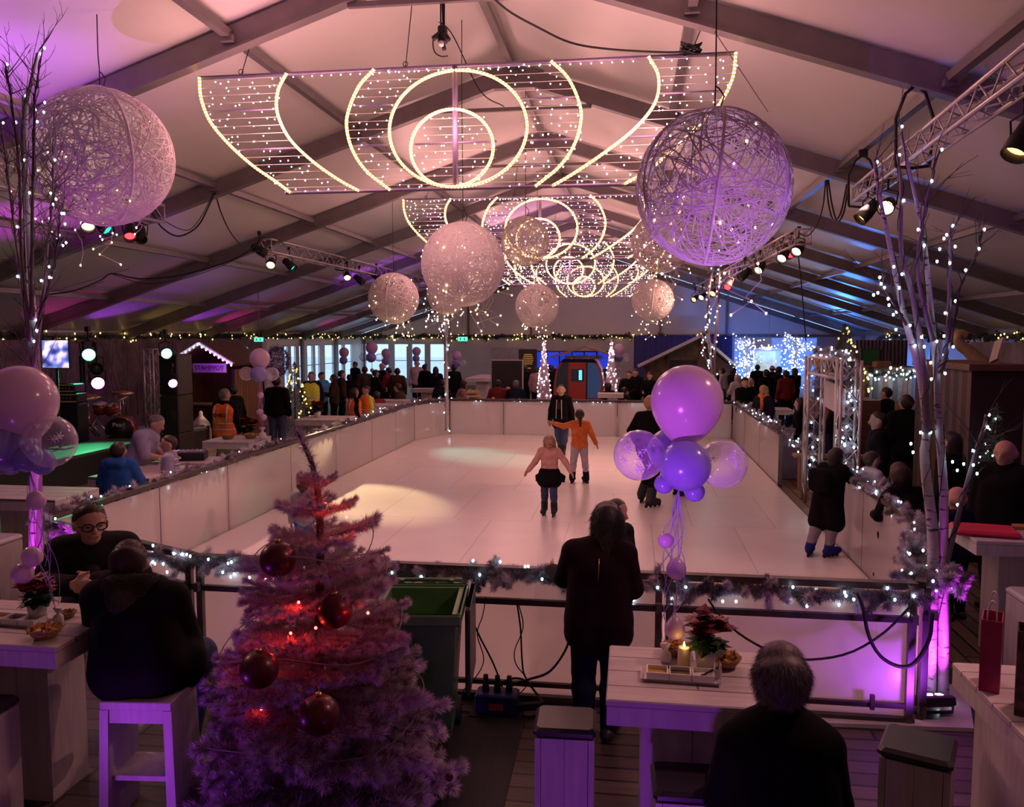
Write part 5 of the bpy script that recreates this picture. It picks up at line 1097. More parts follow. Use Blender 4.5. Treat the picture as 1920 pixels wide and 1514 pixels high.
c = gd(1566, 1046, .05)
def ex_pack(body, J, h, hp, hs, child):
    b = MB(); b.box((-.10 * h, -.20 * h, .60 * h), (.10 * h, -.10 * h, .82 * h), bev=.03); b.build('backpack', K, body)
person('girl in a dark coat and blue skates holding on to the right boards', (c.x - .09, c.y + .1, .09), -.75, 1.34, dict(chest=(0, .06, .72), neck=(0, .10, .82), head=(0, .13, .905), shl=(-.10, .08, .79), shr=(.10, .08, .79), ell=(-.13, .18, .70), wrl=(-.08, .30, .72), elr=(.14, .18, .70), wrr=(.08, .30, .72), anl=(-.09, -.14, .05), knl=(-.07, -.02, .29), tol=(-.12, -.05, .022), anr=(.05, -.04, .05)), K, GRY, 'long', HB, vox=.016, head=1.12, skates=cloth('skate_blue', (.015, .02, .20)), hem=.30, infl=.02, extra=ex_pack, topname='coat', legname='tights')
c = gd(572, 1062, .05)
person('small child in grey and blue skating behind the frosted tree', (c.x, c.y, .09), .3, 1.02, None, GRY, BLUE, 'short', HBR, vox=.018, head=1.3, skates=m_blk)
# --- outside the left boards
def ex_stripe(body, J, h, hp, hs, child):
    for z in (.56, .62, .68, .74, .79):
        b = MB(); b.tube([(.108 * h * math.cos(a), .098 * h * math.sin(a), z * h) for a in np.linspace(0, 6.283, 25)[:-1]], .006 * h, 4, closed=True); b.build('stripe', WHT, body)
person('boy in a bright blue hoodie standing at the rink side table, back to us', (at(222, 850, 10.05).x, 10.05, 0), .15, 1.43, dict(ell=(-.17, .02, .64), elr=(.17, .04, .65)), BLUE, DENIM, 'short', HBR, vox=.016, head=1.12, hood=BLUE, hem=.46, infl=.022, topname='hoodie')
person('man in a pale grey short sleeved shirt bending over the rink side table', (at(250, 830, 11.35).x, 11.35, 0), -1.35, 1.74, dict(chest=(0, .09, .72), neck=(0, .15, .81), head=(0, .20, .885), shl=(-.11, .10, .79), shr=(.11, .10, .79), ell=(-.14, .14, .64), wrl=(-.07, .26, .60), elr=(.14, .14, .64), wrr=(.07, .26, .60)), LIL, DDEN, 'short', HG, vox=.018, sleeve=.4, nod=.4, infl=.018, fat=1.1, hem=.47, topname='shirt', yaw=-.2)
person('boy in a striped top standing at the right end of the rink side table', (at(318, 850, 10.75).x, 10.75, 0), 1.9, 1.44, None, LIL, DENIM, 'short', HBR, vox=.018, head=1.1, extra=ex_stripe, topname='jumper', yaw=.3)
def ex_vest(m, word=None):
    def f(body, J, h, hp, hs, child):
        ch = child('safety_vest', [cone((-.045 * h, 0, .50 * h), (-.05 * h, 0, .74 * h), .080 * h, .078 * h), cone((.045 * h, 0, .50 * h), (.05 * h, 0, .74 * h), .080 * h, .078 * h), cone((-.06 * h, 0, .77 * h), (.06 * h, 0, .77 * h), .052 * h)], m, .027 * h, .03)
        for z in (.53, .60): 
            b = MB(); b.tube([(.150 * h * math.cos(a) , .116 * h * math.sin(a), z * h) for a in np.linspace(0, 6.283, 29)[:-1]], .011 * h, 4, closed=True); b.build('reflective_band', m_silver, body)
        for s in (-1, 1): b = MB(); b.tube([(s * .075 * h, -.112 * h, .60 * h), (s * .08 * h, -.116 * h, .72 * h), (s * .08 * h, -.085 * h, .815 * h)], .011 * h, 4); b.build('reflective_band', m_silver, body)
        if word: text3d('vest_lettering', word, .065 * h, K, (0, -.124 * h, .70 * h), (math.pi / 2, 0, 0), body)
    return f
c = at(421, 740, 16.2)
person('man in an orange safety vest with dark lettering, back to us', (c.x, 16.2, 0), -.05, 1.74, None, K, K, 'short', HG, vox=.022, fat=1.12, extra=ex_vest(HIV, 'EHBO'), yaw=-.6)
person('man in a yellow safety vest facing us with a lanyard', (at(585, 720, 23).x, 23, 0), math.pi, 1.80, dict(elr=(.17, 0, .64), ell=(-.17, 0, .64)), NAVY, K, 'short', HG, vox=.03, fat=1.12, extra=ex_vest(HIY))
person('child in a black coat and orange safety vest behind the left boards', (at(664, 740, 20.5).x, 20.5, 0), -.9, 1.5, None, K, K, 'bob', HB, vox=.03, head=1.1, extra=ex_vest(HIV))
person('child in a yellow and orange safety vest behind the left boards', (at(687, 740, 21.3).x, 21.3, 0), 2.4, 1.5, None, HIY, K, 'short', HBR, vox=.03, head=1.1, extra=ex_vest(HIV))
# --- on the right
person('bald man in a dark coat standing beyond the table with the red bag', (at(1887, 830, 9.2).x, 9.2, 0), 2.4, 1.76, None, K, K, 'bald', HG, vox=.018, face=True, collar=WHT, infl=.02, hem=.40, fat=1.08)
ps = sit(.45, .15, .09, .2, .33); ps.update(head=(0, .26, .80), neck=(0, .20, .72))
person('person in a lilac grey shirt leaning in from the right edge', (3.80, 6.72, 0), .75, 1.72, ps, LIL, DDEN, 'bob', HBR, vox=.018, topname='shirt', fat=1.1)
person('person in a pale pink knitted hat standing behind the right birch', (at(1800, 920, 8.7).x, 8.75, 0), .5, 1.30, None, NAVY, K, 'beanie', PNK, vox=.018, head=1.12)
person('child in a grey top standing behind the right boards near the gate', (at(1634, 870, 11.2).x, 11.2, 0), -1.3, 1.34, None, LGR, DENIM, 'short', HBR, vox=.018, head=1.12, topname='jumper')
person('bearded man in dark clothes seen in profile right of the gate', (at(1648, 790, 12.6).x, 12.6, 0), 1.5, 1.74, None, K, K, 'short', HB, vox=.02, infl=.016)
person('tall person in black seen from behind between gate and birch', (at(1700, 760, 14.5).x, 14.5, 0), .1, 1.86, None, K, K, 'short', HB, vox=.022, infl=.02, fat=1.15)
person('person in black standing behind the right birch trunk', (at(1786, 790, 10.3).x, 10.3, 0), .9, 1.72, None, K, K, 'long', HB, vox=.02, infl=.02)
ps = sit(.36, .10, .08, .2, .3)
person('person with brown hair seated behind the right boards', (at(1716, 950, 9.4).x, 9.4, 0), .3, 1.62, ps, K, K, 'volume', HBR, vox=.02)
person('person sitting in the shade of the gate tower at right', (at(1500, 760, 15.2).x + .4, 17.2, 0), 1.2, 1.6, None, K, K, 'bob', HB, vox=.025)
# --- the crowd behind the rink: a few builds, copied and dressed one by one
def strip(o):
    for ch in list(o.children): strip(ch)
    bpy.data.objects.remove(o)
protos = {}
def proto(k):
    if k not in protos:
        a = dict(stand=(None, 'short'), talk=(dict(ell=(-.15, .05, .64), wrl=(-.06, .17, .60), elr=(.15, .05, .64), wrr=(.06, .17, .62)), 'short'), long=(dict(elr=(.15, .05, .64), wrr=(.06, .17, .62)), 'long'), seat=(sit(.27, .06), 'short'), seatbob=(sit(.27, .06), 'bob'), bald=(None, 'bald'), bob=(dict(ell=(-.15, .05, .64), wrl=(-.04, .16, .66)), 'bob'))[k]
        protos[k] = person('x', (0, 0, -50), 0, 1.72, a[0], K, DDEN, a[1], HB, vox=.036, infl=.016)
    return protos[k]
def crowd(k, px, Y, rz, label, top=K, legs=DDEN, hair=HB, h=1.72, z=0.0, group=None):
    p = proto(k); o = copy_tree(p); o['label'] = label; o['category'] = 'person'
    if group: o['group'] = group
    s = h / 1.72; o.scale = (s, s, s); o.location = (at(px, 700, Y).x, Y, z); o.rotation_euler.z = rz
    for ch in o.children:
        n = ch.name.split('.')[0]; m = {'jacket': top, 'trousers': legs, 'hair': hair}.get(n)
        if m: ch.material_slots[0].link = 'OBJECT'; ch.material_slots[0].material = m
    return o
PI = math.pi
for a in [
    ('stand', 518, 19.5, .1, 'tall person in black seen from behind beside the small gold lit tree', K, DENIM, HB, 1.84), ('stand', 435, 17.6, 1.2, 'person in dark clothes beside the man in the orange vest', K, K, HB, 1.74),
    ('talk', 603, 25, -2, 'person in a bright blue jacket before the left windows', TEAL, K, HBR, 1.7), ('bob', 626, 24, 1.9, 'person with dark bob and brown top before the left windows', BRN, K, HB, 1.68), ('stand', 640, 26, -1, 'person in dark brown turned away before the left windows', BRN, K, HBR, 1.72),
    ('seat', 656, 31, .5, 'dark figure seated low against the corner window', K, K, HB, 1.7), ('stand', 666, 34, 2.6, 'dark figure standing at the corner window post', NAVY, K, HB, 1.74), ('stand', 684, 28.5, .4, 'person in an olive coat with back to us under the reddish balloon', OLI, K, HBR, 1.75),
    ('bald', 717, 29.2, 2.8, 'tall balding person in black under the reddish balloon', K, K, HG, 1.86), ('talk', 704, 27, -.9, 'person in black leaning over a table before the windows', K, K, HB, 1.7), ('talk', 729, 28.5, 1.2, 'person in a dark red jacket before the windows', RED, K, HB, 1.72), ('stand', 745, 28, .2, 'person in a dark brown coat left of the bald man in a pale shirt', BRN, K, HB, 1.72),
    ('seatbob', 712, 22.95, .9, 'child in red seated behind the left boards', RED, K, HB, 1.6), ('seat', 757, 24.5, 1.5, 'person in brown seated at a table behind the boards', BRN, K, HBR, 1.78), ('bald', 782, 33, 3.0, 'bald person in a pale shirt standing before the window', WHT, K, HBL, 1.84), ('stand', 797, 31, -.5, 'person in black right of the bald man in a pale shirt', K, K, HB, 1.76),
    ('long', 817, 30.5, .3, 'person with long hair in black left of the far birch', K, K, HB, 1.68), ('stand', 851, 31, .6, 'person in dark clothes right of the far birch', K, K, HB, 1.74), ('seatbob', 858, 26, -1.2, 'person in a rose brown jumper seated right of the far birch', ROSE, K, HBR, 1.8), ('seat', 828, 27, .2, 'person in dark clothes seated behind the far birch', CHAR, K, HB, 1.75),
    ('seat', 934, 26.0, .2, 'person in a red jumper seated in front of the black board', RED, K, HBR, 1.84), ('seat', 967, 25.6, .1, 'grey haired person in a navy jacket seated in front of the black board', NAVY, K, HG, 1.84), ('seat', 950, 26.6, -.1, 'child seated between the red jumper and the navy jacket', RED, K, HBL, 1.5),
    ('stand', 984, 31, .3, 'person in black standing right of the black board', K, K, HB, 1.74), ('stand', 1006, 30.5, -.4, 'person in a rose top standing left of the lit cone tree', ROSE, K, HB, 1.7), ('stand', 1033, 31.5, .7, 'person in black between cone tree and cable car', K, K, HB, 1.74),
    ('seatbob', 1149, 26.2, 1.0, 'person in black seated beside the table right of the cable car', K, K, HB, 1.75), ('talk', 1179, 27, 2.9, 'person in black with crossed arms right of the cable car', K, K, HB, 1.72), ('stand', 1191, 28, 3.0, 'person in black next to the one with crossed arms', K, K, HB, 1.74), ('long', 1219, 27, 2.6, 'person with long dark hair in front of the chalet', K, K, HB, 1.68),
    ('seat', 1165, 25.7, -.6, 'person in charcoal seated at the far boards right of the cable car', CHAR, K, HBR, 1.6),
    ('stand', 1354, 30, 1.0, 'person in a white shirt at the left of the blue lit bar', WHT, K, HB, 1.72), ('talk', 1375, 30.5, -1.0, 'person in dark clothes before the left blue lit tree', K, K, HB, 1.7), ('bob', 1383, 27.5, .5, 'white haired person in a pale blouse before the left blue lit tree', WHT, K, HW, 1.6),
    ('talk', 1396, 22.5, -2.6, 'man in black standing behind the far right boards', K, K, HB, 1.74), ('bob', 1407, 24.0, 2.8, 'grey haired person beside the man in black behind the far right boards', K, K, HW, 1.66), ('long', 1433, 20.5, 2.2, 'person with an orange scarf standing behind the right boards', NAVY, K, HBL, 1.66),
    ('stand', 1437, 28, .4, 'person in black with back to us before the blue lit bar', K, K, HB, 1.74), ('talk', 1460, 28.5, -.6, 'tall person in black before the right blue lit tree', K, K, HB, 1.82), ('stand', 1474, 27.5, .3, 'person in a red coat before the right blue lit tree', RED, K, HB, 1.74), ('bald', 1448, 32, .1, 'bald person at the counter of the blue lit bar', K, K, HBR, 1.74),
    ('stand', 1420, 34, 0, 'dark figure at the left end of the blue lit bar counter', K, K, HB, 1.7), ('long', 1490, 31, .5, 'person with long hair right of the red coat', K, K, HB, 1.68), ('bob', 1342, 27, 1.5, 'person in black behind the white lit far right birch', K, K, HB, 1.66), ('seat', 1365, 24.6, 2.0, 'person in dark clothes seated below the white shirted person', K, K, HBR, 1.7),
    ('talk', 1664, 18.7, .9, 'dark figure at the back right stall between gate and birch', K, K, HB, 1.74), ('stand', 1760, 16.5, -.3, 'dark figure standing left of the orange lit panel', K, K, HB, 1.74), ('talk', 1580, 16.4, .5, 'dark figure inside the gate opening', K, K, HB, 1.7)]:
    crowd(a[0], a[1], a[2], a[3], a[4], *a[5:9])
for p in protos.values(): strip(p)
def scarf(px, Y, z): c = at(px, 700, Y); b = MB(); b.tube([(.10 * math.cos(a), .09 * math.sin(a), z + .02 * math.sin(a * 2)) for a in np.linspace(0, 6.28, 20)[:-1]], .05, 6, closed=True); b.tube([(-.05, .1, z), (-.09, .13, z - .18), (-.08, .13, z - .34)], .05, 6); return b
for o in list(C.objects):
    if o.get('label', '').startswith('person with an orange scarf'): scarf(1433, 20.5, 1.46).build('scarf', ORG, o)
# ------------------------------------------------------------------ lighting trusses under the roof
m_truss = mat('truss_aluminium', (.55, .50, .52), .35, .5, var=.05)
def truss(label, p, q, w=.29, cell=.36, name='lighting_truss', group='aluminium trusses under the roof', rc=.024, up=(0, 0, 1), tri=False):
    p, q = Vector(p), Vector(q); t = thing(name, label, 'truss', tuple(p), group=group); d = (q - p); L = d.length; d.normalize(); x = d.cross(Vector(up)).normalized(); z = x.cross(d)
    cs = [(-1, -1), (1, -1), (1, 1), (-1, 1)]
    for a, c in cs: b = MB(); o = x * (a * w / 2) + z * (c * w / 2); b.cyl(tuple(p + o), tuple(q + o), rc, 8); b.build('chord', m_truss, t, world=True)
    b = MB(); n = max(2, round(L / cell))
    for f in range(4):
        a, c = cs[f], cs[(f + 1) % 4]; oa = x * (a[0] * w / 2) + z * (a[1] * w / 2); oc = x * (c[0] * w / 2) + z * (c[1] * w / 2)
        for k in range(n): s0, s1 = L * k / n, L * (k + 1) / n; e, g = (oa, oc) if k % 2 == 0 else (oc, oa); b.cyl(tuple(p + d * s0 + e), tuple(p + d * s1 + g), rc * .42, 5)
        for s in (0, L): b.cyl(tuple(p + d * s + oa), tuple(p + d * s + oc), rc * .6, 5)
    b.build('bracing', m_truss, t, world=True); return t
truss('long truss at the right running from the near edge past the birch', (2.55, 4.2, 4.66), (3.3, 13.0, 4.92), .20, .30, rc=.021)
truss('truss at the right behind the purple-lit globe, carrying warm spotlights', (3.25, 16.8, 4.75), (2.75, 34, 4.7), cell=.42)
truss('truss at the left behind the tan globe, carrying spotlights', (-8.45, 18.6, 4.95), (-8.3, 34, 5.0), cell=.42)
truss('truss at the left edge behind the large woven globe', (-8.1, 6.5, 4.85), (-8.15, 13.6, 4.95))
def strap(label, x, y, z):
    b = MB(); zt = zroof(x) - .3
    for s in (-1, 1): b.tube([(x, y, zt + .03), (x + s * .10, y, zt - .05), (x + s * .19, y, (zt + z) / 2), (x + s * .17, y, z - .19)], .018, 6)
    b.tube([(x - .17, y, z - .19), (x, y, z - .21), (x + .17, y, z - .19)], .018, 6); b.box((x - .06, y - .04, zt), (x + .06, y + .04, zt + .1)); tag(b.build('truss_sling', m_blk), label, 'sling', 'black slings holding the trusses')
for lb, x, y, z in (('black sling holding the near right truss', 2.98, 9.65, 4.86), ('black sling at the end of the near right truss', 3.25, 14.32 - 1.6, 4.9), ('black sling holding the left truss above the first spotlights', -8.42, 23.66, 4.97), ('black sling holding the left truss beside the tan globe', -8.37, 28.33, 4.98), ('black sling holding the left truss nearest the gable', -8.33, 33.0, 5.0), ('black sling holding the truss behind the large woven globe', -8.1, 9.65, 4.9), ('black sling holding the far right truss', 3.1, 23.66, 4.73)): strap(lb, x, y, z)
lensm = {k: mat('lens_' + k, c, .2, emit=e, ecol=c, var=0) for k, c, e in (('warm', (1, .66, .28), 9), ('amber', (1, .45, .12), 5), ('red', (1, .03, .04), 5), ('teal', (.02, .75, .55), 2.0), ('off', (.08, .08, .1), 0), ('green', (.1, 1, .45), 12), ('pink', (1, .2, .9), 14))}
m_ref = mat('spot_reflector', (.6, .5, .4), .25, .8)
def spot(label, px, py, Y, lens, aim=(0, -.6, -1), s=1.0, zc=None, group='black spotlights on the trusses', name='stage_spotlight'):
    c = at(px, py, Y); t = thing(name, label, 'spotlight', tuple(c), group=group); a = Vector(aim).normalized()
    b = MB(); b.lathe([(.02 * s, -.2 * s), (.075 * s, -.17 * s), (.085 * s, -.05 * s), (.098 * s, .02 * s), (.10 * s, .15 * s), (.09 * s, .15 * s), (.088 * s, .06 * s)], 16, axis=tuple(a), cap=False); b.build('can', m_blk, t)
    b = MB(); b.lathe([(.001, .05 * s), (.086 * s, .06 * s), (.086 * s, .075 * s), (.001, .085 * s)], 16, axis=tuple(a), cap=False); b.build('lens', lensm[lens], t)
    x = a.cross(Vector((0, 0, 1))).normalized(); zt = (zc if zc is not None else .34 * s); b = MB()
    b.tube([tuple(x * .10 * s), tuple(x * .115 * s + Vector((0, 0, .16 * s))), (0, 0, .2 * s), tuple(-x * .115 * s + Vector((0, 0, .16 * s))), tuple(-x * .10 * s)], .010 * s, 5); b.cyl((0, 0, .19 * s), (0, 0, zt), .014 * s, 6); b.build('yoke', m_blk, t)
    b = MB(); b.box((-.03 * s, -.03 * s, zt - .02), (.03 * s, .03 * s, zt + .06 * s)); b.build('clamp', m_blk, t)
    return t
tow = (.5, -.75, -.75)
for lb, px, py, Y, ln, am in (('spotlight with warm lens under the large woven globe', 165, 417, 11.2, 'warm', tow), ('spotlight with teal lens under the large woven globe', 193, 424, 11.9, 'teal', (1, -.2, -.8)), ('spotlight with red lens under the large woven globe', 243, 436, 12.9, 'red', tow), ('unlit spotlight right of the red one', 264, 440, 13.4, 'off', tow),
    ('unlit spotlight at the near end of the left truss', 487, 470, 18.5, 'off', (1, .3, -.6)), ('brightest spotlight on the left truss', 508, 494, 19.3, 'warm', (.35, -1, -.5)), ('spotlight with teal lens on the left truss', 543, 497, 20.2, 'teal', (1, -.2, -.8)), ('yellow lit spotlight in the middle of the left truss', 651, 518, 24.4, 'warm', (.4, -1, -.6)), ('teal edged spotlight beside the yellow one', 674, 525, 25.4, 'teal', (1, -.1, -.8)), ('unlit spotlight behind the tan globe', 706, 520, 26.6, 'off', (1, 0, -.8)),
    ('upper warm spotlight at the near end of the far right truss', 1497, 467, 17.3, 'warm', (-.55, -.9, -.6)), ('second warm spotlight at the near end of the far right truss', 1469, 480, 18, 'warm', (-.5, -.9, -.6)), ('spotlight with red glow between two warm ones', 1484, 473, 18.4, 'red', (-.6, -.9, -.5)), ('warm spotlight above the dark one on the far right truss', 1425, 503, 20.5, 'warm', (-.5, -.9, -.6)), ('spotlight aimed away in the middle of the far right truss', 1396, 515, 21.6, 'amber', (-.9, -.3, -.8)), ('orange red spotlight on the far right truss', 1366, 535, 23.2, 'red', (-.4, -1, -.6)), ('warm spotlight above the far right birch', 1339, 548, 26, 'amber', (-.5, -.9, -.5)), ('small warm spotlight second from the far end of the right truss', 1317, 556, 30, 'warm', (-.5, -1, -.5)), ('small amber spotlight at the far end of the right truss', 1303, 560, 33, 'amber', (-.5, -1, -.5)),
    ('dark spotlight hanging nearest on the near right truss end', 1626, 398, 11.9, 'amber', (-.9, -.25, -.9)), ('warm lit spotlight hanging beside the right birch', 1664, 386, 11.0, 'warm', (-.45, -1, -.4)), ('dark spotlight cut off by the right edge of the picture', 1918, 262, 6.9, 'amber', (-.6, -.3, -1))):
    spot(lb, px, py, Y, ln, am, 1.0 if Y < 15 else 1.1)
# hoist, hanging cables
t = thing('cable_hoist', 'black cable bunch with connectors hanging above the nearest light curtain', 'hoist', tuple(at(830, 72, 9.7)))
for k in range(4): b = MB(); b.tube([(.012 * k - .02, .01 * k, 1.2), (-.02 + .015 * k, 0, .5), (.012 * k - .02 + .02 * math.sin(k), 0, .12)], .010, 5); b.build('power_cable', m_blk, t)
b = MB(); b.box((-.05, -.05, -.06), (.05, .05, .14), bev=.015); b.cyl((-.04, -.06, .02), (-.09, -.09, -.03), .03, 8); b.cyl((.04, -.06, .02), (.09, -.08, -.05), .03, 8); b.cyl((0, 0, -.06), (.02, 0, -.13), .025, 8); b.build('connector_block', m_blk, t)
b = MB(); b.cyl((0, -.055, -.06), (0, -.075, -.10), .03, 8); b.build('plug', m_porc, t)
b = MB(); b.tube(spline([(-.03, 0, .1), (-.11, 0, .0), (-.10, 0, -.14), (-.02, 0, -.20), (.06, 0, -.2)], 20), .008, 5); b.build('power_cable', m_blk, t)
def hang(label, pts, r=.014, **k): return cable(label, [at(*p) for p in pts], r, group='black cables swagged between rafters', **k)
hang('black cable swag between the left truss end and the second rafter', [(285, 400, 13.6), (305, 428, 13.8), (335, 443, 14), (370, 425, 14.1), (392, 385, 14.2), (402, 362, 14.25)])
hang('thin cable loop above the swag at the left truss end', [(282, 385, 13.6), (310, 415, 13.8), (350, 432, 14), (375, 410, 14.1), (400, 362, 14.2)], .007)
hang('black cable from the second rafter down to the left truss', [(404, 362, 14.25), (415, 400, 15), (435, 440, 16.5), (465, 470, 18), (492, 470, 18.5)])
hang('black cable bundle along the left roof at stage height', [(88, 553, 16), (140, 545, 16.3), (190, 525, 16.8), (210, 513, 17), (260, 523, 17.5), (330, 518, 17.8), (400, 500, 18), (455, 478, 18.2), (495, 445, 18.5)], .016)
hang('thinner cable drooping from the bundle at the left', [(210, 514, 17), (270, 532, 17.4), (340, 524, 17.7), (420, 497, 18.1), (470, 470, 18.3)], .008)
hang('black double cable loop hanging between right rafter and truss', [(1550, 338, 14.2), (1553, 380, 14), (1562, 412, 13.6), (1576, 400, 13.3), (1588, 345, 13.1)])
hang('outer black cable loop under the right rafter', [(1553, 338, 14.2), (1560, 385, 14), (1570, 415, 13.6), (1582, 398, 13.3), (1591, 348, 13.1)])
hang('black cable from the right rafter down to the far right truss', [(1548, 340, 14.2), (1543, 385, 15), (1532, 420, 16), (1515, 442, 16.6), (1497, 437, 16.9)])
hang('black cable falling from the roof to the top bar of the nearest curtain', [(898, -30, 8.6), (950, 18, 9.2), (1010, 52, 9.6), (1070, 80, 9.8), (1140, 92, 9.85), (1240, 98, 9.88), (1290, 97, 9.88)], .012)
b = MB(); c = at(1296, 92, 9.86)
for k in range(9): b.tube([(c.x + (.10 + .02 * math.sin(k)) * math.cos(a), c.y + .03 * math.sin(a + k), c.z + .012 * k - .04 + .02 * math.sin(a * 2 + k)) for a in np.linspace(0, 6.283, 21)[:-1]], .008, 5, closed=True)
tag(b.build('cable_coil', m_blk), 'black coil of cable lying on the top bar of the nearest curtain', 'cable')
hang('thin cable from the roof crossing behind the nearest curtain', [(757, -20, 11), (800, 30, 11.5), (845, 60, 12), (900, 170, 13), (945, 200, 14)], .009)
hang('long thin wire dropping from the right roof to the far right', [(1497, 480, 17), (1503, 540, 17.5), (1511, 640, 18)], .012)
for p, q, Y0, Y1, lb in (((95, 548), (660, 380), 16, 24, 'long steel bracing wire from left wall to ridge'), ((150, 545), (530, 400), 17.5, 21, 'upper steel bracing wire on the left roof'), ((1690, 440), (1880, 520), 14, 16, 'steel bracing wire on the right roof'), ((1340, 60), (1440, 210), 9, 12, 'thin wire right of the nearest curtain')):
    b = MB(); b.cyl(tuple(at(*p, Y0)), tuple(at(*q, Y1)), .006, 5); tag(b.build('bracing_wire', m_alu), lb, 'wire', 'thin steel wires under the roof')
# ------------------------------------------------------------------ stage at the left
SZ = .6
m_bd = mat('brown_painted_wood', (.13, .06, .035), .6, var=.3, scale=4, stretch=(1, 1, 8))
b = MB(); b.box((XL + .1, 8.6, SZ - .06), (-10.35, 19.2, SZ)); o = b.build('stage_platform', mat('stage_deck', (.10, .10, .10), .45)); tag(o, 'low black stage platform lit green beside the rink', 'stage')
b = MB(); b.box((XL + .1, 8.62, 0), (-10.37, 19.18, SZ - .061)); b.build('skirt', m_dark, o)
m_back = mat('stage_backdrop_cloth', (.17, .12, .14), .8, var=.45, scale=1.6)
t = thing('stage_backdrop', 'mauve stage backdrop printed with frosty bare trees', 'backdrop', (XL + .3, 20, 0)); b = MB(); b.box((XL + .25, 9, .02), (XL + .30, 32, 2.75)); b.build('cloth', m_back, t, world=True)
random.seed(3); b = MB()
for k in range(46):
    y = U(12, 31); z = .4; p = [np.array([XL + .31, y, z])]; dy = U(-.1, .1)
    for j in range(6): dy += U(-.16, .16); p.append(p[-1] + np.array([0, dy, .38])); 
    b.tube(p, np.linspace(.035, .008, 7), 4)
    for j in (2, 3, 4, 5):
        q = p[j]; s = U(-.5, .5); b.tube([q, q + np.array([0, s * .6, .25]), q + np.array([0, s, .55])], [.014, .009, .005], 3)
o = b.build('printed_trees', mat('frosty_print', (.30, .24, .28), .7), t, world=True); o['kind'] = 'stuff'
b = MB(); b.box((XL + .32, 3.5, .02), (XL + .4, 12, 2.75)); tag(b.build('black_drape', m_dark), 'black drape at the left end of the stage', 'drape')
# monitor, amplifiers, stands
Y = 15.0
t = thing('monitor_screen', 'lit monitor on a stand behind the left birch', 'screen', tuple(at(104, 690, Y)))
b = MB(); b.box((-.29, 0, -.02), (.31, .06, .56), bev=.012); b.build('bezel', m_blk, t)
def scr():
    m = mat('monitor_picture', (.4, .45, .8), .3, emit=1.5); nt = m.node_tree; bb = nt.nodes['Principled BSDF']; N = nt.nodes.new; L = nt.links.new
    tc = N('ShaderNodeTexCoord'); nz = N('ShaderNodeTexNoise'); nz.inputs['Scale'].default_value = 4.5; nz.inputs['Detail'].default_value = 1.2; L(tc.outputs['Object'], nz.inputs['Vector']); rp = N('ShaderNodeValToRGB'); e = rp.color_ramp.elements
    e[0].position = .36; e[0].color = (.03, .04, .16, 1); e[1].position = .64; e[1].color = (.95, .85, .95, 1); k = rp.color_ramp.elements.new(.48); k.color = (.16, .20, .62, 1); k = rp.color_ramp.elements.new(.56); k.color = (.72, .52, .66, 1)
    L(nz.outputs[0], rp.inputs[0]); L(rp.outputs[0], bb.inputs['Emission Color']); L(rp.outputs[0], bb.inputs['Base Color']); return m
b = MB(); b.box((-.27, -.004, 0), (.29, -.001, .54)); b.build('picture', scr(), t)
b = MB(); b.cyl((0, .04, 0), (0, .04, SZ - t.location.z), .025, 8); b.box((-.2, -.1, SZ - t.location.z), (.2, .18, SZ - t.location.z + .03)); b.build('stand', m_blk, t)
Y = 16.2; c = at(125, 745, Y)
m_tan = mat('tan_trim', (.55, .42, .25), .5)
def amp(label, z0, h, w, trim):
    t = thing('guitar_amplifier', label, 'amplifier', (c.x, Y, z0), group='stacked amplifiers on the stage'); b = MB(); b.box((-w, -.15, 0), (w, .2, h - .004), bev=.02); b.build('cabinet', m_blk, t)
    if trim:
        b = MB(); b.box((-w + .02, -.158, h - .05), (w - .02, -.151, h - .02)); b.box((-w + .02, -.158, .02), (w - .02, -.151, .05)); b.build('trim_strip', m_tan, t)
        for k in range(6): bb = MB(); bb.cyl((-w * .6 + k * w * .24, -.151, h * .5), (-w * .6 + k * w * .24, -.18, h * .5), .016, 8); bb.build('knob', m_tan if k == 0 else m_alu, t)
    else: b = MB(); b.box((-w + .03, -.158, .03), (w - .03, -.151, h - .04)); b.build('grille', m_dark, t)
zb = c.z - .12
amp('large black speaker cabinet at the bottom of the amplifier stack', SZ, zb - SZ, .36, False); amp('middle amplifier with row of knobs in the stack', zb, .22, .34, True); amp('top amplifier with tan strips in the stack', zb + .22, .20, .30, True)
# drum kit
Y = 17.0; c = at(190, 838, Y)
t = thing('drum_kit', 'red drum kit with cymbals on the green lit stage', 'drum kit', (c.x, Y, SZ)); m_drum = mat('red_drum_shell', (.36, .03, .02), .25, var=.1, coat=.4); m_chr = mat('chrome', (.7, .7, .7), .15, 1); m_cym = mat('brass_cymbal', (.6, .45, .18), .3, .9); m_head = mat('drum_head', (.02, .02, .022), .35)
def rel(px, py, dY=0): return at(px, py, Y + dY) - Vector((c.x, Y, SZ))
def drum(nm, p, r, l, ax, head=m_porc):
    b = MB(); b.lathe([(r, -l / 2), (r, l / 2)], 24, tuple(p), axis=ax); o = b.build(nm, m_drum, t); a = Vector(ax).normalized(); cc = Vector(p) + a * (l / 2)
    b = MB(); b.lathe([(r * 1.04, -.012), (r * 1.04, .012)], 24, tuple(cc), axis=ax, cap=False); b.lathe([(r * 1.04, -.012), (r * 1.04, .012)], 24, tuple(Vector(p) - a * (l / 2)), axis=ax, cap=False); b.build('hoop', m_chr, o)
    b = MB(); b.lathe([(r * .98, .002), (r * .98, .006)], 24, tuple(cc), axis=ax); b.build('head', head, o); return o, cc
bd, fc = drum('bass_drum', rel(228, 806), .29, .42, (.35, -1, 0), m_head)
text3d('drum_lettering', 'Pearl', .13, m_porc, tuple(fc + Vector((.012, -.02, .13))), (math.pi / 2, 0, .33), bd)
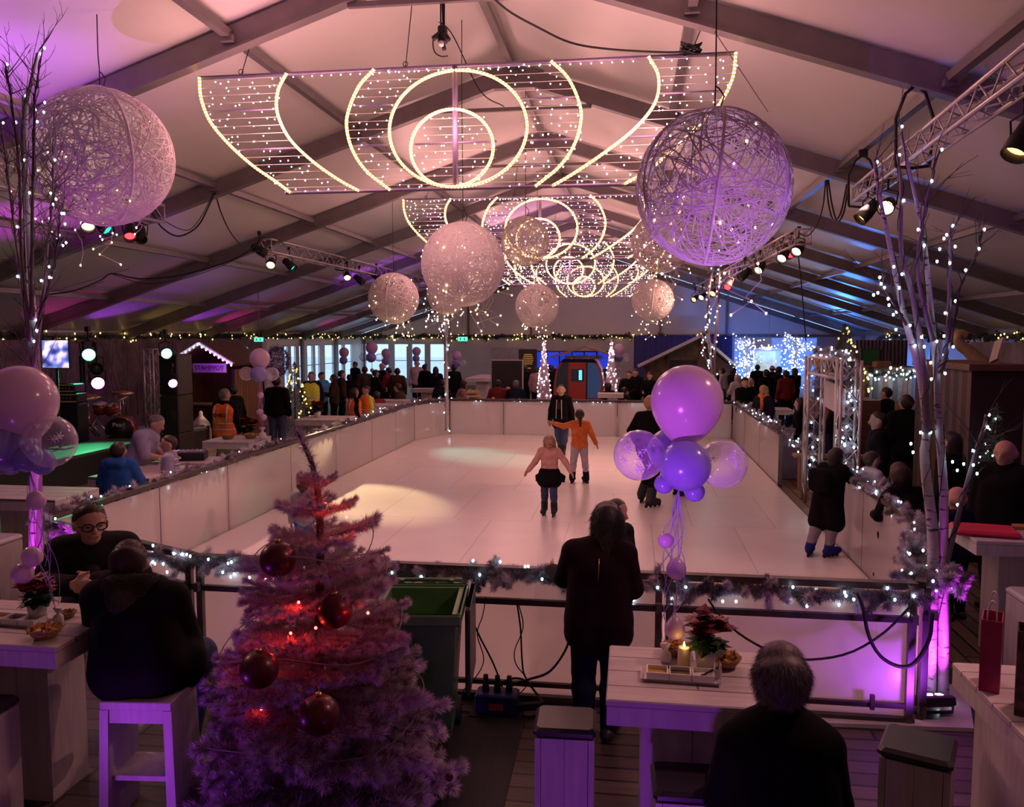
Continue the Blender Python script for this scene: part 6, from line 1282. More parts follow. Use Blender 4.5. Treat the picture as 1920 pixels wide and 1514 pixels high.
drum('tom_drum', rel(188, 765), .15, .22, (.15, -.3, 1)); drum('tom_drum', rel(210, 767, .1), .15, .22, (-.1, -.3, 1)); drum('floor_tom', rel(152, 788), .20, .34, (0, 0, 1)); drum('snare_drum', rel(138, 778, .4), .18, .16, (0, 0, 1))
for px, py, r, ax, dY in ((164, 745, .20, (.3, -.2, 1), 0), (128, 760, .26, (.1, -.3, 1), -.2), (225, 752, .20, (-.6, -.2, 1), 0), (230, 737, .24, (.1, -.1, 1), .3), (178, 745, .15, (.1, 0, 1), .3)):
    p = rel(px, py, dY); b = MB(); b.lathe([(r, 0), (r * .3, .03), (r * .15, .05), (.01, .055)], 22, tuple(p), axis=ax); o = b.build('cymbal', m_cym, t)
    b = MB(); b.cyl((p.x, p.y, p.z), (p.x, p.y, .35), .012, 6)
    for k in range(3): a = k * 2.1 + .4; b.cyl((p.x, p.y, .38), (p.x + .25 * math.cos(a), p.y + .25 * math.sin(a), .01), .010, 5)
    b.build('cymbal_stand', m_chr, t)
# tower truss, loudspeakers, stage lamps
p0 = at(286, 820, 17.0); b = MB(); b.box((p0.x - .45, 16.7, 0), (p0.x + .5, 17.4, p0.z - .005), bev=.02); tag(b.build('bass_speaker', m_blk), 'black bass loudspeaker box under the truss tower', 'loudspeaker')
truss('upright truss tower beside the loudspeakers', (p0.x, 17.05, p0.z), (p0.x, 17.05, at(286, 655, 17.05).z), .22, .3, 'truss_tower', rc=.02, up=(0, 1, 0))
p1 = at(318, 760, 16.2); m_olive_lit = mat('olive_lit_side', (.06, .05, .035), .5)  # olive light on the cabinet sides is put into their colour
for k, (lb, z0, z1) in enumerate((('lowest black loudspeaker of the tall stack', 0, .8), ('middle black loudspeaker of the tall stack', .8, 1.6), ('topmost black loudspeaker of the tall stack', 1.6, 2.47))):
    t = thing('loudspeaker', lb, 'loudspeaker', (p1.x, 16.2, z0), group='loudspeaker stack beside the stage'); h = z1 - z0 - .006
    b = MB(); b.box((-.22, 0, 0), (.20, .6, h), bev=.02); b.build('cabinet', m_olive_lit, t); b = MB(); b.box((-.20, -.012, .03), (.18, -.001, h - .03)); b.build('grille', m_dark, t)
    b = MB(); b.lathe([(.17, 0), (.16, .012), (.05, -.01 + .02), (.001, .02)], 20, (0, -.013, h * .45), axis=(0, -1, 0), cap=False); b.build('cone', m_blk, t)
def par(label, px, py, Y, lens, s=1.5): spot(label, px, py, Y, lens, (.75, -1, -.12), s, zc=None, group='round stage lamps by the drums')
par('green stage lamp left of the drums', 166, 664, 16.8, 'green'); par('pink stage lamp above the drums', 183, 717, 16.9, 'pink'); par('green stage lamp on top of the loudspeakers', 311, 662, 16.1, 'green', 1.2); par('pink stage lamp on the loudspeaker stack', 323, 718, 16.0, 'pink', 1.0); par('unlit stage lamp above the pink one', 180, 690, 16.9, 'off', 1.4)
for lb, px, ys in (('lamp stand pole left of the drums', 158, (640, 838)), ('second lamp stand pole left of the drums', 152, (668, 838))):
    b = MB(); p = at(px, 700, 17.0); b.cyl((p.x, 17.0, SZ), (p.x, 17.0, at(px, ys[0], 17).z), .03, 8)
    for k in range(3): a = k * 2.1; b.cyl((p.x, 17, SZ + .35), (p.x + .3 * math.cos(a), 17 + .3 * math.sin(a), SZ + .01), .015, 5)
    tag(b.build('lamp_stand', m_blk), lb, 'stand')
light('SPOT', 'stage_green', tuple(at(166, 664, 16.7)), (.05, 1, .35), 900, tuple(gd(170, 848, SZ)), .06, 70, .7)
light('SPOT', 'stage_green', (-10.6, 10.2, 2.4), (.05, 1, .3), 120, (-10.9, 11.8, SZ), .06, 60, .7)
light('SPOT', 'stage_pink', tuple(at(183, 717, 16.75)), (1, .1, .8), 60, (-14, 21, 1.6), .06, 100, .8)
light('SPOT', 'hut_warm', (-10.2, 20.2, 2.6), (1, .62, .22), 90, (-10.6, 19.8, 0), .06, 110, .8)
# mixing desk and bench by the boys
c = at(352, 872, 12.0); t = thing('mixing_case', 'grey black equipment case on the table right of the striped boy', 'case', (c.x, 12.0, .93), .3); b = MB(); b.box((-.28, -.16, 0), (.28, .16, .12), bev=.01); b.build('case', m_blk, t); b = MB(); b.box((-.26, -.14, .12), (.26, .14, .135)); b.build('panel', mat('desk_panel', (.16, .15, .2), .4), t)
for k in range(7): b = MB(); b.box((-.22 + k * .07, -.09, .136), (-.20 + k * .07, .08, .15)); b.build('fader', m_porc, t)
table('low table under the equipment case', c.x - .45, c.x + .45, 11.7, 12.4, .925, [(c.x - .2, c.x + .2, 11.9, 12.2)])
# ------------------------------------------------------------------ stamppot hut, lantern, tree and cabinet windows
m_hut = brickmat('hut_planks', ((.24, .10, .05), (.30, .14, .07)), (.04, .02, .01), 4, .16, .01, .6, stretch=(1, 1, 1), rot=0)
Y = 21.0; x0, x1 = at(332, 700, Y).x, at(440, 700, Y).x; t = thing('food_hut', 'brown wooden food hut with snowy roof and a lettered sign', 'hut', ((x0 + x1) / 2, Y, 0)); xm = (x0 + x1) / 2
b = MB(); b.box((x0, Y, 0), (x1, Y + .08, 1.0)); b.box((x0, Y, 0), (x0 + .1, Y + 1.8, 1.95)); b.box((x1 - .1, Y, 0), (x1, Y + 1.8, 1.95)); b.box((x0, Y + 1.72, 0), (x1, Y + 1.8, 2.3)); b.build('wall', m_hut, t, world=True)
b = MB(); b.box((x0 - .05, Y - .25, 1.0), (x1 + .05, Y + .1, 1.05)); b.build('counter', m_bd, t, world=True)
m_snow = mat('fake_snow', (.70, .66, .72), .8, var=.06)
for s in (-1, 1): b = MB(); b.beam((xm, Y + .8, 2.62), (xm + s * (x1 - x0) * .56, Y + .8, 2.08), 2.2, .07, up=(0, 0, 1)); b.build('roof', m_bd, t, world=True); b = MB(); b.beam((xm, Y - .3, 2.66), (xm + s * (x1 - x0) * .57, Y - .3, 2.11), .1, .06); b.build('snow_edge', m_snow, t, world=True)
s0, s1 = at(362, 700, Y - .3), at(424, 700, Y - .3)
b = MB(); b.box((s0.x, Y - .3, 1.88), (s1.x, Y - .26, 2.12)); sg = b.build('sign_board', mat('mauve_sign', (.40, .22, .45), .6), t, world=True)
text3d('sign_lettering', 'STAMPPOT', .17, mat('dark_lettering', (.06, .03, .06), .6), tuple(Vector(((s0.x + s1.x) / 2, Y - .305, 2.0)) - t.location), (math.pi / 2, 0, 0), t)
pts = [Vector((xm + s * (x1 - x0) * .56 * u, Y - .38, 2.62 - .54 * u)) for s in (-1, 1) for u in np.linspace(0, 1, 9)]; bulbs(t, pts, .022, m_cold)
light('POINT', 'hut_glow', ((s0.x + s1.x) / 2 + .4, Y - .8, 2.3), VIO, 14, size=.05)
c = gd(378, 828, 0); c = at(378, 828, 19.5); t = thing('lantern', 'white lantern with pitched top left of the orange vest', 'lantern', (c.x, 19.5, 0)); zb = .18
b = MB()
for sx in (-1, 1):
    for sy in (-1, 1): b.box((sx * .16 - .02, sy * .16 - .02, 0), (sx * .16 + .02, sy * .16 + .02, .62))
b.box((-.2, -.2, 0), (.2, .2, .05)); b.box((-.2, -.2, .60), (.2, .2, .65)); b.build('frame', m_porc, t); b = MB(); b.lathe([(.26, .65), (.06, .85), (.05, .95), (.01, .97)], 4); b.build('roof', m_porc, t); b = MB(); b.cyl((0, 0, .05), (0, 0, .25), .05, 10); b.build('candle', m_porc, t)
def xtree(label, base, h, r, n, bm, nb, m2=(m_bark, m_green), name='christmas_tree', br=.02, nl=.09):
    t = thing(name, label, 'christmas tree', base); np.random.seed(int(h * 100)); b = MB(); b.cyl((0, 0, 0), (0, 0, h), .03, 6, r2=.008); b.build('trunk', m2[0], t)
    k = np.random.uniform(0, 1, n) ** .7; z = h * (1 - k) ; z = .12 * h + .88 * z; rr = r * (1 - (z - .12 * h) / (.88 * h)); a = np.random.uniform(0, 6.283, n); q = np.random.uniform(.35, 1, n); P = np.stack([rr * q * np.cos(a), rr * q * np.sin(a), z], 1); D = np.stack([np.cos(a), np.sin(a), -.15 + .6 * np.random.normal(size=n)], 1)
    b = MB(); needles(b, P, D + .5 * rv(n), np.random.uniform(.5, 1, n) * nl, .006, 0); o = b.build('foliage', m2[1], t)
    pts = []
    for i in range(nb): u = U(0, .95); a = U(0, 6.28); pts.append(Vector(base) + Vector((r * (1 - u) * 1.02 * math.cos(a), r * (1 - u) * 1.02 * math.sin(a), h * (.12 + .88 * u))))
    bulbs(t, pts, br, bm); return t
xtree('green christmas tree with gold lights left of the windows', (at(553, 750, 21.5).x, 21.5, 0), 2.15, .62, 3500, m_gold, 70)
t = thing('grey_cabinet', 'grey cabin front with two small lit windows above the orange vest', 'cabin', (at(450, 660, 25).x, 25, 0)); cx = t.location.x
m_lit = mat('lit_window', (.6, .8, .75), .4, emit=.75, ecol=(.62, .85, .80), var=.05)
b = MB(); b.box((-.7, 0, 0), (.75, .3, 2.72)); b.build('front', mat('mauve_grey_front', (.36, .30, .32), .6), t)
for px in (437, 457): p = at(px, 662, 24.98); b = MB(); w_ = .10 if px < 440 else .13; b.box((p.x - cx - w_, -.02, p.z - .2), (p.x - cx + w_, -.001, p.z + .17)); b.build('lit_pane', m_lit, t)
c = at(521, 678, 22.5); b = MB(); n = 900; P = rv(n) * np.array([.32, .12, .4]) + V3(c); needles(b, P, rv(n), .16, .008); o = tag(b.build('dark_wreath', mat('purple_tinsel', (.09, .03, .16), .4)), 'dark purple tinsel bush behind the pink balloon', 'decoration')
for lb, px, py, Y in (('green exit light under the left eaves', 487, 637, 24), ('green exit sign above the grey door', 868, 636, 46.5), ('green exit sign between the blue lit trees', 1442, 639, 44)):
    p = at(px, py, Y); s = Y / 46; b = MB(); b.box((p.x - .3 * s, Y - .06, p.z - .14 * s), (p.x + .3 * s, Y, p.z + .14 * s)); o = tag(b.build('exit_sign', m_blk), lb, 'exit sign', 'green exit signs'); b = MB(); b.box((p.x - .28 * s, Y - .075, p.z - .12 * s), (p.x + .28 * s, Y - .061, p.z + .12 * s)); b.build('lit_face', mat('exit_green', (.1, .9, .5), .4, emit=1.6, ecol=(.1, .95, .5), var=0), o)
    b = MB(); b.cyl((p.x, Y - .03, p.z + .14 * s), (p.x, Y - .03, zroof(p.x) - .05), .012, 5); b.build('hanging_rod', m_alu, o)
    for dx in (-.13, .1): b = MB(); b.box((p.x + dx * s - .035 * s, Y - .085, p.z - .07 * s), (p.x + dx * s + .035 * s, Y - .076, p.z + .07 * s)); b.build('pictogram', m_porc, o)
table('whitewashed table with poinsettia behind the left boards', at(552, 785, 17).x, at(640, 785, 17).x, 17.0, 18.0, 1.05, [(at(590, 785, 17).x - .25, at(590, 785, 17).x + .25, 17.2, 17.8)])
poinsettia('red poinsettia on the table behind the left boards', (at(595, 770, 17.6).x, 17.6, 1.05), 1.3)
poinsettia('red poinsettia beside the dark standing person at the left', (at(462, 800, 16.5).x, 16.5, .55), 2.2)
b = MB(); p = at(462, 800, 16.5); b.box((p.x - .25, 16.25, 0), (p.x + .25, 16.75, .55)); tag(b.build('plant_box', m_bd), 'dark wooden plant box with red poinsettia', 'box')
b = MB()
basket('snack basket on the pink lit table', (-6.95, 13.6, 1.05), .12); basket('second snack basket on the pink lit table', (-6.6, 13.75, 1.05), .12)
for k, (x, Yt, lb) in enumerate(((at(690, 755, 21).x, 22, 'table behind the children in safety vests'), (at(800, 735, 29).x, 29, 'table before the windows at the bald man'), (at(745, 745, 24).x, 23.6, 'table in front of the seated person in brown'))): table(lb, x - .6, x + .6, Yt, Yt + .7, .95, [(x - .25, x + .25, Yt + .15, Yt + .5)])
# ------------------------------------------------------------------ far end: doors, bar, cable car, cones
for k, (xa, xc) in enumerate(((-7.9, -7.0), (-6.9, -6.0))): b = MB(); b.box((xa, YB - .06, .02), (xc, YB - .001, 2.2)); b.box((xa + .05, YB - .09, .1), (xc - .05, YB - .06, 2.1)); o = struct(b.build('door_%d' % (k + 1), mat('grey_door', (.50, .48, .50), .5))); b = MB(); b.box((xc - .15, YB - .14, 1.0), (xc - .12, YB - .09, 1.15)); b.build('door_handle', m_alu, o)
for x in (-5.7, -4.55, -3.4, -2.25, -1.1, .05):
    b = MB()
    for z0, z1 in ((.15, .95), (1.05, 1.85), (1.95, 2.65)): b.box((x + .08, YB - .05, z0), (x + 1.05, YB - .001, z1)); b.box((x + .16, YB - .07, z0 + .08), (x + .97, YB - .05, z1 - .08))
    trim(b, m_pale)
X = lambda px, Y: at(px, 690, Y).x
def lit_cone(label, px, Y, h, r):
    t = thing('lit_cone_tree', label, 'light cone', (X(px, Y), Y, 0), group='lit pink cone trees'); b = MB(); b.lathe([(r, 0), (r * .98, .03), (.03, h), (.01, h + .03)], 20); b.build('cone', mat('pink_mesh_cone', (.52, .36, .42), .6, alpha=.9), t)
    pts = []
    for k in range(100): u = U(0, .97); a = U(0, 6.28); pts.append(t.location + Vector(((r * (1 - u) + .02) * math.cos(a), (r * (1 - u) + .02) * math.sin(a), h * u)))
    bulbs(t, pts, .022, m_cold)
lit_cone('white lit cone tree left of the cable car', 1020, 29, 2.70, .34); lit_cone('white lit cone tree right of the cable car', 1146, 30, 2.70, .36)
# cable car cabin
Y = 27.5; xa, xc = X(1038, Y), X(1132, Y); xm = (xa + xc) / 2; w = (xc - xa) / 2
t = thing('cable_car_cabin', 'red cable car cabin with dark windows standing behind the far boards', 'cabin', (xm, Y, 0)); m_gred = mat('cabin_red', (.42, .035, .025), .3, var=.05, coat=.4); m_tint = mat('tinted_window', (.03, .06, .09), .1)
zt = at(1085, 674, Y).z
prof = [(-.86, .25), (-1.0, .7), (-1.0, 1.2), (-.9, zt - .35), (-.72, zt - .06), (-.5, zt), (.5, zt), (.72, zt - .06), (.9, zt - .35), (1.0, 1.2), (1.0, .7), (.86, .25)]
M = Matrix.Rotation(math.pi / 2, 4, 'X'); b = MB(); b.prism([(x * w, z) for x, z in prof], -1.5, 0, 0, M); b.build('shell', m_gred, t)
def panel(nm, pts, m, d=.02): b = MB(); b.prism([(x * w, z) for x, z in pts], .0, d, 0, M); return b.build(nm, m, t)
panel('side_window', [(-.80, .8), (-.92, 1.25), (-.82, zt - .35), (-.62, zt - .12), (-.42, zt - .12), (-.42, .8)], m_tint); panel('side_window', [(.80, .8), (.92, 1.25), (.82, zt - .35), (.62, zt - .12), (.36, zt - .12), (.36, .8)], mat('blue_lit_window', (.05, .16, .42), .15, emit=.10))
dr = panel('door', [(-.36, .35), (.30, .35), (.30, zt - .10), (-.36, zt - .10)], m_gred, .045); b = MB(); b.prism([(-.29 * w, 1.35), (.23 * w, 1.35), (.23 * w, zt - .32), (-.29 * w, zt - .32)], .046, .06, 0, M); b.build('door_window', m_tint, dr)
b = MB(); b.prism([(.02 * w, 1.4), (.14 * w, 1.4), (.14 * w, zt - .36), (.02 * w, zt - .36)], .061, .07, 0, M); b.build('cyan_light', mat('cyan_strip', (.1, .8, 1), .3, emit=1.6), dr)
panel('door_edge', [(.30, .35), (.36, .35), (.36, zt - .10), (.30, zt - .10)], m_dark, .05); panel('roof_band', [(-.74, zt - .10), (-.6, zt + .01), (.6, zt + .01), (.74, zt - .10)], NAVY, .05)
b = MB(); n = 500; P = np.stack([np.random.uniform(-.6 * w, .9 * w, n), np.random.uniform(.1, 1.2, n), zt + np.random.uniform(.0, .10, n)], 1); needles(b, P, rv(n), .14, .009); b.build('garland', m_green, t)
t = thing('kiosk', 'kiosk with shallow brown roof and blue lit panels behind the cable car', 'kiosk', (X(1075, 33), 33, 0)); x0, x1 = X(1002, 33), X(1142, 33)
b = MB(); b.box((x0, 33.2, 0), (x1, 33.4, 2.25)); b.build('wall', m_dark, t, world=True)
m_blp = mat('blue_backlit_panel', (.02, .05, .6), .4, emit=.55, ecol=(.02, .06, .95), var=.25, scale=1.5); n = 6
for k in range(n): a = x0 + (x1 - x0) * k / n; b = MB(); b.box((a + .03, 33.1, 1.55), (a + (x1 - x0) / n - .03, 33.19, 2.2)); b.build('blue_lit_panel', m_blp, t, world=True)
for s in (-1, 1): b = MB(); xm2 = X(1098, 32.6); b.beam((xm2, 32.7, 2.42), (xm2 + s * 1.35, 32.7, 2.02), .9, .07); b.build('roof', mat('roof_brown', (.26, .12, .07), .6), t, world=True)
t = thing('emblem_sign', 'black square sign with gold barrel emblem left of the lit cone', 'sign', (X(990, 33), 33, 0)); b = MB(); b.box((-.38, 0, 1.35), (.36, .06, 2.32)); b.box((-.03, .06, 0), (.03, .1, 2.2)); b.build('board', m_dark, t)
m_goldp = mat('gold_print', (.75, .45, .10), .4, emit=.18)
for k in range(6): b = MB(); z = 1.72 + k * .075; hw = .22 - abs(k - 2.5) * .022; b.tube([(-hw, -.012, z), (-hw * .5, -.012, z + .012), (0, -.012, z + .016), (hw * .5, -.012, z + .012), (hw, -.012, z)], .018, 4); b.build('emblem_band', m_goldp, t)
b = MB(); b.box((-.12, -.012, 1.54), (.12, -.001, 1.58)); b.build('emblem_band', m_goldp, t)
t = thing('black_board', 'large black board in pale frame behind the seated group', 'board', (X(950, 27.5), 27.5, 0)); x0, x1 = X(922, 27.5) - t.location.x, X(979, 27.5) - t.location.x; zz = at(950, 677, 27.5).z
b = MB(); b.box((x0, 0, .3), (x1, .05, zz)); b.build('panel', m_dark, t); b = MB(); b.box((x0, -.01, zz), (x1, .06, zz + .04)); b.box((x1, -.01, .0), (x1 + .04, .06, zz + .04)); b.box((x0 - .04, -.01, 0), (x0, .06, zz + .04)); b.build('frame', m_woodv, t)
table('long pale bar counter right of the far birch', X(872, 30), X(922, 30), 30, 33, 1.3, [(X(890, 30), X(912, 30), 30.2, 32.5)]); table('table with candle right of the cable car', X(1122, 25.4), X(1170, 25.4), 25.0, 25.6, 1.12, [(X(1140, 25.4), X(1158, 25.4), 25.1, 25.5)])
b = MB(); 
for k in range(4): b.box((X(874, 25), 25 + .02, .75 + k * .11), (X(896, 25), 25.5, .82 + k * .11)); b.box((X(876, 25), 25.1, .82 + k * .11), (X(879, 25), 25.4, .86 + k * .11)); b.box((X(890, 25), 25.1, .82 + k * .11), (X(893, 25), 25.4, .86 + k * .11))
b.box((X(876, 25), 25.1, 0), (X(894, 25), 25.4, .75)); tag(b.build('pallet_stack', mat('raw_pine', (.50, .33, .17), .6)), 'stack of small pine pallets behind the far boards', 'pallets')
# chalet with snowy roof, blue curtain
Y = 38.0; b = MB(); n = 60; x0, x1 = X(1188, 44), X(1372, 44)
vs = [(x0 + (x1 - x0) * k / n, 44 + .07 * math.sin(k * 1.9), z) for k in range(n + 1) for z in (0, 2.85)]; vs2 = [(x, y + .06, z) for x, y, z in vs]; m_ = len(vs)
b.add(vs + vs2, [(2 * k, 2 * k + 2, 2 * k + 3, 2 * k + 1) for k in range(n)] + [(m_ + 2 * k + 1, m_ + 2 * k + 3, m_ + 2 * k + 2, m_ + 2 * k) for k in range(n)], 0, True); tag(b.build('blue_curtain', mat('blue_cloth', (.05, .05, .20), .8)), 'dark blue pleated curtain behind the chalet', 'curtain')
ap, la, ra = at(1312, 634, Y), at(1196, 690, Y), at(1378, 690, Y)
t = thing('chalet', 'brown timber chalet with snow on its wide gable roof', 'chalet', (ap.x, Y, 0)); b = MB(); b.add([(la.x + .3, Y, 0), (ra.x - .2, Y, 0), (ra.x - .2, Y, la.z + .05), (ap.x, Y, ap.z - .05), (la.x + .3, Y, la.z + .05), (la.x + .3, Y + 2, 0), (ra.x - .2, Y + 2, 0), (ra.x - .2, Y + 2, la.z), (ap.x, Y + 2, ap.z - .05), (la.x + .3, Y + 2, la.z)], [(0, 1, 2, 3, 4), (9, 8, 7, 6, 5), (0, 5, 6, 1), (1, 6, 7, 2), (4, 9, 5, 0)]); b.build('front', mat('chalet_timber', (.16, .085, .05), .7, var=.5, scale=2.5), t, world=True)
for p in (la, ra): b = MB(); b.beam((ap.x, Y + .6, ap.z + .02), (p.x, Y + .6, p.z + .02), 2.4, .12); b.build('roof', m_bd, t, world=True); b = MB(); b.beam((ap.x, Y - .6, ap.z + .09), (p.x, Y - .6, p.z + .09), .24, .12); b.build('snow', m_snow, t, world=True)
p0, p1 = at(1255, 705, Y), at(1308, 676, Y); b = MB(); b.box((p0.x, Y - .06, p0.z - .5), (p1.x, Y - .001, p1.z)); b.build('serving_hatch', m_dark, t, world=True); b = MB(); b.box((p0.x - .1, Y - .1, p1.z), (p1.x + .1, Y - .02, p1.z + .2)); b.build('lintel', m_bd, t, world=True)
# blue lit bar
m_wire2 = mat('blue_white_branch', (.45, .55, .75), .6)
def lit_tree(label, px, Y, h, w):
    t = thing('lit_blue_tree', label, 'lit tree', (X(px, Y), Y, 0), group='blue lit trees with white bulbs'); b = MB(); b.tube([(0, 0, 0), (.05, 0, h * .5), (0, 0, h)], [.09, .06, .02], 7); b.build('trunk', m_birch, t); b = MB(); pts = []
    for k in range(60):
        z = U(.25, 1) * h; a = U(0, 6.28); l = w * U(.4, 1); d = np.array([math.cos(a), math.sin(a), U(.1, .8)]); p = np.array([0, 0, z * .9]); q = [p, p + d * l * .5, p + d * l + np.array([0, 0, .1])]; q[-1][2] = min(q[-1][2], h); b.tube(q, [.02, .012, .006], 4)
        for j in range(4): e = p + d * l * U(.3, 1); e[2] = min(e[2], h); pts.append(t.location + Vector(e + np.random.normal(size=3) * .1))
    b.build('branches', m_wire2, t); bulbs(t, pts, .022, m_cold)
lit_tree('blue lit tree full of white bulbs left of the bar', 1398, 36, 2.95, .75); lit_tree('blue lit tree full of white bulbs right of the bar', 1490, 36, 3.0, .95)
Y = 40; x0, x1 = X(1376, Y), X(1530, Y); b = MB(); b.box((x0, Y, 0), (x1, Y + .08, 2.75)); tag(b.build('bar_backdrop', mat('pale_backdrop', (.6, .62, .68), .7, var=.15, scale=1)), 'pale backdrop washed blue behind the lit trees', 'backdrop')
t = thing('bar_hut', 'small white bar hut with gold lights on top between the blue trees', 'bar', (X(1437, 38.5), 38.5, 0)); x0, x1 = X(1412, 38.5) - t.location.x, X(1464, 38.5) - t.location.x
b = MB(); b.box((x0, 0, 0), (x1, .5, 1.1)); b.box((x0, .9, 1.1), (x1, 1.0, 2.2)); b.box((x0, 0, 1.1), (x0 + .1, 1.0, 2.2)); b.box((x1 - .1, 0, 1.1), (x1, 1.0, 2.2)); b.box((x0, -.1, 2.2), (x1, 1.0, 2.3)); b.build('hut_body', m_porc, t)
b = MB(); b.box((x0 + .1, .86, 1.15), (x1 - .1, .899, 2.15)); b.build('lit_back', mat('bar_light', (.7, .8, .65), .5, emit=.5, var=.6, scale=3), t); bulbs(t, [t.location + Vector((U(x0 * .5, x1 * .5), -.15, 2.3 + U(0, .15))) for _ in range(14)], .03, m_gold)
# ------------------------------------------------------------------ right side: gate, crates, stall
GX = 3.12
t = thing('gate_portal', 'white truss portal with garlands at the gap in the right boards', 'gate', (GX, 13.4, 0)); 
def tr(p, q, up, nm):
    p, q = Vector(p), Vector(q); d = (q - p); L = d.length; d.normalize(); x = d.cross(Vector(up)).normalized(); z = x.cross(d); w = .27; cs = [(-1, -1), (1, -1), (1, 1), (-1, 1)]; b = MB(); n = max(2, round(L / .3))
    for a, c in cs: o = x * (a * w / 2) + z * (c * w / 2); b.cyl(tuple(p + o), tuple(q + o), .025, 8)
    for f in range(4):
        a, c = cs[f], cs[(f + 1) % 4]; oa = x * (a[0] * w / 2) + z * (a[1] * w / 2); oc = x * (c[0] * w / 2) + z * (c[1] * w / 2)
        for k in range(n): s0, s1 = L * k / n, L * (k + 1) / n; e, g = (oa, oc) if k % 2 == 0 else (oc, oa); b.cyl(tuple(p + d * s0 + e), tuple(p + d * s1 + g), .010, 5)
    return b.build(nm, m_truss, t, world=True)
tr((GX, 14.75, 0), (GX, 14.75, 2.5), (0, 1, 0), 'upright'); tr((GX, 12.55, 0), (GX, 12.55, 2.5), (0, 1, 0), 'upright'); tr((GX, 14.6, 2.36), (GX, 12.7, 2.36), (0, 0, 1), 'cross_beam')
t2 = thing('hanging_sign', 'blank white board hanging askew inside the gate portal', 'sign', (GX, 13.2, 2.2)); b = MB(); b.beam((GX, 14.0, 1.93), (GX, 12.75, 1.86), .02, .42); b.build('board', m_porc, t2, world=True); b = MB(); b.cyl((GX, 13.8, 2.15), (GX, 13.8, 2.24), .006, 4); b.build('cord', m_wire, t2, world=True); b = MB(); b.cyl((GX, 12.95, 2.08), (GX, 12.95, 2.24), .006, 4); b.build('cord', m_wire, t2, world=True)
GG = 'garlands twined on the gate portal'
garland('portal_garland', 'garland with white bulbs on top of the gate portal', [(GX, 14.9 - k * .25, 2.58) for k in range(11)], .09, 900, .07, .014, m_cool, 22, group=GG); garland('portal_garland', 'garland with white bulbs hanging down the near gate upright', [(GX + .02 * math.sin(k), 12.55, 2.4 - k * .2) for k in range(12)], .12, 1100, .08, .015, m_cool, 36, group=GG); garland('portal_garland', 'thin garland down the far gate upright', [(GX, 14.75, 2.3 - k * .2) for k in range(11)], .09, 500, .07, .015, m_cool, 14, group=GG)
def kid_chair(label, z, m): 
    t = thing('child_chair', label, 'chair', (3.36, 13.75, z), 2.6, 'stack of plastic chairs by the gate'); b = MB(); b.box((-.19, -.18, .26), (.19, .18, .29), bev=.02); b.build('seat', m, t)
    for sx in (-1, 1):
        for sy in (-1, 1): b = MB(); b.cyl((sx * .2, sy * .19, 0), (sx * .16, sy * .15, .26), .018, 6); b.build('leg', m, t)
    b = MB(); M2 = Matrix.Translation((0, -.19, .29)) @ Matrix.Rotation(math.pi / 2, 4, 'X'); b.prism([(.19 * math.cos(a), .02 + .30 * math.sin(a)) for a in np.linspace(0, math.pi, 13)], -.012, .012, 0, M2); b.build('backrest', m, t); return t
for k, (nm, cc) in enumerate((('violet', (.22, .15, .36)), ('lime green', (.40, .50, .10)), ('orange', (.60, .30, .12)), ('green', (.18, .36, .10)), ('dark blue', (.03, .05, .10)))): kid_chair('%s plastic chair in the stack below the red one' % nm, .02 + k * .095, mat('plastic_' + nm.replace(' ', '_'), cc, .4))
kid_chair('red plastic child chair on top of the coloured stack', .02 + 5 * .095, mat('plastic_red', (.58, .05, .03), .4))
b = MB(); b.box((3.0, 15.7, .62), (4.6, 16.0, .67)); b.box((3.1, 15.75, 0), (3.16, 15.95, .62)); b.box((4.45, 15.75, 0), (4.51, 15.95, .62)); tag(b.build('plank_bench', mat('pine_plank', (.34, .20, .10), .6)), 'brown plank bench behind the gate portal', 'bench')
for k, (x, lb) in enumerate(((2.98, 'lilac fronted crate counter left of the gate'), (3.52, 'dark blue crate counter left of the gate'))):
    t = thing('crate_counter', lb, 'crate', (x, 17.0, 0)); b = MB(); b.box((0, 0, 0), (.52, .9, 1.02), bev=.015); b.build('crate', mat('lilac_front', (.30, .25, .38), .5) if k == 0 else mat('dark_blue_front', (.03, .035, .12), .5), t); b = MB(); b.box((.2, -.012, .7), (.3, -.001, .76)); b.build('label_plate', m_porc, t)
random.seed(5)
for k in range(10):
    x, y = 3.05 + .095 * k, 17.15 + (k % 3) * .25; t = thing('rental_skate', 'dark blue skate lying on the crate counters', 'skate', (x, y, 1.022), U(0, 3), 'dark skates heaped on the crate counters'); o = organic('boot', [(V3((0, -.06, .06)), V3((0, .1, .045)), .042, .036, None), (V3((0, -.07, .06)), V3((0, -.07, .17)), .045, .05, None)], NAVY, t, .016, .02); b = MB(); b.box((-.012, -.12, .0), (.012, .14, .02)); b.build('blade', m_alu, t)
table('pale table behind the right boards before the bar', X(1410, 21.5), X(1490, 21.5), 21.5, 22.3, 1.0, [(X(1440, 21.5), X(1460, 21.5), 21.6, 22.1)])
xtree('christmas tree with gold lights above the gate portal', (X(1583, 18) , 18.0, 1.55), 1.55, .55, 2600, m_gold, 40); b = MB(); x = X(1583, 18); b.box((x - .6, 17.5, 0), (x + .6, 18.5, 1.55)); tag(b.build('stall_cupboard', m_bd), 'dark wooden cupboard carrying the gold lit tree', 'cupboard')
b = MB(); b.ball((X(1553, 17.4), 17.4, 2.33), .28, 16, sc=(1.2, 1, .6)); b.cyl((X(1553, 17.4), 17.4, 0), (X(1553, 17.4), 17.4, 2.2), .05, 8); tag(b.build('domed_lampshade', m_bask), 'brown domed wicker shade beside the gold lit tree', 'lampshade')
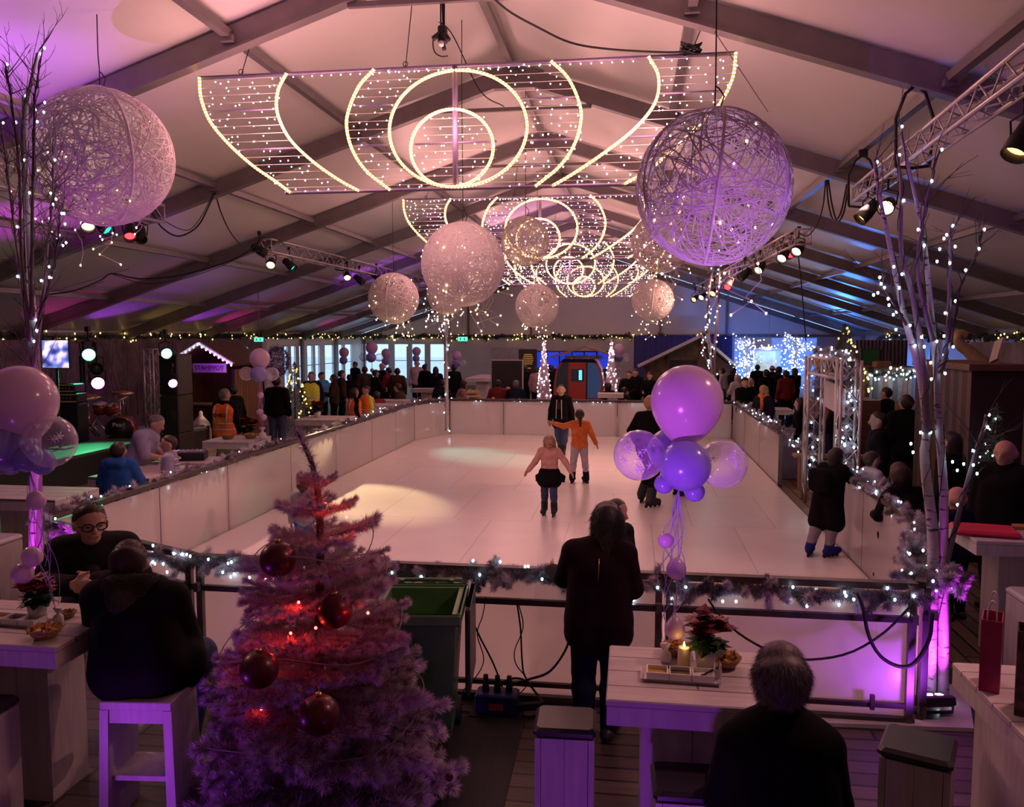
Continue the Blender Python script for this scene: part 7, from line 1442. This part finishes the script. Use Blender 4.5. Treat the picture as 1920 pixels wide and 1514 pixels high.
Y = 19.5; x0, x1 = X(1622, Y), X(1725, Y); t = thing('market_stall', 'market stall hung with pale scarves and white lights', 'stall', ((x0 + x1) / 2, Y, 0)); b = MB(); b.box((x0, Y, 0), (x1, Y + 1.0, 1.0)); b.build('counter', m_bd, t, world=True); b = MB(); b.box((x0, Y + 1, 1.0), (x1, Y + 1.06, 2.1)); b.box((x0, Y - .2, 2.1), (x1, Y + 1.1, 2.16)); b.box((x0, Y - .1, 1.0), (x0 + .08, Y, 2.1)); b.box((x1 - .08, Y - .1, 1.0), (x1, Y, 2.1)); b.build('frame', m_bd, t, world=True)
for k in range(9): x = x0 + .15 + (x1 - x0 - .3) * k / 8; b = MB(); b.box((x - .05, Y + .1, 1.35), (x + .05, Y + .14, 2.05), bev=.012); b.build('scarf', (WHT, GRY, LGR, PNK)[k % 4], t, world=True)
garland('stall_garland', 'green garland with white bulbs along the stall front', sw((x0, Y - .28, 2.08), (x1, Y - .28, 2.08), 10, .1), .10, 700, .09, .018, m_cool, 36, mats=(m_green, m_green), nw=.006); light('POINT', 'stall_light', ((x0 + x1) / 2, Y + .3, 1.95), (1, .85, .7), 14, size=.1)
t = thing('folding_chair', 'green cloth on a dark frame above the market stall', 'chair', (X(1640, 19), 19.3, 2.165)); b = MB(); b.box((-.2, 0, .06), (.2, .04, .40), bev=.02); b.build('backrest', mat('green_canvas', (.02, .14, .05), .7), t); b = MB(); b.box((-.22, -.02, 0), (-.2, .06, .42)); b.box((.2, -.02, 0), (.22, .06, .42)); b.build('frame', m_dark, t)
b = MB(); x = X(1658, 18.9); b.box((x - .16, 18.95, 2.165), (x + .16, 19.25, 2.30), bev=.02); tag(b.build('wooden_crate', mat('reddish_crate', (.30, .16, .12), .6)), 'small reddish crate in front of the green cloth', 'crate')
Y = 21; b = MB(); n = 50; x0, x1 = X(1605, Y), X(1700, Y); vs = [(x0 + (x1 - x0) * k / n, Y + .05 * math.sin(k * 1.7), z) for k in range(n + 1) for z in (0, 2.75)]; vs2 = [(x, y + .05, z) for x, y, z in vs]; m_ = len(vs); b.add(vs + vs2, [(2 * k, 2 * k + 2, 2 * k + 3, 2 * k + 1) for k in range(n)] + [(m_ + 2 * k + 1, m_ + 2 * k + 3, m_ + 2 * k + 2, m_ + 2 * k) for k in range(n)], 0, True); tag(b.build('grey_curtain', mat('grey_cloth', (.15, .13, .17), .8)), 'grey pleated curtain behind the market stall', 'curtain')
# brown cabin, curved ornament, orange panel, leaning board
x0, x1 = at(1822, 700, 11).x, at(1822, 700, 11).x + 1.25
t = thing('plank_cabin', 'dark reddish plank cabin wall behind the bald man', 'cabin', (x0, 11, 0)); b = MB(); b.box((x0, 11.0, 0), (x0 + .62, 11.1, 2.42)); b.box((x0, 11.1, 0), (x0 + .08, 13.0, 2.42)); b.box((x0 + .08, 12.95, 0), (x0 + .62, 13.0, 2.42)); b.build('wall', brickmat('red_brown_planks', ((.11, .035, .025), (.13, .045, .03)), (.03, .01, .008), 6, .14, .01, .6, rot=0, stretch=(1, 1, 1)), t, world=True); b = MB(); b.box((x0 - .05, 10.95, 2.42), (x0 + .66, 13.05, 2.5)); b.build('roof', m_bd, t, world=True)
xtree('dim small christmas tree in front of the plank cabin', (at(1868, 800, 10.6).x, 10.6, 0), 2.05, .42, 2200, m_cool, 14, br=.010)
b = MB(); b.beam((at(1864, 680, 11.6).x, 11.6, 2.52), (at(1880, 680, 11.6).x, 11.7, 2.80), .04, .2, up=(0, -1, 0)); tag(b.build('leaning_board', mat('pale_olive_board', (.45, .40, .33), .6)), 'pale board leaning on top of the plank cabin', 'board')
b = MB(); Q = spline([at(1850, 700, 15), at(1838, 680, 15), at(1818, 660, 15), at(1802, 648, 15), at(1794, 636, 15), at(1800, 626, 15), at(1812, 630, 15)], 30); b.tube(Q, np.concatenate([np.linspace(.16, .10, 12), np.linspace(.10, .07, len(Q) - 12)]), 10); b.cyl((at(1850, 700, 15).x, 15, 0), tuple(at(1850, 702, 15)), .12, 8, r2=.15); tag(b.build('curved_ornament', mat('gold_mauve_skin', (.50, .36, .22), .35, .4)), 'curved gold neck shaped ornament right of the birch', 'ornament')
t = thing('orange_sign', 'orange lit panel with blue shapes right of the birch trunk', 'sign', (at(1806, 755, 13).x, 13, 0)); m_orl = mat('orange_lit', (1, .35, .02), .5, emit=.55, ecol=(1, .32, .01), var=.1); p0, p1 = at(1796, 792, 13), at(1816, 724, 13); b = MB(); b.box((p0.x, 13, p0.z), (p1.x, 13.05, p1.z)); b.build('panel', m_orl, t, world=True)
m_bll = mat('blue_lit', (.02, .06, 1), .5, emit=.6, ecol=(.02, .06, 1), var=0); b = MB(); pa, pb = at(1800, 775, 12.98), at(1808, 765, 12.98); b.box((pa.x, 12.98, pa.z), (pb.x, 12.999, pb.z)); b.build('blue_shape', m_bll, t, world=True); pa, pb = at(1800, 832, 13), at(1814, 797, 13); b = MB(); b.box((pa.x, 13, pa.z), (pb.x, 13.05, pb.z)); b.build('blue_lit_panel', m_bll, t, world=True); pa = at(1806, 835, 13); b = MB(); b.cyl((pa.x, 13.08, 0), (pa.x, 13.08, p1.z), .03, 6); b.build('post', m_dark, t, world=True)  # the lower blue-lit patch is put in as a glowing panel
p0, p1 = at(1800, 696, 13.5), at(1832, 686, 13.5); b = MB(); b.box((p0.x, 13.5, p0.z), (p1.x, 13.75, p1.z + .02), bev=.02); b.box(((p0.x + p1.x) / 2 - .04, 13.6, 0), ((p0.x + p1.x) / 2 + .04, 13.68, p0.z)); tag(b.build('orange_ledge', m_orl), 'orange lit ledge above the orange panel', 'ledge')
garland('cabin_lights', 'string of white bulbs hanging down the edge of the plank cabin', [(at(1815 + 6 * math.sin(k), 700, 12.6).x, 12.6, 2.35 - k * .13) for k in range(14)], .06, 200, .06, .012, m_cool, 26, mats=(m_green, m_green)); garland('cabin_lights', 'string of white bulbs swagged above the orange panel', [at(1780 + 8 * k, 690 + 5 * k - .2 * k * k, 12.4) for k in range(6)], .06, 120, .06, .012, m_cool, 18, mats=(m_green, m_green))
b = MB(); b.box((8.3, 9, 0), (8.4, 22, 2.7)); tag(b.build('right_backdrop', m_back), 'mauve backdrop with frosty trees at the far right', 'backdrop')
# ------------------------------------------------------------------ origins: every one-mesh thing gets its origin at its base
for o in list(C.objects):
    if o.type == 'MESH' and o.parent is None and o.location.length < 1e-6 and o.data.users == 1:
        me = o.data; n = len(me.vertices); co = np.empty(n * 3); me.vertices.foreach_get('co', co); co = co.reshape(-1, 3)
        c = (co.min(0) + co.max(0)) / 2; c[2] = co[:, 2].min(); co -= c; me.vertices.foreach_set('co', co.ravel()); me.update(); o.location = c
        for ch in o.children: ch.location = Vector(ch.location) - Vector(c)
